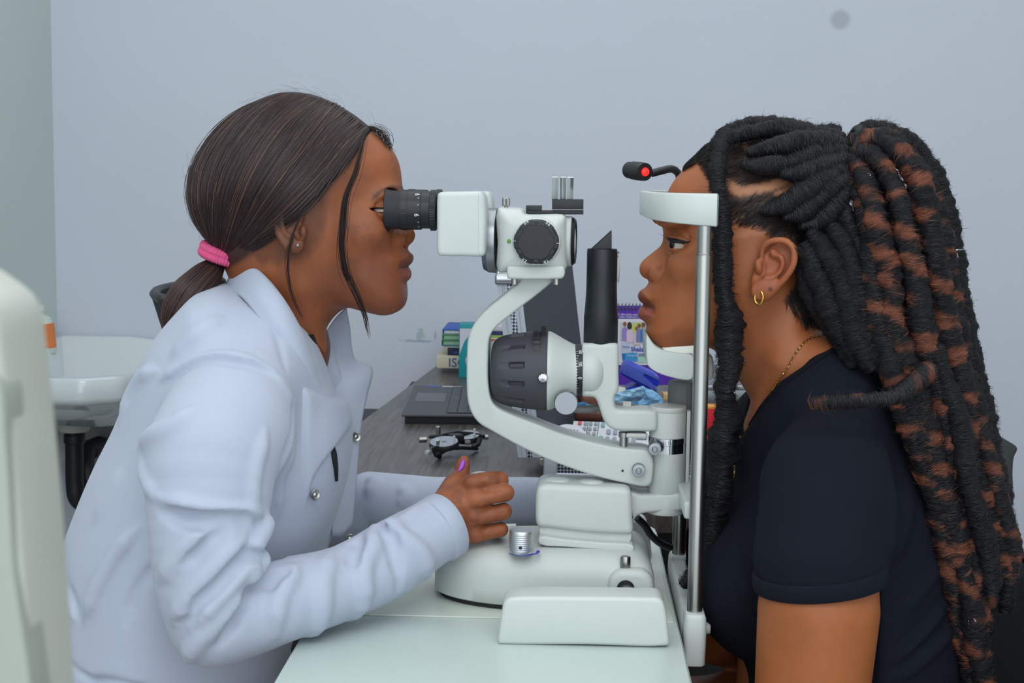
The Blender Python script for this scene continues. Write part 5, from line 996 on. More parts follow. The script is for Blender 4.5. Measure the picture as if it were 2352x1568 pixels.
def doctor_colour(V):
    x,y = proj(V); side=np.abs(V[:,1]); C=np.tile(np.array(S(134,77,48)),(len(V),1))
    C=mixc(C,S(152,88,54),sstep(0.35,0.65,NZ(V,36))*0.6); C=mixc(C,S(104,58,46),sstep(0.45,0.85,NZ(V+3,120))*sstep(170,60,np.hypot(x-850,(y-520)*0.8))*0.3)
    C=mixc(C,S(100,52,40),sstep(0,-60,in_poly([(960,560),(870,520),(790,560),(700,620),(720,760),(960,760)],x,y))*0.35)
    for (a,b,r_) in ((897,372,5),(905,390,4),(838,516,5),(826,520,4),(846,523,3),(880,548,3),(816,552,5),(868,560,3),(835,545,4),(902,366,4)): C=mixc(C,S(84,44,40),sstep(r_*1.3,0,np.hypot(x-a,y-b))*0.35)
    nl=sstep(0.034,0.027,side)
    C=mixc(C,S(100,52,44),sstep(3,-2,in_poly([(958,584),(944,580),(928,595),(899,618),(915,617),(938,613.5),(958,606)],x,y))*nl*0.75); C=mixc(C,S(128,70,62),sstep(3,-2,in_poly([(958,614),(938,614),(899,620),(912,633),(928,643),(940,648),(958,642)],x,y))*nl*0.8)
    C=mixc(C,S(44,22,20),sstep(3,0.5,np.abs(y-np.interp(x,[899,912,925,942],[619.5,617,614.5,613])))*(x>897)*nl*0.7)
    C=mixc(C,S(38,24,20),sstep(3,-4,in_poly([(850,462),(858,447),(876,432),(903,424),(926,428),(926,434),(903,436),(880,442),(864,454)],x,y)+5*(NZ(V,400)-0.5))*0.75)
    C=mixc(C,S(58,36,32),sstep(12,-16,in_poly([(560,580),(640,520),(700,478),(745,445),(752,500),(735,560),(700,600),(600,610)],x,y)+16*(NZ(V,220)-0.5))*0.55)
    C=mixc(C,S(40,28,28),sstep(6,-10,in_poly([(840,296),(815,360),(770,410),(735,445),(690,500),(640,530),(560,600),(520,620),(400,560),(400,200),(860,200),(870,300)],x,y))*0.9)
    return C
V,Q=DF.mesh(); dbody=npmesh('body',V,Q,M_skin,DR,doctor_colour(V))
# near hand and wrist
def hand_field():
    F=Field(W(930,1310,-0.05)*np.array([1,0,1])+np.array([0,-0.12,0]), W(1215,1025,-0.05)*np.array([1,0,1])+np.array([0,0.045,0]), 0.0012)
    H=lambda px,py,Y: W(px,py,Y); p=mpp(-0.045)
    # carpus and metacarpals
    F.path([H(955,1235,-.085),H(1005,1205,-.066),H(1030,1190,-.055)],[0.026,0.0235,0.022],0.006)
    mcs=[((1025,1150,-.048),(1085,1110,-.040),24,22),((1030,1175,-.053),(1092,1146,-.047),25,22),((1035,1200,-.053),(1095,1187,-.046),24,20),((1042,1225,-.050),(1092,1228,-.042),23,19)]
    for a,b,ra,rb in mcs: F.path([H(*a),H(*b)],[ra*p,rb*p],0.014)
    F.path([H(1015,1200,-.050),H(1060,1200,-.030)],[0.020,0.014],0.012)
    fin=[([(1085,1110,-.040),(1120,1103,-.046),(1148,1101,-.040)],[(1148,1101,-.040),(1152,1104,-.014)],[(1152,1104,-.014),(1132,1108,.006)],[22,21,20.5],[20,17],[16,13]),
         ([(1092,1146,-.047),(1130,1136,-.052),(1161,1131,-.046)],[(1161,1131,-.046),(1164,1134,-.016)],[(1164,1134,-.016),(1140,1138,.006)],[22,21,21],[20.5,17],[16,13]),
         ([(1095,1187,-.046),(1128,1180,-.050),(1157,1174,-.045)],[(1157,1174,-.045),(1160,1176,-.016)],[(1160,1176,-.016),(1138,1178,.004)],[20,20,20],[19.5,16],[15,12]),
         ([(1092,1228,-.042),(1122,1221,-.045),(1150,1216,-.040)],[(1150,1216,-.040),(1152,1218,-.014)],[(1152,1218,-.014),(1130,1218,.004)],[19,18.5,18],[18,15],[14,11])]
    for a,b,c,ra,rb,rc_ in fin:
        P=[H(*q) for q in a]+[H(*b[1]),H(*c[1])]; F2=[v*p for v in ra]+[rb[1]*p,rc_[1]*p]; F.path(P,F2,0.0022)
    # thumb rising on the far side
    F.path([H(1020,1165,-.045),H(1045,1118,-.018),H(1060,1090,-.004),H(1064,1066,-.004),H(1066,1058,-.005)],[0.016,0.0140,0.0088,0.0076,0.0056],0.006)
    for a,b in (((1108,1122,-.060),(1150,1119,-.060)),): F.fold([a,b],0.004,-0.001)
    for c,r_ in (((1087,1106,-.052),20),((1094,1148,-.058),20),((1096,1188,-.056),18),((1092,1228,-.052),17)): F.ell(H(*c), np.array([r_*p,0.006,r_*p*0.8]), 0.008)
    return F
HF=hand_field(); V,Q=HF.mesh(); x,y=proj(V)
Ch=np.tile(np.array(S(134,76,48)),(len(V),1)); Ch=mixc(Ch,S(156,92,60),sstep(0.4,0.65,NZ(V,60))*0.6); Ch=mixc(Ch,S(100,52,40),sstep(16,4,np.hypot(x-1150,y-1100)*0.9)*0.25); Ch=mixc(Ch,S(92,48,36),sstep(0.6,0.8,NZ(V,160))*0.35)
dbody=join_into(dbody,V,Q,Ch)
# rest of the body, under the coat
G=Field((W(150,1500,0)[0]-0.05,-0.33,0.02),(W(1330,1500,0)[0],0.33,1.16),0.0065)
G.path([W(640,800,0),W(520,950,0),W(430,1200,0),W(380,1500,0),W(380,1640,0)],[0.055,0.085,0.095,0.10,0.11],0.03)
for s in (-1,1):
    E=lambda px,py,Y: np.array([W(px,py,-abs(Y) if s<0 else abs(Y))[0],s*abs(Y),W(px,py,-abs(Y) if s<0 else abs(Y))[2]])
    if s<0: G.path([E(530,950,.135),E(475,1180,.205),E(490,1425,.222),E(760,1350,.155),E(980,1225,.075)],[0.045,0.038,0.030,0.026,0.020],0.01)
    else:
        G.path([E(560,950,.135),E(620,1250,.22),E(850,1145,.18),E(1210,1150,.125),E(1290,1150,.12)],[0.045,0.032,0.022,0.018,0.02],0.01)
        for j in range(4): G.path([E(1290,1135+j*12,.12),E(1325,1135+j*12,.105)],[0.008,0.007],0.003)
    hx=W(390,1600,0)[0]; G.path([np.array([hx,s*0.09,0.60]),np.array([hx+0.34,s*0.13,0.60])],[0.085,0.062],0.03); G.path([np.array([hx+0.34,s*0.13,0.58]),np.array([hx+0.30,s*0.13,0.10])],[0.058,0.04],0.02); G.path([np.array([hx+0.30,s*0.13,0.065]),np.array([hx+0.44,s*0.14,0.055])],[0.04,0.03],0.02)
V,Q=G.mesh(); dbody=join_into(dbody,V,Q,np.tile(np.array(S(110,60,42)),(len(V),1)))
for s in (1,-1): eyeball('eye',np.array([d_ec[0],d_ec[1]*s,d_ec[2]]),0.0121,(1,-1.3*s,-0.05),dbody)
# purple thumb nail
nc=W(1058.5,1065,-0.012); nn=[];nf=[]
for i in range(7):
    for j in range(5):
        a=(j-2)/2; b=i/6; wv=0.0054*(0.75+0.45*math.sin(math.pi*min(b*0.7+0.15,1)))
        nn.append(W(1061+(b-0.5)*4.5+0,1079-b*24,-0.0115)+np.array([-0.0012+a*wv*0.55,-0.0012-0.0010*(1-a*a)+a*wv*0.72,0]))
for i in range(6):
    for j in range(4): nf.append((i*5+j,i*5+j+1,(i+1)*5+j+1,(i+1)*5+j))
nq=HF.project(np.array(nn),0.0004,6); nl_=part('thumb_nail',(nq,nf),mat('purple_polish',S(150,60,190),0.2,coat=0.5,var=0.02),dbody)
md=nl_.modifiers.new('thick','SOLIDIFY'); md.thickness=0.0006; md.offset=0.5

for th_,r0_,r1_,ph0,ph1 in ((0.15,0.0005,0.0011,-72,10),(-0.15,0.0003,0.0005,-66,10)):
    lp=[d_ec+0.01385*(math.cos(th_*min(1,(k/5)**0.6))*(math.sin(R(ph))*np.array([1,0,0])-math.cos(R(ph))*np.array([0,1,0]))+math.sin(th_*min(1,(k/5)**0.6))*np.array([0,0,1]))+np.array([0,0,0.0004]) for k,ph in enumerate(np.linspace(ph0,ph1,14))]
    part('lash_line',tube(lp,np.linspace(r0_,r1_,14),8),mat('lash_dark',S(24,15,14),0.5,var=0.02),dbody)
# ---------------------------------------------------------------- lab coat
M_coat = mat('white_coat_cloth', S(172,179,198), 0.78, bump=0.12, bscale=1300, var=0.012, vscale=14, sheen=0.15, spec=0.25)
COATP=[(528,650),(500,655),(473,664),(429,706),(372,775),(328,863),(290,958),(246,1046),(208,1134),(180,1210),(166,1280),(150,1380),(140,1500),(130,1750),(660,1750),(655,1520),(735,1300),(775,1180),(800,1080),(806,1000),(796,930),(770,855),(742,790),(706,745),(640,700),(580,665)]
def coat_field():
    F=Field((W(95,1400,-0.1)[0],-0.30,W(500,1740,0)[2]),(W(1250,1400,0.1)[0],0.29,W(500,640,0)[2]),0.0030)
    zc_=lambda py: float(W(450,py,0)[2])
    F.inflate(flat(COATP), lambda x,z: np.interp(-z,[-zc_(650),-zc_(760),-zc_(900),-zc_(1100),-zc_(1400),-zc_(1700)],[0.055,0.080,0.090,0.095,0.105,0.105]), p=3.0, w=0.165, k=0.001, ymax=0.27)
    E=lambda px,py,Y: np.array(W(px,py,Y))
    F.path([E(600,830,-.075),E(555,905,-.130),E(525,985,-.158)],[0.045,0.052,0.060],0.030)
    F.path(crv(np.array([E(520,985,-.160),E(487,1050,-.190),E(478,1160,-.208),E(476,1270,-.218),E(480,1360,-.222),E(496,1428,-.220)]),3),np.interp(np.linspace(0,1,16),[0,.2,.45,.68,.85,1],[0.062,0.064,0.056,0.050,0.046,0.040]),0.016)
    F.path(crv(np.array([E(490,1430,-.220),E(560,1412,-.208),E(640,1380,-.190),E(755,1349,-.155),E(862,1303,-.118),E(950,1248,-.085),E(1022,1204,-.060)]),3),np.interp(np.linspace(0,1,19),[0,.17,.33,.55,.72,.87,1],[0.038,0.040,0.0405,0.036,0.0385,0.0345,0.0335]),0.012)
    # far sleeve
    F.path([E(600,870,.10),E(590,960,.16),E(640,1230,.215),E(700,1240,.21)],[0.05,0.06,0.05,0.045],0.025)
    F.path([E(700,1225,.21),E(850,1146,.185),E(1000,1152,.155),E(1205,1148,.128),E(1236,1148,.124)],[0.045,0.033,0.029,0.0265,0.026],0.012)
    # sleeve head seam and folds (light ridges, then creases)
    for P,r_,a in (([(397,880,-.12),(420,866,-.13),(473,854,-.14),(540,858,-.15),(605,872,-.15)],0.010,0.0035),
        ([(605,872,-.15),(640,905,-.15),(656,940,-.14)],0.008,0.0012),
        ([(309,1015,-.17),(345,1008,-.21),(400,985,-.23),(470,945,-.22)],0.014,0.0040),
        ([(309,1015,-.17),(325,1050,-.20),(345,1105,-.23),(375,1150,-.25)],0.011,0.0035),
        ([(375,1140,-.25),(440,1163,-.26),(510,1178,-.26),(575,1182,-.25),(616,1184,-.23)],0.011,0.0052),
        ([(617,1186,-.21),(606,1215,-.22),(585,1250,-.235),(575,1268,-.24)],0.011,0.006),
        ([(486,1200,-.26),(440,1245,-.265),(405,1290,-.26),(385,1330,-.25)],0.014,0.004),
        ([(560,1240,-.25),(500,1300,-.265),(440,1370,-.265),(410,1420,-.25)],0.015,0.005),
        ([(605,1272,-.22),(560,1310,-.25),(500,1370,-.262),(450,1430,-.255)],0.013,0.006),
        ([(606,1275,-.21),(575,1295,-.235),(545,1335,-.245)],0.009,0.005),
        ([(545,1335,-.24),(510,1395,-.25),(470,1450,-.25),(440,1510,-.235)],0.012,0.005),
        ([(690,1275,-.20),(665,1320,-.22),(640,1380,-.23),(620,1440,-.22)],0.013,0.0045),
        ([(760,1272,-.16),(745,1320,-.19),(720,1380,-.19),(700,1430,-.18)],0.014,0.004),
        ([(860,1214,-.11),(850,1260,-.15),(820,1320,-.155),(790,1380,-.15)],0.014,0.005),
        ([(880,1206,-.11),(930,1230,-.13),(960,1270,-.12),(965,1310,-.10)],0.014,0.005),
        ([(975,1150,-.08),(940,1180,-.10),(905,1200,-.115),(862,1212,-.12)],0.010,0.003),
        ([(575,1000,-.20),(572,1060,-.22),(570,1120,-.23),(566,1175,-.23)],0.010,0.003),
        ([(400,870,-.11),(370,880,-.09),(345,920,-.08),(330,985,-.08)],0.012,0.004),
        ([(300,1090,-.12),(270,1140,-.12),(255,1200,-.11)],0.016,0.002),([(340,1210,-.15),(300,1270,-.14),(265,1350,-.13),(250,1420,-.12)],0.012,0.006),
        ([(180,1290,-.07),(205,1340,-.09),(230,1390,-.10),(248,1415,-.11)],0.012,0.0025),
        ([(830,1045,.14),(850,1090,.15),(845,1140,.15)],0.010,0.004),([(905,1095,.13),(920,1130,.12),(910,1165,.13)],0.009,0.003),([(500,770,-.10),(470,800,-.11),(435,840,-.11)],0.014,0.003),([(664,1020,-.13),(660,1110,-.14),(655,1200,-.14)],0.009,0.003)):
        F.fold(P,r_*0.85,a*1.5,0.005)
    for P,r_,a in (([(620,764,-.09),(618,820,-.11),(612,872,-.13)],0.004,-0.0012),([(600,885,-.15),(560,873,-.155),(473,868,-.15),(410,882,-.13)],0.005,-0.003),
        ([(345,1110,-.21),(352,1180,-.215),(356,1270,-.205),(372,1360,-.205)],0.008,-0.005),([(380,1175,-.25),(450,1190,-.265),(540,1205,-.265),(610,1206,-.24)],0.010,-0.006),
        ([(600,1285,-.23),(550,1300,-.25),(480,1345,-.262),(420,1400,-.26)],0.007,-0.004),([(590,1318,-.225),(555,1350,-.24),(530,1400,-.245),(500,1460,-.245)],0.008,-0.006),
        ([(430,1290,-.26),(470,1250,-.265),(530,1215,-.262)],0.007,-0.004),([(660,1285,-.21),(640,1310,-.225),(615,1350,-.235)],0.008,-0.004),
        ([(830,1240,-.13),(815,1290,-.15),(790,1330,-.155)],0.008,-0.004),([(905,1225,-.12),(895,1270,-.13),(880,1320,-.125)],0.008,-0.004),([(250,1415,-.11),(235,1370,-.10),(205,1325,-.08)],0.007,-0.003),([(645,920,-.14),(640,990,-.16),(615,1060,-.18),(600,1130,-.18)],0.008,-0.005),([(600,1180,-.19),(610,1240,-.18),(640,1275,-.17)],0.010,-0.006),([(360,1290,-.18),(330,1340,-.16),(310,1420,-.15)],0.008,-0.003),
        ([(240,1568,-.12),(300,1545,-.13),(360,1568,-.14)],0.006,-0.003),([(140,1500,-.02),(200,1510,-.10),(300,1550,-.13)],0.004,-0.002)):
        F.fold(P,r_,a*1.5,0.005)
    # cuff opening and table clearance
    w_=F.win((W(930,1200,-.06)[0],-0.13,W(1000,1330,-.06)[2]),(W(1100,1200,-.06)[0],0.0,W(1000,1100,-.06)[2])); sl,X,Y,Z=w_
    c=W(1022,1204,-.060); n_=W(1090,1160,-.035)-W(950,1248,-.085); n_/=np.linalg.norm(n_); n_=n_/np.linalg.norm(n_)
    pl=(X-c[0]-0.004)*n_[0]+(Y-c[1])*n_[1]+(Z-c[2])*n_[2]; F.sub(sl,-pl.astype(np.float32)+0*F.f[sl],0.001)
    w_=F.win((TX0-0.003,-0.42,0.6),(0.3,0.3,TZ+0.03)); sl,X,Y,Z=w_; F.sub(sl,(np.maximum(Z-(TZ+0.0022),TX0-0.002-X)).astype(np.float32)+0*F.f[sl],0.002)
    # hollow at the neck
    hole=flat([(600,660),(660,712),(720,790),(752,870),(770,940),(840,900),(900,700),(800,560),(560,560),(560,640)],0.0,2); F.inflate(hole, 14.0, k=0.003, op='sub', ymax=0.2)
    return F
CF=coat_field(); V,Q=CF.mesh(); coat=npmesh('lab_coat',V,Q,M_coat,DR); coat['label']='white long sleeved lab coat with wide collar'
# hollow cuff: inner sleeve wall
cc_=W(1022,1204,-.060); nC=W(1090,1160,-.035)-W(950,1248,-.085); nC/=np.linalg.norm(nC)
def march(px,py,F,y0=-0.115,y1=0.02,n=46):                       # depth of the first surface seen at each pixel
    Ys=np.linspace(y0,y1,n); d=(CR@np.stack([(px-1176)/FPX,-(py-784)/FPX,-np.ones_like(px)])).T; res=np.full(len(px),np.nan); prev=None
    for Y in Ys:
        t=(Y-CAM[1])/d[:,1]; P=CAM+d*t[:,None]; i=np.clip(np.round((P-F.lo)/F.h).astype(int),0,F.n-1); v=F.f[i[:,0],i[:,1],i[:,2]]
        if prev is not None:
            hit=(v<0)&np.isnan(res); fr=np.clip(prev/(prev-v+1e-9),0,1); res=np.where(hit,Y-(Ys[1]-Ys[0])*(1-fr),res)
        prev=v
    res=np.where(np.isnan(res),-0.004,res); t=(res-CAM[1])/d[:,1]; return CAM+d*t[:,None]
def sheet(name, rows, m, parent, th=0.0020, n=6, hug=None):      # rows of (px,py,Y) -> thick cloth sheet with exact edges; hug: columns that lie on the coat
    if hug:
        R2=[]
        for r_ in rows:
            r2=[]
            for j,q in enumerate(r_):
                if j<len(hug) and hug[j]>0:
                    Ys=float(march(np.array([float(q[0])]),np.array([float(q[1])]),CF,-0.29,0.10,120)[0][1]); Yt=Ys-0.0035 if j else Ys+0.0008
                    r2.append((q[0],q[1],q[2]*(1-hug[j])+Yt*hug[j]) if abs(Ys+0.004)>1e-9 else q)
                else: r2.append(q)
            R2.append(r2)
        rows=R2
    A=np.array([crv(np.array([W(*q) for q in r_]),n) for r_ in rows]); A=np.array([crv(A[:,j],n) for j in range(A.shape[1])]).transpose(1,0,2)
    h_,w__=A.shape[:2]; V=list(A.reshape(-1,3)); Fq=[(i*w__+j,i*w__+j+1,(i+1)*w__+j+1,(i+1)*w__+j) for i in range(h_-1) for j in range(w__-1)]
    o=mesh(name,V,Fq,m,parent,True,0); md=o.modifiers.new('t','SOLIDIFY'); md.thickness=th; md.offset=0.0; return o
# collar: outer edge, crown of the fold, inner (neck) edge
sheet('collar',[[(519,656,-.010),(540,672,-.045),(561,688,-.070),(590,724,-.092),(618,764,-.104),(655,815,-.106),(687,858,-.098),(712,888,-.086),(738,915,-.070)],
 [(535,620,-.010),(562,640,-.050),(590,668,-.078),(622,708,-.096),(652,752,-.104),(682,800,-.102),(704,842,-.094),(722,874,-.082),(741,910,-.068)],
 [(552,598,-.008),(580,612,-.045),(612,640,-.068),(645,680,-.080),(672,722,-.084),(696,768,-.082),(714,812,-.076),(728,856,-.068),(744,906,-.060)],
 [(560,612,-.006),(588,630,-.036),(616,660,-.054),(646,700,-.064),(670,740,-.068),(692,784,-.066),(708,824,-.060),(722,864,-.054),(738,905,-.050)]],M_coat,coat)
def layer(name, poly, th, Yp, y1, parent, soft=0.0018, xt=None):      # cloth layer raised over the coat inside an outline
    P=flat(poly,Yp,3); w_=CF.win((P[:,0].min()-0.01,-0.29,P[:,1].min()-0.01),(P[:,0].max()+0.01,y1,P[:,1].max()+0.01)); sl,X,Y,Z=w_
    G=Field((0,0,0),(0.001,0.001,0.001),CF.h); G.lo=np.array([CF.ax[i][sl[i].start] for i in range(3)]); G.ax=[CF.ax[i][sl[i]] for i in range(3)]; G.n=np.array([len(a_) for a_ in G.ax])
    x,z=np.broadcast_arrays(X[:,0,:],Z[0,0,:][None,:]); sd=poly_sd(P,x,z)[:,None,:]; t=th if xt is None else -0.004+(th+0.004)*sstep(xt[0],xt[1],X)
    a=CF.f[sl]-t; b=sd+0*a; h=np.clip(0.5-0.5*(a-b)/soft,0,1); G.f=(a*(1-h)+b*h+soft*h*(1-h)).astype(np.float32); G.f=np.maximum(np.maximum(G.f,(Y-(y1-0.008))+0*a),(-0.148-Y)+0*a).astype(np.float32); V,Q=G.mesh(); return npmesh(name,V,Q,M_coat,parent)
xa,xb=float(W(600,1000,-.13)[0]),float(W(690,1000,-.12)[0])
layer('lapel',[(668,836),(690,860),(737,913),(786,957),(783,1003),(753,1046),(730,1082),(718,1122),(708,1170),(700,1220),(692,1285),(664,1285),(660,1150),(664,1000),(664,880)],0.0060,-0.085,-0.004,coat,xt=(float(W(674,1000,-.12)[0]),float(W(722,1000,-.10)[0])))
sheet('far_lapel',[[(735,785,.045),(770,730,.055),(796,705,.050)],[(732,820,.030),(770,770,.055),(803,745,.060)],[(735,860,.018),(775,820,.045),(816,826,.066)],[(748,915,.005),(795,880,.030),(854,845,.066)],[(760,965,-.004),(800,935,.020),(844,902,.055)],[(768,1020,-.010),(800,1000,.012),(832,955,.040)],[(770,1080,-.012),(798,1060,.008),(825,1008,.030)],[(768,1150,-.012),(794,1140,.004),(819,1084,.022)],[(762,1230,-.012),(786,1230,.0),(808,1210,.015)]],M_coat,coat)
M_bl_=mat('black_blouse',S(22,23,30),0.8,bump=0.1,bscale=900,var=0.05)
bl_=sheet('blouse',[[(708,768,-.045),(722,768,-.030),(740,772,.0)],[(718,815,-.045),(730,818,-.028),(744,822,.0)],[(730,862,-.045),(740,866,-.028),(752,870,.0)],[(742,905,-.045),(750,908,-.030),(760,912,-.01)],[(754,935,-.045),(760,938,-.032),(768,942,-.01)]],M_bl_,DR)
sheet('blouse_edge',[[(760,1026,-.06),(765,1026,-.06),(770,1026,-.05)],[(762,1048,-.06),(768,1048,-.06),(773,1048,-.05)],[(766,1075,-.06),(771,1075,-.06),(775,1075,-.05)],[(770,1104,-.06),(773,1104,-.06),(775,1104,-.05)]],M_bl_,DR,hug=[1,1,1])
for px,py,Y,nr in ((818,1003,.018,(0.45,-0.9,0.1)),(724,1136,-.104,(0.6,-0.8,0.1)),(804,1237,.0,(0.5,-0.85,0.1))):
    part('snap_button', lathe([(0.0052,-0.001),(0.0054,0.0006),(0.0046,0.0014),(0.0034,0.0010),(0.0024,0.0006),(0.0014,0.0014),(0,0.0016)],W(px,py,Y),nr,28), M_steel, coat)
# cuff hem: ring round the sleeve end
axc,uc,vc=basis(nC); ringP=[]
mbq=MB(); K_=48; prf=[(0.0300,0.0040),(0.0335,0.0045),(0.0350,0.0030),(0.0352,-0.012),(0.0346,-0.0135),(0.0330,-0.0140)]
Vq=[];Fq=[]
for k in range(K_):
    a=2*math.pi*k/K_; d=math.cos(a)*uc+math.sin(a)*vc
    for r_,t in prf: Vq.append(cc_+axc*t+d*r_*(1+0.03*math.sin(3*a+1)))
for k in range(K_):
    for i in range(len(prf)-1): Fq.append((k*6+i,((k+1)%K_)*6+i,((k+1)%K_)*6+i+1,k*6+i+1))
part('cuff',(Vq,Fq),M_coat,coat,70)
# ---------------------------------------------------------------- straight hair in a low tail
DH=empty('hair',(0,0,0)); DH.parent=DR; DH.location=-DR.location
HP=[(896,337),(889,321),(871,305),(848,290),(810,261),(760,233),(722,218),(676,211),(637,214),(595,229),(550,254),(511,287),(481,325),(454,364),(437,402),(430,440),(435,482),(450,517),(473,544),(488,565),(512,590),(545,604),(640,800),(820,800),(960,640),(960,440),(912,350)]
def hair_field():
    F=Field((W(420,600,0)[0],-0.115,W(600,680,0)[2]),(W(920,600,0)[0],0.115,W(600,200,0)[2]),0.0022)
    F.inflate(flat(HP), 11.0, k=0.001, ymax=0.12)
    cut=flat([(1000,200),(900,330),(868,306),(842,296),(824,330),(804,364),(774,398),(740,434),(706,476),(676,500),(649,522),(622,549),(588,580),(556,594),(536,602),(500,640),(500,900),(1050,900)],-0.06,2)
    w_=F.win((-2,-1,0),(2,1,3)); sl,X,Y,Z=w_; x,z=np.broadcast_arrays(X[:,0,:],Z[0,0,:][None,:]); d=poly_sd(cut,x,z)[:,None,:]+0*F.f[sl]; F.sub(sl,d.astype(np.float32),0.006)
    return F
HFd=hair_field(); V,Q=HFd.mesh(); npmesh('hair_cap',V,Q,M_hair,DH,np.tile(np.array(S(30,22,24)),(len(V),1)))
KEYS=[[(842,297),(824,330),(804,364),(774,398),(740,434),(706,476),(676,500),(649,522),(622,549),(588,578),(556,592)],[(838,292),(800,322),(760,372),(710,432),(660,482),(610,528),(562,568),(534,586)],[(770,240),(738,270),(700,322),(655,387),(610,452),(565,522),(535,562),(520,584)],[(700,220),(655,247),(604,302),(562,372),(532,442),(516,512),(508,562),(508,582)],[(645,217),(592,243),(538,293),(497,352),(472,420),(471,488),(486,545),(500,578)],[(605,229),(552,258),(508,296),(470,347),(446,397),(438,441),(442,484),(461,525),(481,553),(495,573)]]
def comb(n,seed):
    rg=np.random.default_rng(seed); m=22; K=[]
    for k in KEYS:
        c=crv(np.array(k,float),8); d=np.concatenate([[0],np.cumsum(np.linalg.norm(np.diff(c,axis=0),axis=1))]); q=np.linspace(0,d[-1],m); K.append(np.stack([np.interp(q,d,c[:,j]) for j in (0,1)],1))
    K=np.array(K); u=rg.random(n)**1.0*(len(KEYS)-1); i=np.minimum(u.astype(int),len(KEYS)-2); t=(u-i)[:,None,None]; P=K[i]*(1-t)+K[i+1]*t
    tt=np.linspace(0,1,m); st=rg.random(n)[:,None]*0.25*(rg.random(n)<0.4)[:,None]
    w1=rg.normal(0,5,(n,1)); w2=rg.normal(0,4,(n,1)); ph=rg.random((n,1))*6; P[:,:,0]+=w1*np.sin(math.pi*tt)[None,:]+w2*np.sin(tt*5+ph)*np.sin(math.pi*tt)[None,:]; P[:,:,1]+=rg.normal(0,4,(n,1))*np.sin(math.pi*tt)[None,:]
    Q=march(P[:,:,0].ravel(),P[:,:,1].ravel(),HFd).reshape(n,m,3)
    for _ in range(3): Q[:,1:-1]=0.5*Q[:,1:-1]+0.25*(Q[:,:-2]+Q[:,2:])
    v,g=HFd.grad_at(Q.reshape(-1,3)); g=(g/(np.linalg.norm(g,axis=1,keepdims=True)+1e-6)).reshape(Q.shape)
    off=rg.random(n)*0.0016+0.0002; lift=off[:,None]*(1+3.0*np.sin(math.pi*tt)[None,:]*(rg.random(n)<0.05)[:,None]); Q=Q+g*lift[...,None]+np.array([0,-0.0006,0])
    tone=rg.random(n); c=np.array(S(46,31,33))[None,:]*(0.5+0.9*tone[:,None]); lt=(rg.random(n)<0.10)[:,None]; c=np.where(lt,np.array(S(104,72,54))[None,:]*(0.6+0.5*tone[:,None]),c); return Q,c
Pq,Cq=comb(9500,11); strands('combed_hair',Pq,0.00022,M_hair,DH,Cq,segs=2,kind='stuff')
Pq2,Cq2=comb(900,12); Pq2=Pq2*np.array([1,-1,1]); strands('combed_hair',Pq2,0.00045,M_hair,DH,Cq2,segs=2,kind='stuff')
# tail
rg=np.random.default_rng(4); n=2400; cen=crv(np.array([W(520,575,-.008),W(505,598,-.008),(W(478,628,-.02)),W(440,668,-.035),W(412,706,-.04),W(388,744,-.04)]),5); k=len(cen); rr=np.interp(np.linspace(0,1,k),[0,.18,.4,.65,.9,1],[17,17,42,54,46,30])*mpp(-.02)
ang=rg.random(n)*2*math.pi; rad=np.sqrt(rg.random(n)); ax,u_,v_=basis(np.array(cen[-1])-np.array(cen[3])); end=np.clip(1-0.22*rg.random(n)**1.5,0,1)
Pt=[]
for i in range(n):
    ts=np.linspace(0,end[i],18); c=np.stack([np.interp(ts,np.linspace(0,1,k),cen[:,j]) for j in range(3)],1); r_=np.interp(ts,np.linspace(0,1,k),rr)*rad[i]; a=ang[i]+0.5*ts*(rg.random()-0.5)
    Pt.append(c+(r_*np.cos(a))[:,None]*u_+(r_*np.sin(a))[:,None]*v_*0.8+np.array([0,0,-1])*(ts**3)[:,None]*0.01*rg.random())
Pt=np.array(Pt); tone=rg.random(n)[:,None]; strands('hair_tail',Pt,0.00024,M_hair,DH,np.where(rg.random((n,1))<0.25,np.array(S(84,56,46))[None,:]*(0.7+0.6*tone),np.array(S(54,38,40))[None,:]*(0.5+0.9*tone)),segs=2,kind='stuff')
# loose locks and flyaways
def lock(pts,n,sp,seed,col):
    rg=np.random.default_rng(seed); c=crv(np.array([W(*q) for q in pts]),6); k=len(c); out=[]
    for i in range(n):
        e=0.55+0.45*rg.random() if i>3 else 1.0; ts=np.linspace(0,e,22); p=np.stack([np.interp(ts,np.linspace(0,1,k),c[:,j]) for j in range(3)],1); o=rg.normal(0,1,3)*sp; p=p+o[None,:]*(0.3+np.abs(np.sin(ts*3+o[0]*100)))[:,None]+0.0006*np.sin(ts*9+i)[:,None]; out.append(p)
    return np.array(out)
A=np.concatenate([lock([(838,300,-.035),(828,345,-.062),(815,400,-.075),(795,452,-.082),(788,520,-.083),(786,575,-.080),(797,630,-.074),(822,682,-.066),(840,728,-.060),(850,778,-.058)],75,0.0016,1,0)])
strands('loose_lock',A,0.00024,M_hair,DH,np.tile(np.array(S(44,30,30)),(len(A),1)),kind='stuff')
A=lock([(692,490,-.088),(672,540,-.094),(661,590,-.090),(662,640,-.080),(675,690,-.075),(698,735,-.07)],16,0.0008,2,0); strands('loose_lock',A,0.0002,M_hair,DH,np.tile(np.array(S(44,30,30)),(len(A),1)),kind='stuff')
A=lock([(848,292,-.004),(868,300,-.006),(884,316,-.006),(894,334,-.008),(897,346,-.010)],60,0.0022,3,0); strands('loose_lock',A,0.00024,M_hair,DH,np.tile(np.array(S(44,30,28)),(len(A),1)),kind='stuff')
rg=np.random.default_rng(9); fl=[]; Hc=crv(np.array(HP[2:22],float),6)
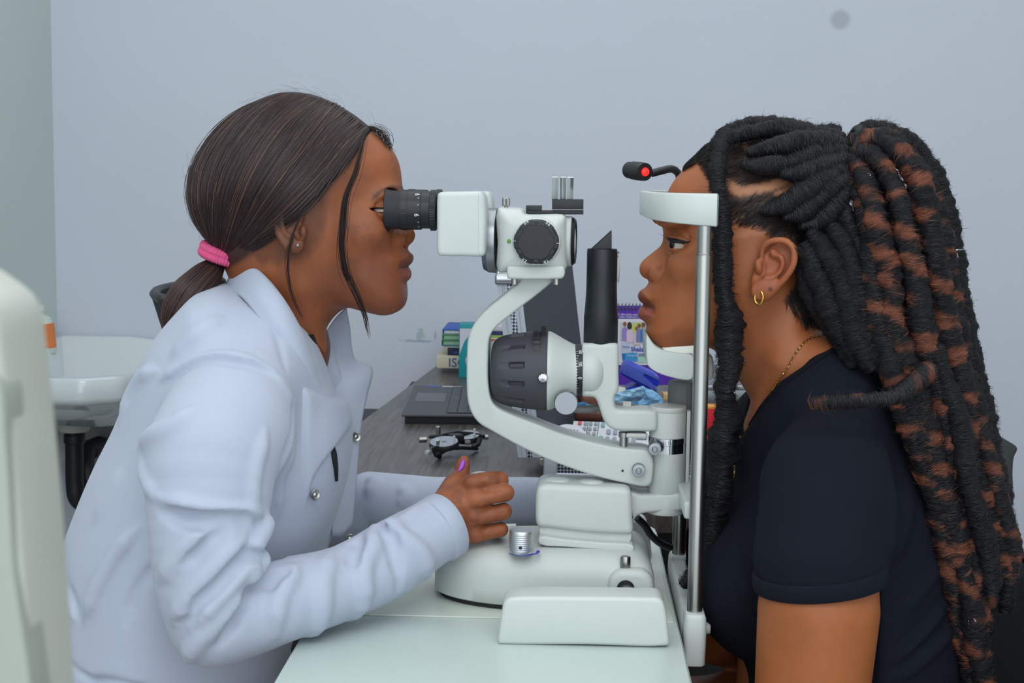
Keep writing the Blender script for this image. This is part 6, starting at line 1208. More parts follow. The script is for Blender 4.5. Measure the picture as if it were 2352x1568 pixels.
for i in range(90):
    a=Hc[rg.integers(0,len(Hc)-1)]; dx=rg.normal(0,14); b=W(a[0],a[1],rg.normal(0,.02)); o=np.array([a[0]-650,a[1]-420.0]); o/=np.linalg.norm(o); l=rg.uniform(3,14); tx=np.array([-o[1],o[0]])*rg.choice([-1,1])*rg.uniform(8,40)
    e1=W(a[0]+o[0]*l*0.6+tx[0]*0.5,a[1]+o[1]*l*0.6+tx[1]*0.5,rg.normal(0,.02)); e2=W(a[0]+o[0]*l+tx[0],a[1]+o[1]*l+tx[1],rg.normal(0,.02)); e3=W(a[0]+o[0]*l*0.7+tx[0]*1.6,a[1]+o[1]*l*0.7+tx[1]*1.6,rg.normal(0,.02))
    c=crv(np.array([b,e1,e2,e3]),4); fl.append(c)
strands('flyaway_hair',np.array(fl),0.00007,M_hair,DH,np.tile(np.array(S(48,36,34)),(len(fl),1)),kind='stuff')
# ribbed pink hair tie
sc_=W(509,583,-.010); axs=np.array([-0.32,0.05,-0.94]); ax,u,v=basis(axs)
def ringp(a,off): return sc_+ax*off+0.0205*math.cos(a)*u+0.0195*math.sin(a)*v
st=empty('hair_tie',(0,0,0)); st.parent=DH
bpy.data.objects.remove(st)
for j,off in enumerate((-0.0032,0.0030)):
    P_=[ringp(a,off) for a in np.linspace(0,2*math.pi,181)]; r_=[0.0050*(1+0.10*math.sin(a*48)) for a in np.linspace(0,2*math.pi,181)]
    part('hair_tie_coil',tube(P_,np.array(r_),12,False),mat('pink_terry',S(214,84,134),0.8,bump=0.5,bscale=700,var=0.1,vscale=300),DH,60)
es=W(684,563,-.0895); part('ear_stud', lathe([(0.0016,0),(0.0016,0.0008),(0.0008,0.0016),(0,0.0017)],es,(0,-1,0),16), M_steel, DR)
# ---------------------------------------------------------------- desk and what lies on it
DZ=0.78
def wood():
    m=bpy.data.materials.new('grey_wood_laminate'); m.use_nodes=True; N=m.node_tree.nodes; Lk=m.node_tree.links; b=N['Principled BSDF']; b.inputs['Roughness'].default_value=0.32
    tc=N.new('ShaderNodeTexCoord'); mp=N.new('ShaderNodeMapping'); mp.inputs['Rotation'].default_value=(0,0,R(35)); mp.inputs['Scale'].default_value=(160,9,40); Lk.new(tc.outputs['Object'],mp.inputs[0])
    n=N.new('ShaderNodeTexNoise'); n.inputs['Scale'].default_value=1.0; n.inputs['Detail'].default_value=6; n.inputs['Distortion'].default_value=0.6; Lk.new(mp.outputs[0],n.inputs['Vector'])
    cr=N.new('ShaderNodeValToRGB'); cr.color_ramp.elements[0].position=0.35; cr.color_ramp.elements[0].color=(*S(66,61,61),1); cr.color_ramp.elements[1].position=0.68; cr.color_ramp.elements[1].color=(*S(98,91,88),1); Lk.new(n.outputs['Fac'],cr.inputs[0]); Lk.new(cr.outputs[0],b.inputs['Base Color'])
    bp=N.new('ShaderNodeBump'); bp.inputs['Strength'].default_value=0.15; bp.inputs['Distance'].default_value=0.001; Lk.new(n.outputs['Fac'],bp.inputs['Height']); Lk.new(bp.outputs[0],b.inputs['Normal']); return m
M_wood=wood(); M_dark=mat('dark_panel',S(30,29,32),0.6,var=0.1)
dk=empty('desk',(0.1,1.3,0),'long grey wood laminate desk reaching back to the wall','desk')
part('desk_top',slab(np.array([(-0.385,0.50),(0.62,0.50),(0.70,2.19),(-0.253,2.19)]),DZ-0.03,DZ,0.0009,lambda u,v,t:(u,v,t)),M_wood,dk)
for x in (-0.30,0.58): part('side_panel',box((x,1.30,0.375),(0.03,1.4,0.75),0.001),M_dark,dk)
part('back_panel',box((0.12,0.75,0.42),(0.84,0.02,0.62),0.001),M_dark,dk)
P_=lambda px,py,z=DZ: np.array(atz(px,py,z))
# laptop
lt=P_(922,952,DZ+0.018); lb=P_(951,885,DZ+0.018); dv=(lb-lt); wl=np.linalg.norm(dv); ev=dv/wl; eu=np.array([ev[1],-ev[0],0])
lp_=empty('laptop',tuple(lt-np.array([0,0,0.018])),'open dark grey laptop lying on the wooden desk','laptop')
def LF(u,v,t): return lt+eu*u+ev*v+np.array([0,0,t])
M_lap=mat('laptop_grey',S(72,73,80),0.5,bump=0.04,bscale=900,var=0.02); M_key=mat('laptop_key',S(74,76,84),0.5,var=0.05)
part('laptop_base',slab(np.array([(0,0),(0.25,0),(0.25,wl),(0,wl)]),-0.004,0.0,0.001,LF),M_lap,lp_)
part('laptop_underside',slab(np.array([(0.006,0.006),(0.25,0.006),(0.25,wl-0.006),(0.006,wl-0.006)]),-0.018,-0.004,0.0008,LF),M_blackp,lp_)
part('touchpad',slab(np.array([(0.014,wl*0.42),(0.074,wl*0.42),(0.074,wl*0.72),(0.014,wl*0.72)]),0.0,0.0006,0.0002,LF),mat('touchpad',S(92,93,100),0.4,var=0.02),lp_)
part('key_well',slab(np.array([(0.082,wl*0.05),(0.204,wl*0.05),(0.204,wl*0.96),(0.082,wl*0.96)]),0.0,0.0004,0.0001,LF),M_blackp,lp_)
for i in range(6):
    for j in range(17):
        v0=wl*0.06+j*(wl*0.89/17); u0=0.085+i*0.0195
        if i==0 and 5<j<11:
            if j==6: v1=v0+wl*0.89/17*5-0.002
            else: continue
        else: v1=v0+wl*0.89/17-0.002
        part('key',slab(np.array([(u0,v0),(u0+0.0172,v0),(u0+0.0172,v1),(u0,v1)]),0.0004,0.0022,0.0004,LF,2),M_key,lp_)
for k,(a,b,c) in enumerate(((0.955,0.885,S(30,90,190)),(0.86,0.965,S(205,206,210)))): pass
part('sticker',slab(np.array([(0.028,wl*0.955),(0.056,wl*0.955),(0.056,wl*0.99),(0.028,wl*0.99)]),0.0,0.0004,0.0001,LF),mat('blue_sticker',S(30,84,176),0.4,var=0.1,vscale=200),lp_)
part('sticker',slab(np.array([(0.060,wl*0.962),(0.102,wl*0.962),(0.102,wl*0.988),(0.060,wl*0.988)]),0.0,0.0004,0.0001,LF),mat('white_sticker',S(206,207,210),0.4,var=0.05,vscale=300),lp_)
part('screen',slab(np.array([(0.232,0.0),(0.246,0.0),(0.246,wl),(0.232,wl)]),-0.004,0.215,0.001,LF),M_lap,lp_)
part('screen_glass',slab(np.array([(0.2312,0.012),(0.2318,0.012),(0.2318,wl-0.012),(0.2312,wl-0.012)]),0.012,0.205,0.0001,LF),M_blackp,lp_)
# trial frame spectacles
tf=empty('trial_frame',tuple(P_(1030,1050)),'black and chrome trial frame spectacles lying on the wooden desk','spectacles')
Zt=DZ+0.026
def T(px,py,z=Zt): return np.array(atz(px,py,z))
M_len=mat('lens_glass',(0.9,0.92,0.95),0.02,trans=1.0,ior=1.4)
qa=T(1020,1015); qb=T(1074,1000)
for c0,rr in ((qa,0.0215),(qb,0.0190)):
    up=np.array([-0.05,-0.22,1.0])
    part('lens_ring',lathe([(rr,-0.004),(rr+0.003,-0.004),(rr+0.0034,0.0),(rr+0.002,0.003),(rr,0.003)],c0-np.array([0,0,0.003]),up,48),M_black,tf,40)
    part('chrome_rim',lathe([(rr-0.0012,0.002),(rr+0.0012,0.003),(rr+0.0014,0.0048),(rr-0.0010,0.0048)],c0-np.array([0,0,0.003]),up,48),M_chrome,tf,40)
    part('lens',lathe([(rr-0.001,0.0034),(rr*0.5,0.0046),(0,0.0050)],c0-np.array([0,0,0.003]),up,40),M_len,tf,60)
part('lens_tab',box(T(1005,1010,Zt+0.004),(0.006,0.020,0.001),0.0004),M_white2,tf); 
for px,py in ((1043,1010),(1090,993)):
    part('lens_clip',box(T(px,py,Zt+0.006),(0.004,0.004,0.014),0.001),M_white2,tf)
part('bridge',box((qa+qb)/2+np.array([0,0,0.002]),(0.022,0.022,0.012),0.003,rz=R(30)),M_blackp,tf)
part('top_bar',tube([T(985,1003,Zt+0.002),T(1015,1000,Zt+0.004),T(1050,993,Zt+0.005),T(1085,996,Zt+0.002),T(1112,1002,Zt)],0.0032,10),M_blackp,tf)
part('centre_screw',lathe([(0.007,0),(0.007,0.003),(0.0048,0.0034),(0.0048,0.015),(0.004,0.016),(0,0.016)],T(1006,1000,Zt+0.003),(0,0,1),28),M_steel,tf)
part('side_screw',cyl(T(980,1009,Zt-0.001),(-1,-0.25,-0.03),0.0052,0.013,0.0006,24),M_steel,tf); part('side_screw',cyl(T(1108,1003,Zt-0.002),(1,0.1,0),0.0045,0.010,0.0006,24),M_steel,tf)
part('lower_screw',cyl(T(998,1034,Zt-0.012),(0.1,-1,0),0.0050,0.008,0.0006,24),M_steel,tf); part('lower_screw',cyl(T(984,1038,Zt-0.014),(-0.5,-1,0),0.0040,0.006,0.0006,20),M_white2,tf)
part('arm',tube([T(995,1026,Zt-0.004),T(1003,1045,Zt-0.018),T(1010,1048,Zt-0.022)],0.0045,10),M_blackp,tf)
part('arm',tube([T(1102,1008,Zt-0.003),T(1098,1020,Zt-0.010),T(1085,1026,Zt-0.014)],0.0045,10),M_blackp,tf)
part('temple',tube([T(1000,1046,Zt-0.016),T(1030,1030,Zt-0.012),T(1060,1028,Zt-0.013),T(1096,1030,Zt-0.022)],0.0030,10),M_blackp,tf)
part('temple',tube([T(1008,1046,DZ+0.005),T(1024,1036,DZ+0.006),T(1040,1030,DZ+0.008)],0.0016,8),M_steel,tf)
part('nose_rest',cyl(T(1068,1016,Zt-0.004),(1,0.2,0),0.004,0.009,0.0005,20),M_grey,tf)
part('lens_plate',box(T(990,1040,Zt-0.012),(0.0015,0.010,0.020),0.0004),mat('clear_plastic',(0.85,0.88,0.9),0.05,trans=0.9),tf)
# books and box against the wall
def book(name,px0,px1,py0,py1,Y,dep,m,label,rz=0.0,cat='book',pages=None,cover=0.0025):
    a=W(px0,py1,Y); b=W(px1,py0,Y); w__=b[0]-a[0]; h_=b[2]-a[2]; e=empty(name,(a[0],Y,a[2]),label,cat)
    c=np.array([a[0]+w__/2,Y+dep/2,a[2]+h_/2])
    if pages is None: part('block',box(c,(w__,dep,h_),0.001,rz=rz),m,e); return e,c,w__,h_
    part('cover',box(c+np.array([0,0,h_/2-cover/2]),(w__,dep,cover),0.0006,rz=rz),m,e); part('cover',box(c-np.array([0,0,h_/2-cover/2]),(w__,dep,cover),0.0006,rz=rz),m,e)
    part('spine',box(c-np.array([w__/2-cover/2,0,0]),(cover,dep,h_-cover*1.8),0.0006),m,e); part('pages',box(c+np.array([0.001,0.0,0]),(w__-0.006,dep-0.006,h_-2*cover),0.0004,rz=rz),pages,e); return e,c,w__,h_
M_paper=mat('page_edges',S(222,222,214),0.8,bump=0.3,bscale=500,var=0.05,vscale=300,stretch=(1,1,12)); M_gpaper=mat('green_page_edges',S(150,188,160),0.8,bump=0.3,bscale=500,var=0.06,vscale=300,stretch=(1,1,12))
M_isc=mat('kraft_box',S(206,198,176),0.8,var=0.10,vscale=40)
e,c,w__,h_=book('storage_book',1003,1090,818,845,1.93,0.16,M_isc,'thick cream book at the bottom of the stack, handwritten letters on its edge')
text('handwriting','ISC',0.030,frame4((W(1029,842,1.928)[0],1.9285,W(1029,842,1.928)[2]),(1,0,0.0),(0,0,1)),mat('blue_pen',S(70,80,160),0.6,var=0.05),e)
e,c,w__,h_=book('navy_book',1028,1095,798,818,1.94,0.15,mat('navy_cover',S(36,44,78),0.6,var=0.08),'navy blue book lying on the cream handwritten book')
text('spine_title','WHITE',0.008,frame4((W(1041,812,1.938)[0],1.9385,W(1041,812,1.938)[2]),(1,0,0),(0,0,1)),mat('blue_foil',S(90,110,190),0.5,var=0.05),e)
book('white_folder',1018,1090,794,798,1.935,0.16,mat('white_card',S(226,226,226),0.7,var=0.02),'thin white folder between the navy book and the green books',cat='folder')
book('green_book',1014,1092,781,794,1.93,0.16,mat('teal_cover',S(60,120,120),0.6,var=0.05),'lower of the two green edged books on the white folder',pages=M_gpaper)
book('green_book',1015,1092,768,781,1.93,0.16,mat('green_cover',S(88,140,90),0.6,var=0.05),'upper of the two green edged books, under the blue and white one',pages=M_gpaper)
book('blue_white_book',1016,1096,757,768,1.935,0.17,mat('blue_cover',S(40,86,180),0.5,var=0.05),'blue covered book with white pages on top of the left stack',pages=M_paper)
for (y0,y1,col,lab,nm) in ((830,842,S(220,220,216),'white paperback at the bottom of the stack behind the lamp housing','paperback'),(810,830,S(224,224,222),'white book with small orange mark behind the lamp housing','paperback'),(776,808,S(222,224,222),'thick white book with an orange triangle behind the lamp housing','paperback'),(770,776,S(160,196,90),'thin lime green booklet in the stack behind the lamp housing','booklet'),(760,770,S(60,64,110),'dark blue book in the stack behind the lamp housing','paperback'),(750,760,S(206,206,210),'grey white book on top of the stack behind the lamp housing','paperback')):
    e,c,w__,h_=book(nm,1118,1200,y0,y1,1.98,0.16,mat(nm+'_c',col,0.6,var=0.05,vscale=60),lab)
    if y0==776: part('orange_mark',([ (W(1126,778,1.978)[0],1.9788,W(1126,778,1.978)[2]),(W(1142,779,1.978)[0],1.9788,W(1142,779,1.978)[2]),(W(1126,785,1.978)[0],1.9788,W(1126,785,1.978)[2])],[(0,1,2)]),mat('orange_ink',S(226,110,60),0.6,var=0.02),e)
# teal carton
M_teal=mat('teal_card',S(20,146,156),0.45,var=0.04,vscale=20)
tb=empty('medicine_carton',(W(1072,850,1.86)[0],1.86,DZ),'tall teal and white carton standing in front of the books','carton')
ta_=W(1054,850,1.86); tz1=W(1054,744,1.86)[2]
part('carton_body',box((ta_[0]+0.035,1.86+0.03,(DZ+tz1)/2),(0.07,0.06,tz1-DZ),0.0008),M_teal,tb)
Pd=[(ta_[0]+0.001,tz1-0.004)]+[(ta_[0]+0.001+0.060*math.sin(q),tz1-0.060+0.056*math.cos(q)-0.0) for q in np.linspace(0.9,0.0,2)]
part('white_panel',([(ta_[0]+0.0015,1.8592,tz1-0.010),(ta_[0]+0.042,1.8592,tz1-0.010),(ta_[0]+0.026,1.8592,tz1-0.020),(ta_[0]+0.012,1.8592,tz1-0.040),(ta_[0]+0.004,1.8592,tz1-0.062),(ta_[0]+0.0015,1.8592,tz1-0.070)],[(0,5,4,3,2,1)]),mat('white_print_card',S(205,206,220),0.5,var=0.02),tb)
part('round_print',lathe([(0.019,0),(0,0.0002)],(ta_[0]+0.034,1.8594,tz1-0.083),(0,-1,0),40),mat('pale_disc',S(186,190,222),0.5,var=0.1,vscale=200),tb)
for s_,zz_,sz in (('Fluoro',tz1-0.034,0.007),('3x10',tz1-0.046,0.008),('Suspension',tz1-0.054,0.0045),('100 ml',tz1-0.122,0.0045),('Lab. ch',tz1-0.135,0.0045)):
    text('carton_print',s_,sz,frame4((ta_[0]+0.018,1.8591,zz_),(1,0,0),(0,0,1)),M_print,tb,0.0001)
# aluminium trial lens case, lid open
M_caselin=mat('case_lining',S(72,76,84),0.85,bump=0.2,bscale=300,var=0.15,vscale=40,stretch=(1,1,0.3))
def diamond():
    m=mat('diamond_plate',S(150,158,170),0.35,0.9,var=0.02); N=m.node_tree.nodes; Lk=m.node_tree.links; b=N['Principled BSDF']
    tc=N.new('ShaderNodeTexCoord'); mp=N.new('ShaderNodeMapping'); mp.inputs['Rotation'].default_value=(0,R(45),0); mp.inputs['Scale'].default_value=(270,0.01,270); Lk.new(tc.outputs['Object'],mp.inputs[0])
    ck=N.new('ShaderNodeTexChecker'); ck.inputs['Scale'].default_value=1.0; ck.inputs[1].default_value=(*S(196,202,212),1); ck.inputs[2].default_value=(*S(60,68,84),1); Lk.new(mp.outputs[0],ck.inputs['Vector']); Lk.new(ck.outputs[0],b.inputs['Base Color']); return m
M_dia=diamond(); M_alc=mat('case_aluminium',S(192,198,210),0.42,0.45,var=0.02)
cs=empty('lens_case',tuple(P_(1420,1095)),'open aluminium trial lens case with dark grey lined lid on the desk','case')
CX0,CX1,CY0,CY1=float(P_(1252,1092)[0]),0.46,0.735,1.16; CH=0.036
part('case_floor',box(((CX0+CX1)/2,(CY0+CY1)/2,DZ+0.004),(CX1-CX0,CY1-CY0,0.006),0.001),M_caselin,cs)
for (c_,s_) in ((((CX0+CX1)/2,CY0,DZ+CH/2+0.001),(CX1-CX0,0.006,CH)),(((CX0+CX1)/2,CY1,DZ+CH/2+0.001),(CX1-CX0,0.006,CH)),((CX0,(CY0+CY1)/2,DZ+CH/2+0.001),(0.006,CY1-CY0,CH)),((CX1,(CY0+CY1)/2,DZ+CH/2+0.001),(0.006,CY1-CY0,CH))): part('case_wall',box(c_,s_,0.0008),M_dia,cs)
for zz_ in (DZ+0.003,DZ+CH): part('case_rim',box(((CX0+CX1)/2,CY0-0.003,zz_),(CX1-CX0+0.004,0.006,0.007),0.0012),M_alc,cs)
part('case_rim',box(((CX0+CX1)/2,CY1,DZ+CH),(CX1-CX0+0.004,0.008,0.007),0.0012),M_alc,cs); part('case_rim',box((CX1,(CY0+CY1)/2,DZ+CH),(0.008,CY1-CY0,0.007),0.0012),M_alc,cs)
for x in (CX0+0.008,CX1-0.008): part('corner_guard',box((x,CY0-0.004,DZ+CH/2+0.002),(0.020,0.006,CH+0.004),0.002),M_alc,cs)
part('latch',cyl((CX0-0.005,CY0+0.012,DZ+0.022),(0,-1,0),0.006,0.012,0.001,20),M_steel,cs)
lx=[W(1243,1050,.745),W(1192,628,.745),W(1313,602,1.17),W(1352,955,1.17)]; lo_=[W(1190,1050,.745),W(1141,628,.745)]
th_=np.array(lx[0])-np.array(lo_[0])
def quadbox(a,b,c,d,t): V=[a,b,c,d,a-t,b-t,c-t,d-t]; return V,[(0,1,2,3),(7,6,5,4),(0,4,5,1),(1,5,6,2),(2,6,7,3),(3,7,4,0)]
part('lid_shell',quadbox(*[np.array(q) for q in lx],th_),M_alc,cs)
i4=[np.array(q) for q in lx]; ce=sum(i4)/4; nin=np.cross(i4[3]-i4[0],i4[1]-i4[0]); nin/=np.linalg.norm(nin); nin=nin if nin@th_>0 else -nin
part('lid_lining',quadbox(*[q+(ce-q)*0.02+nin*0.0015 for q in i4],nin*0.003),M_caselin,cs)
for k in range(2):
    u0=0.36; a=np.array(lo_[0])+th_*0.50-np.array([0,0.0012,0]); b=np.array(lo_[1])+th_*0.50-np.array([0,0.0012,0])
    if k==0: part('lid_diamond_strip',([a-th_*0.12,a+th_*0.12,b+th_*0.12,b-th_*0.12],[(0,1,2,3)]),M_dia,cs)
for t_ in (0.2,0.8): a=np.array(lo_[0])+th_*t_; b=np.array(lo_[1])+th_*t_; part('lid_rib',tube([a-np.array([0,0.0005,0]),b-np.array([0,0.0005,0])],0.0016,8),M_alc,cs)
b=np.array(lo_[1])+th_*0.45; part('lid_corner',box(b+np.array([0.0,0.002,-0.006]),(0.038,0.016,0.022),0.003),M_chrome,cs)
part('lid_stay',tube([W(1285,952,.95),W(1270,975,.9),W(1255,1000,.85)],0.0012,6),M_blackp,cs)
# keypad in the case
def at_plane(o,u,v,px,py):
    n=np.cross(u,v); d=ray(px,py); t=((o-CAM)@n)/(d@n); return CAM+d*t
ko=np.array(W(1410,1000,.90)); ku=np.array([1,0.02,-0.02]); kv=np.array([0.05,0.62,0.78]); kv/=np.linalg.norm(kv); kn_=np.cross(ku,kv); kn_/=np.linalg.norm(kn_)
kp=empty('keypad',tuple(ko-np.array([0,0,0.06])),'white control keypad with rows of grey buttons leaning in the case','keypad')
q4=[at_plane(ko,ku,kv,*p) for p in ((1318,966.5),(1506,974),(1508,1032),(1306,1012))]
part('keypad_body',quadbox(*q4,kn_*0.012),mat('keypad_white',S(214,216,226),0.4,var=0.01),kp)
M_kb=mat('keypad_button',S(150,160,172),0.5,var=0.05,vscale=200); M_kg=mat('keypad_green_button',S(130,176,168),0.5,var=0.05); M_kr=mat('keypad_red',S(214,90,90),0.5,var=0.05)
def kbutton(px,py,wx,wy,m,nm='button'):
    c=at_plane(ko,ku,kv,px,py); s_=mpp(.9); part(nm,slab(rrect(wx*s_,wy*s_*1.25,0.0025,3),0.0,0.0022,0.0006,lambda u,v,t:c+ku*u+kv*v+kn_*t,2),m,kp)
cols=[(1345,973,-3.2),(1357,973.5,-3.0),(1369,973.5,-3.0)]
for (x0,y0,dx) in cols:
    for j in range(4): kbutton(x0+dx*j*0.75,y0+11.6*j,8,8,M_kb)
kbutton(1332,972,9,8,M_kr,'power_button'); kbutton(1385,976,9,11,M_kg); kbutton(1380,1008,11,12,M_kg)
for px,py in ((1398,992),(1413,993),(1395,1009),(1411,1010),(1428,1010),(1440,1011),(1455,1012),(1428,994)): kbutton(px,py,10,11,M_kb)
kbutton(1474,1002,26,14,M_kb,'rocker')
for a_,b_ in (((1351,970),(1344,1016)),((1376,970),(1369,1018))):
    p0_=at_plane(ko,ku,kv,*a_)+kn_*0.0006; p1_=at_plane(ko,ku,kv,*b_)+kn_*0.0006; part('divider_line',tube([p0_,p1_],0.0006,5),mat('grey_line',S(110,116,128),0.5,var=0.02),kp)
# round test card
rc_=np.array(W(1308,1003,.86)); rn=np.array([0.10,-0.55,0.83]); rn/=np.linalg.norm(rn)
cd=empty('test_card',tuple(rc_),'round white test card printed with rows of marks beside the keypad','card')
part('card_disc',lathe([(0.029,-0.001),(0.030,0),(0.029,0.001),(0,0.0014)],rc_,rn,56),mat('card_white',S(214,216,228),0.45,var=0.01),cd)
ax,u,v=basis(rn); u=np.array([1,0,-rn[0]/rn[2]]); u/=np.linalg.norm(u); v=np.cross(rn,u)
for j,s_ in enumerate(('+ + + +','B B E 7','a 4 1 3','G A P 2')): text('card_print',s_,0.0062,frame4(rc_+rn*0.0016+v*(0.014-0.008*j)+u*(-0.006-0.002*j),u,v),M_dprint,cd,0.0001)
# lens handles standing in the tray
for k in range(5):
    hp_=W(1362+k*6.6,966,.97); e=part('metal_probe',tube([W(1361+k*6.6,975,.97),W(1363+k*6.6,957,.97)],0.0014,8),M_chrome,None)
    e.name='metal_probe' if k==0 else 'metal_probe'; tag(e,['leftmost chrome probe standing behind the keypad','second chrome probe from the left behind the keypad','middle chrome probe of five behind the keypad','fourth chrome probe from the left behind the keypad','rightmost chrome probe beside the tower elbow'][k],'probe','chrome probes behind the keypad')
# cloths
def cloth(name,outline,Y,col,label,seed,amp=0.012,dep=0.016):
    P=np.array([W(p[0],p[1],Y) for p in outline]); P2=resamp(np.array(outline,float),90); zig=np.array([1+0.0*k for k in range(90)]); c2=P2.mean(0); V=[];Fq=[]; rings=9
    for i in range(rings+1):
        s_=i/rings
        for k in range(90):
            q=c2+(P2[k]-c2)*s_; zz=1.2*(1 if k%2 else -1) if i==rings else 0
            q=q+np.array([0,zz*0.5]); nzv=float(NZ(np.array([[q[0]*0.9,q[1]*0.9,seed*10.0]]),0.06)[0]-0.5)+0.5*float(NZ(np.array([[q[0],q[1]*2,seed*7.0]]),0.11)[0]-0.5)
            V.append(W(q[0],q[1],Y+nzv*dep+(1-s_)*-0.01))
    for i in range(rings):
        for k in range(90): k2=(k+1)%90; Fq.append((i*90+k,i*90+k2,(i+1)*90+k2,(i+1)*90+k))
    o=mesh(name,V,Fq,mat(name+'_m',col,0.9,bump=0.25,bscale=900,var=0.08,vscale=120,sheen=0.2),None,True,0); md=o.modifiers.new('t','SOLIDIFY'); md.thickness=0.0015; tag(o,label,'cloth'); return o
cloth('lens_cloth',[(1410,905),(1430,898),(1455,892),(1478,886),(1484,892),(1482,915),(1460,922),(1440,930),(1412,935),(1405,925)],1.00,S(150,196,226),'pale blue lens cloth folded beside the blue hole punch',1)
cloth('lens_cloth',[(1478,890),(1500,896),(1512,905),(1524,918),(1520,932),(1500,942),(1470,940),(1462,925),(1480,912)],0.98,S(128,178,222),'sky blue pinked edge cloth behind the column cap',2)
cloth('lens_cloth',[(1322,926),(1340,922),(1352,928),(1366,930),(1390,932),(1400,944),(1396,958),(1370,952),(1350,956),(1328,952)],0.99,S(64,140,196),'bright blue cloth crumpled behind the slit knob',3)
cloth('lens_cloth',[(1430,925),(1462,922),(1476,925),(1462,940),(1435,942)],0.985,S(88,150,206),'small blue cloth scrap between the two pale cloths',4)
o=part('paper_slip',quadbox(W(1410,884,1.06),W(1436,890,1.06),W(1436,905,1.03),W(1410,902,1.03),np.array([0,0,0.001])),M_white2,None); tag(o,'white paper slip under the pale blue cloth','paper')
o=part('leather_pouch',box(W(1362,921,1.08),(0.05,0.03,0.028),0.008,rz=R(15)),mat('brown_leather',S(120,76,56),0.6,bump=0.2,bscale=200,var=0.1),None); tag(o,'small brown and white pouch behind the slit knob','pouch')
o=part('brown_wrapper',box(W(1352,953,.97),(0.05,0.02,0.022),0.008,rz=R(-12)),mat('amber_wrapper',S(96,58,50),0.35,bump=0.4,bscale=120,var=0.2),None); tag(o,'crumpled brown wrapper above the keypad','wrapper')
# hole punch
M_bl=mat('blue_enamel',S(28,52,196),0.35,var=0.03); M_bl2=mat('blue_enamel_top',S(74,92,190),0.4,var=0.03)
hpn=empty('hole_punch',tuple(W(1470,905,1.25)*np.array([1,1,0])+np.array([0,0,DZ])),'blue metal hole punch standing in front of the calendar','hole punch')
part('handle',prism([(1426,858),(1430,840),(1436,833),(1450,836),(1500,858),(1514,868),(1515,882),(1510,888),(1490,880),(1488,872),(1476,866),(1474,872),(1500,900),(1512,906),(1508,908),(1490,896),(1440,868)],1.22,1.27,0.0010),M_bl,hpn)
part('handle_top',prism([(1427,850),(1432,838),(1440,833),(1512,866),(1513,874),(1480,858),(1476,862),(1508,890),(1510,898),(1430,858)],1.216,1.222,0.0006),M_bl2,hpn)
part('base_plate',prism([(1438,893),(1470,880),(1480,884),(1512,905),(1512,912),(1440,898)],1.23,1.29,0.001),M_bl,hpn)
part('punch_pin',cyl(W(1504,905,1.24),(0,0,1),0.003,0.012),M_steel,hpn)
part('wood_block',box(W(1532,909,1.2),(0.016,0.03,0.012),0.001),mat('pine',S(206,170,120),0.6,var=0.1,vscale=60),None); tag(bpy.data.objects['wood_block'],'small pale wooden block beside the hole punch','block')
# calendar
CYc=1.45
cal=empty('desk_calendar',tuple(W(1480,885,CYc)),'purple spiral desk calendar with a family photo, behind the hole punch','calendar')
M_pur=mat('purple_card',S(86,44,170),0.5,var=0.02); M_cw=mat('calendar_paper',S(218,214,228),0.5,var=0.01)
cq=lambda px,py,dy=0.0: np.array(W(px,py,CYc+dy))
part('calendar_back',quadbox(cq(1414,702),cq(1556,702),cq(1556,884),cq(1414,884),np.array([0,-0.004,0])),M_pur,cal)
part('calendar_foot',quadbox(cq(1414,702,.006),cq(1556,702,.006),cq(1556,872,.10),cq(1414,872,.10),np.array([0,-0.003,0])),M_pur,cal)
part('calendar_page',quadbox(cq(1418,732,-.001),cq(1552,732,-.001),cq(1552,838,-.001),cq(1418,838,-.001),np.array([0,0.0006,0])),M_cw,cal)
for k in range(17):
    px=1420+k*8.2; part('spiral_ring',tube([cq(px,709,-.003),cq(px,699,-.004),cq(px+1,696,.004),cq(px+1.5,701,.010),cq(px+1,709,.008)],0.0009,6),M_steel,cal)
    part('punch_slot',quadbox(cq(px-1.8,706,-.0008),cq(px+1.8,706,-.0008),cq(px+1.8,713,-.0008),cq(px-1.8,713,-.0008),np.array([0,0.0004,0])),M_dprint,cal)
for s_,px,py,sz in (('With affordable solutions,',1410,723.5,0.0056),('we make healthcare a reality',1412,729,0.0056)): text('calendar_slogan',s_,sz,frame4(cq(px,py,-.0022),(1,0,0),(0,0,1)),M_print,cal,0.0001)
text('calendar_title','Shalzin',0.0125,frame4(cq(1449,806,-.0032),(1,0,0),(0,0,1)),mat('blue_type',S(40,80,180),0.5,var=0.02),cal,0.0001,True)
def cpatch(nm,pts,col,dy=-.0026): part(nm,([cq(a,b,dy) for a,b in pts],[tuple(range(len(pts)-1,-1,-1))]),mat(nm+'_ink',col,0.5,var=0.06,vscale=200),cal)
cpatch('photo_backdrop',[(1424,740),(1486,738),(1486,784),(1424,782)],S(196,200,196))
cpatch('photo_grass',[(1450,742),(1476,740),(1476,770),(1436,778)],S(190,200,110),-.0028)
for i,(x,y,rw,rh,sk,cl) in enumerate(((1435,744,4.2,5.5,S(140,88,70),S(150,130,196)),(1446,748,5.5,9,S(50,36,36),S(216,190,214)),(1462,754,3.4,4.2,S(130,84,66),S(206,190,200)),(1468,748,4.2,5,S(126,80,64),S(124,124,176)),(1478,746,4.6,6,S(120,76,70),S(36,110,190)))):
    cpatch('photo_figure',[(x-7,y+38),(x-7,y+14),(x-3,y+7),(x+3,y+7),(x+8,y+14),(x+8,y+38)],cl,-.0031-0.0002*i)
    cpatch('photo_face',[(x+rw*math.cos(t),y+rh*math.sin(t)) for t in np.linspace(0,2*math.pi,13)[:-1]],sk,-.0032-0.0002*i)
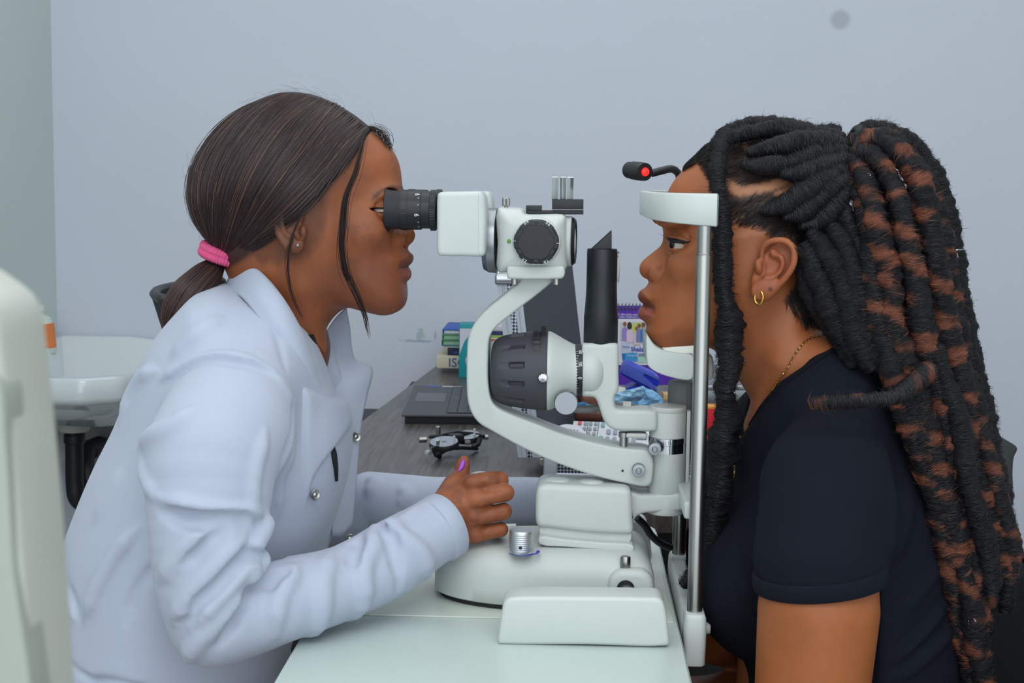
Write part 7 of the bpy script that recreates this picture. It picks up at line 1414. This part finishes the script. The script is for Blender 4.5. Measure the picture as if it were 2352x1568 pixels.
cpatch('printed_pack',[(1427,786),(1446,786),(1446,812),(1427,812)],S(190,200,220)); cpatch('printed_pack',[(1428,812),(1455,809),(1456,828),(1430,828)],S(36,110,196)); cpatch('printed_pack',[(1436,811),(1464,810),(1464,830),(1436,830)],S(60,150,210),-.0029); cpatch('printed_pack',[(1465,814),(1486,814),(1486,832),(1465,832)],S(170,214,196)); cpatch('printed_pack',[(1467,812),(1486,812),(1486,818),(1467,818)],S(70,80,150),-.0030)
for s_,px,py,sz in (('Shalzin',1430,798,0.0055),('Shalcip 500',1440,818,0.0048),('Shalcip',1468,817,0.0048)): text('pack_name',s_,sz,frame4(cq(px,py,-.0038),(1,0,0),(0,0,1)),M_print if sz<0.005 else mat('blue_small',S(60,100,190),0.5,var=0.02),cal,0.0001)
# things glimpsed right of the post
o=empty('red_carton',tuple(W(1632,1050,.95)),'red carton standing in the case beside the head rest','carton'); part('carton_body',box(W(1640,990,.97),(0.046,0.03,0.082),0.001),mat('red_card',S(206,20,40),0.5,var=0.04),o); part('carton_flap',box(W(1640,933,.97),(0.044,0.03,0.005),0.001),mat('amber_card',S(226,150,60),0.5,var=0.05),o)
o=part('paper_leaf',box(W(1594,1008,.92),(0.014,0.002,0.046),0.0005),M_white2,None); tag(o,'white paper leaf beside the red carton','paper')
o=empty('metal_tray',tuple(W(1650,912,1.3)*np.array([1,1,0])+np.array([0,0,DZ])),'grey metal tray behind the head rest post','tray'); part('tray_body',box(W(1665,905,1.35),(0.14,0.10,0.05),0.004,rz=R(8)),M_alu,o); part('tray_lid',box(W(1665,884,1.35),(0.146,0.106,0.006),0.002,rz=R(8)),M_grey,o)
# black low chair seen over the far desk edge
o=empty('stool',tuple(W(870,1100,1.95)*np.array([1,1,0])),'black stool glimpsed beyond the desk edge','stool'); part('stool_seat',box(W(812,966,1.95),(0.16,0.2,0.03),0.008),M_blackp,o); part('stool_leg',cyl((W(812,966,1.95)[0],1.95,0.0),(0,0,1),0.02,W(812,966,1.95)[2]-0.014),M_steel,o)
# ---------------------------------------------------------------- wash basin and trap
M_cer=mat('glazed_ceramic',S(214,222,226),0.12,coat=0.6,var=0.01)
sk=empty('wash_basin',tuple(W(230,950,2.0)),'white ceramic wash basin on the back wall','basin')
zr=0.792
so_=[(-1.235,2.195),(-1.235,1.72),(-1.20,1.665),(-1.10,1.640),(-0.995,1.640),(-0.925,1.690),(-0.885,1.80),(-0.870,2.195)]
ou=resamp(crv(np.array([p for p in so_]),1,True),120)
def lp2(sc,off=(0,0)): c=np.array([-1.05,1.93]); return [(c[0]+(q[0]-c[0])*sc+off[0],c[1]+(q[1]-c[1])*sc+off[1]) for q in ou]
lev=[(lp2(0.30,(0,0.06)),zr-0.150),(lp2(0.55,(0,0.05)),zr-0.135),(lp2(0.80,(0,0.02)),zr-0.085),(lp2(0.95),zr-0.062),(lp2(0.99),zr-0.055),(lp2(1.0),zr-0.045),(lp2(1.0),zr-0.006),(lp2(0.985),zr),(lp2(0.90),zr+0.001),(lp2(0.88,(0,-0.01)),zr-0.006),(lp2(0.80,(0,-0.02)),zr-0.06),(lp2(0.60,(0,-0.03)),zr-0.105),(lp2(0.1,(0,-0.02)),zr-0.118)]
V=[];Fq=[]
for P,z in lev: V+=[(p[0],min(p[1],2.196),z+(0.034*float(sstep(1.95,2.17,np.array(p[1])))*(1.0 if p[0]<-1.05 else max(0.3,1-(p[0]+1.05)*3)) if z>zr-0.05 else 0)) for p in P]
n=120
for i in range(len(lev)-1):
    for k in range(n): k2=(k+1)%n; Fq.append((i*n+k,i*n+k2,(i+1)*n+k2,(i+1)*n+k))
Fq.append(tuple(range(n-1,-1,-1))); m_=(len(lev)-1)*n; Fq.append(tuple(range(m_,m_+n)))
part('bowl',(V,Fq),M_cer,sk,50)
part('waste_collar',lathe([(0.034,-0.010),(0.040,0.0),(0.040,0.022),(0.03,0.03)],W(170,976,1.93)-np.array([0,0,0.004]),(0,0,1),32),M_ltgrey,sk)
pw_=[W(170,975,1.93),W(171,1040,1.93),W(172,1110,1.93),W(176,1140,1.93),W(186,1152,1.94),W(198,1144,1.96),(W(202,1120,1.98)),W(197,1070,2.0),W(196,1045,2.02),W(204,1030,2.05),W(228,1026,2.12),W(235,1024,2.19)]
part('drain_trap',tube(crv(np.array(pw_),6),0.0215,18),M_blackp,sk); part('trap_nut',cyl(W(171,998,1.93)-np.array([0,0,0.02]),(0,0,1),0.025,0.022,0.002,28),M_blackp,sk); part('trap_elbow',cyl(W(204,1034,2.05),(0.35,1,0.1),0.025,0.05,0.004,28),M_blackp,sk)
part('tap_tail',cyl(W(172,948,1.90),(0,0,1),0.014,0.03,0.002,20),M_blackp,sk)
bt=empty('soap_bottle',tuple(W(122,815,2.08)),'white bottle with orange label standing on the basin','bottle')
bc_=W(100,812,2.08); part('bottle',lathe([(0.030,0),(0.032,0.004),(0.031,0.07),(0.026,0.088),(0.012,0.096),(0.012,0.104),(0.014,0.105),(0.014,0.120),(0.006,0.122),(0.006,0.14),(0,0.14)],bc_,(-0.08,0,1),40),mat('bottle_white',S(206,216,208),0.35,var=0.02),bt,50)
part('label',lathe([(0.0326,0.014),(0.0324,0.074)],bc_,(-0.08,0,1),40),mat('orange_label',S(224,128,70),0.45,var=0.12,vscale=60),bt)
# ---------------------------------------------------------------- chairs
M_mesh=mat('black_mesh_fabric',S(22,24,30),0.7,bump=0.6,bscale=1400,var=0.5,vscale=600)
M_cframe=mat('chair_frame',S(24,25,28),0.45,var=0.05)
def office_chair(x,y,face,label,backpoly_z=(0.62,1.02),w2=0.23,lean=0.10,seatz=0.47,yshift=0.0,backx=0.24):
    e=empty('office_chair',(x,y,0),label,'chair'); s=-face
    seat=slab(rrect(0.46,0.46,0.08),0,0.07,0.025,lambda u,v,t:(x+u,y+v,seatz-0.07+t)); part('seat',seat,M_mesh,e)
    V=[];Fq=[];nu,nv=9,11
    for i in range(nv):
        t=i/(nv-1); z=backpoly_z[0]+(backpoly_z[1]-backpoly_z[0])*t; ww=w2*(1-0.10*t-0.06*(1-t))
        for j in range(nu): q=j/(nu-1)*2-1; V.append((x+s*(backx+lean*t-0.045*q*q),y+yshift+q*ww,z))
    for i in range(nv-1):
        for j in range(nu-1): Fq.append((i*nu+j,i*nu+j+1,(i+1)*nu+j+1,(i+1)*nu+j))
    o=mesh('backrest',V,Fq,M_mesh,e,True,0); md=o.modifiers.new('t','SOLIDIFY'); md.thickness=0.010; md.offset=0
    edge=[V[j] for j in range(nu)]+[V[i*nu+nu-1] for i in range(nv)]+[V[(nv-1)*nu+j] for j in range(nu-1,-1,-1)]+[V[i*nu] for i in range(nv-1,-1,-1)]
    part('back_frame',tube(edge,0.007,10,False),M_cframe,e)
    part('back_post',tube([(x+s*0.12,y+yshift,seatz-0.05),(x+s*(backx+0.03),y+yshift,seatz),(x+s*(backx+0.04),y+yshift,backpoly_z[0]+0.1)],0.02,10),M_cframe,e)
    part('gas_post',cyl((x,y,0.08),(0,0,1),0.025,seatz-0.14),M_steel,e)
    for k in range(5):
        a=2*math.pi*k/5; part('base_arm',tube([(x,y,0.10),(x+0.28*math.cos(a),y+0.28*math.sin(a),0.075)],[0.025,0.016],10),M_cframe,e)
        part('castor',cyl((x+0.27*math.cos(a)-0.01*math.sin(a),y+0.27*math.sin(a)+0.01*math.cos(a),0.030),(math.sin(a),-math.cos(a),0),0.03,0.022,0.004,24),M_cframe,e)
    return e
pxr=float(W(2330,1500,0.0)[0])
office_chair(float(W(1985,1500,0)[0]),0.0,-1,'black mesh office chair behind the woman with locs',(0.55,0.815),0.24,0.05,0.49,0.0,0.02+pxr-float(W(1985,1500,0)[0]))
cxd=float(W(420,800,.5)[0]); ztd=float(W(334,690,.33)[2])
office_chair(cxd,0.52,1,'black mesh office chair standing beyond the woman in the lab coat',(ztd-0.48,ztd),0.185,0.15,0.49,0.0,cxd-float(W(336,690,.33)[0])-0.15+0.030)
dst=empty('examiner_stool',(float(W(390,1600,0)[0]),0,0),'round black stool under the woman in the lab coat','stool')
xs_=float(W(390,1600,0)[0]); part('stool_seat',cyl((xs_,0,0.44),(0,0,1),0.19,0.065,0.02),M_blackp,dst); part('stool_post',cyl((xs_,0,0.06),(0,0,1),0.025,0.385),M_steel,dst); part('stool_base',cyl((xs_,0,0.0),(0,0,1),0.15,0.06,0.02),M_cframe,dst)
ac=empty('padded_chair',tuple(W(2310,1300,.9)*np.array([1,1,0])),'black padded chair arm on a chrome post near the right edge','chair')
part('arm_pad',prism(crv([(2240,1000),(2244,985),(2262,984),(2300,1006),(2334,1024),(2338,1032),(2330,1050),(2327,1090),(2326,1124),(2300,1124),(2250,1124)],3,True),.86,1.10,0.004),mat('black_vinyl',S(44,48,50),0.45,bump=0.1,bscale=200,var=0.03),ac,50)
zt_=float(W(2318,1124,.9)[2]); part('arm_post',cyl((float(W(2318,1200,.9)[0]),.92,0.0),(0,0,1),0.009,zt_),M_chrome,ac); part('seat_pad',box((float(W(2318,1200,.9)[0])+0.25,1.1,0.44),(0.46,0.46,0.08),0.02),M_blackp,ac)
# ---------------------------------------------------------------- blurred equipment housing close to the camera
eq=empty('equipment_housing',(-0.17,-1.05,0),'white moulded plastic equipment housing, out of focus at the left edge','equipment')
M_eq=mat('cream_white_plastic',S(178,181,174),0.4,var=0.01)
Ye=-1.26
eo=[(-620,700),(-560,622),(-300,600),(-60,592),(0,610),(45,640),(86,672),(104,708),(112,760),(122,850),(140,1020),(158,1240),(172,1450),(184,1700),(196,2000),(-620,2000)]
eP=np.array([at(p[0],p[1],Ye) for p in crv(eo,3,True)])[:,[0,2]]
part('housing_shell',slab(eP,Ye-0.03,Ye,0.003,lambda u,v,t:(u,t,v)),M_eq,eq,60)
eP2=np.array([at(p[0],p[1],Ye-0.03) for p in crv([(-560,880),(-520,850),(-90,842),(-20,850),(8,880),(20,1000),(38,1300),(60,1900),(-560,1900)],3,True)])[:,[0,2]]
part('housing_panel',slab(eP2,Ye-0.032,Ye-0.02,0.0008,lambda u,v,t:(u,t,v)),mat('cream_panel',S(150,156,148),0.45,var=0.01),eq,60)
zq_=float(W(-200,1990,Ye)[2]); xq_=float(W(-220,1900,Ye)[0]); part('stand',cyl((xq_,Ye-0.015,0.04),(0,0,1),0.014,zq_-0.02),M_steel,eq); part('stand_foot',cyl((xq_,Ye-0.015,0),(0,0,1),0.11,0.04,0.01),M_eq,eq)
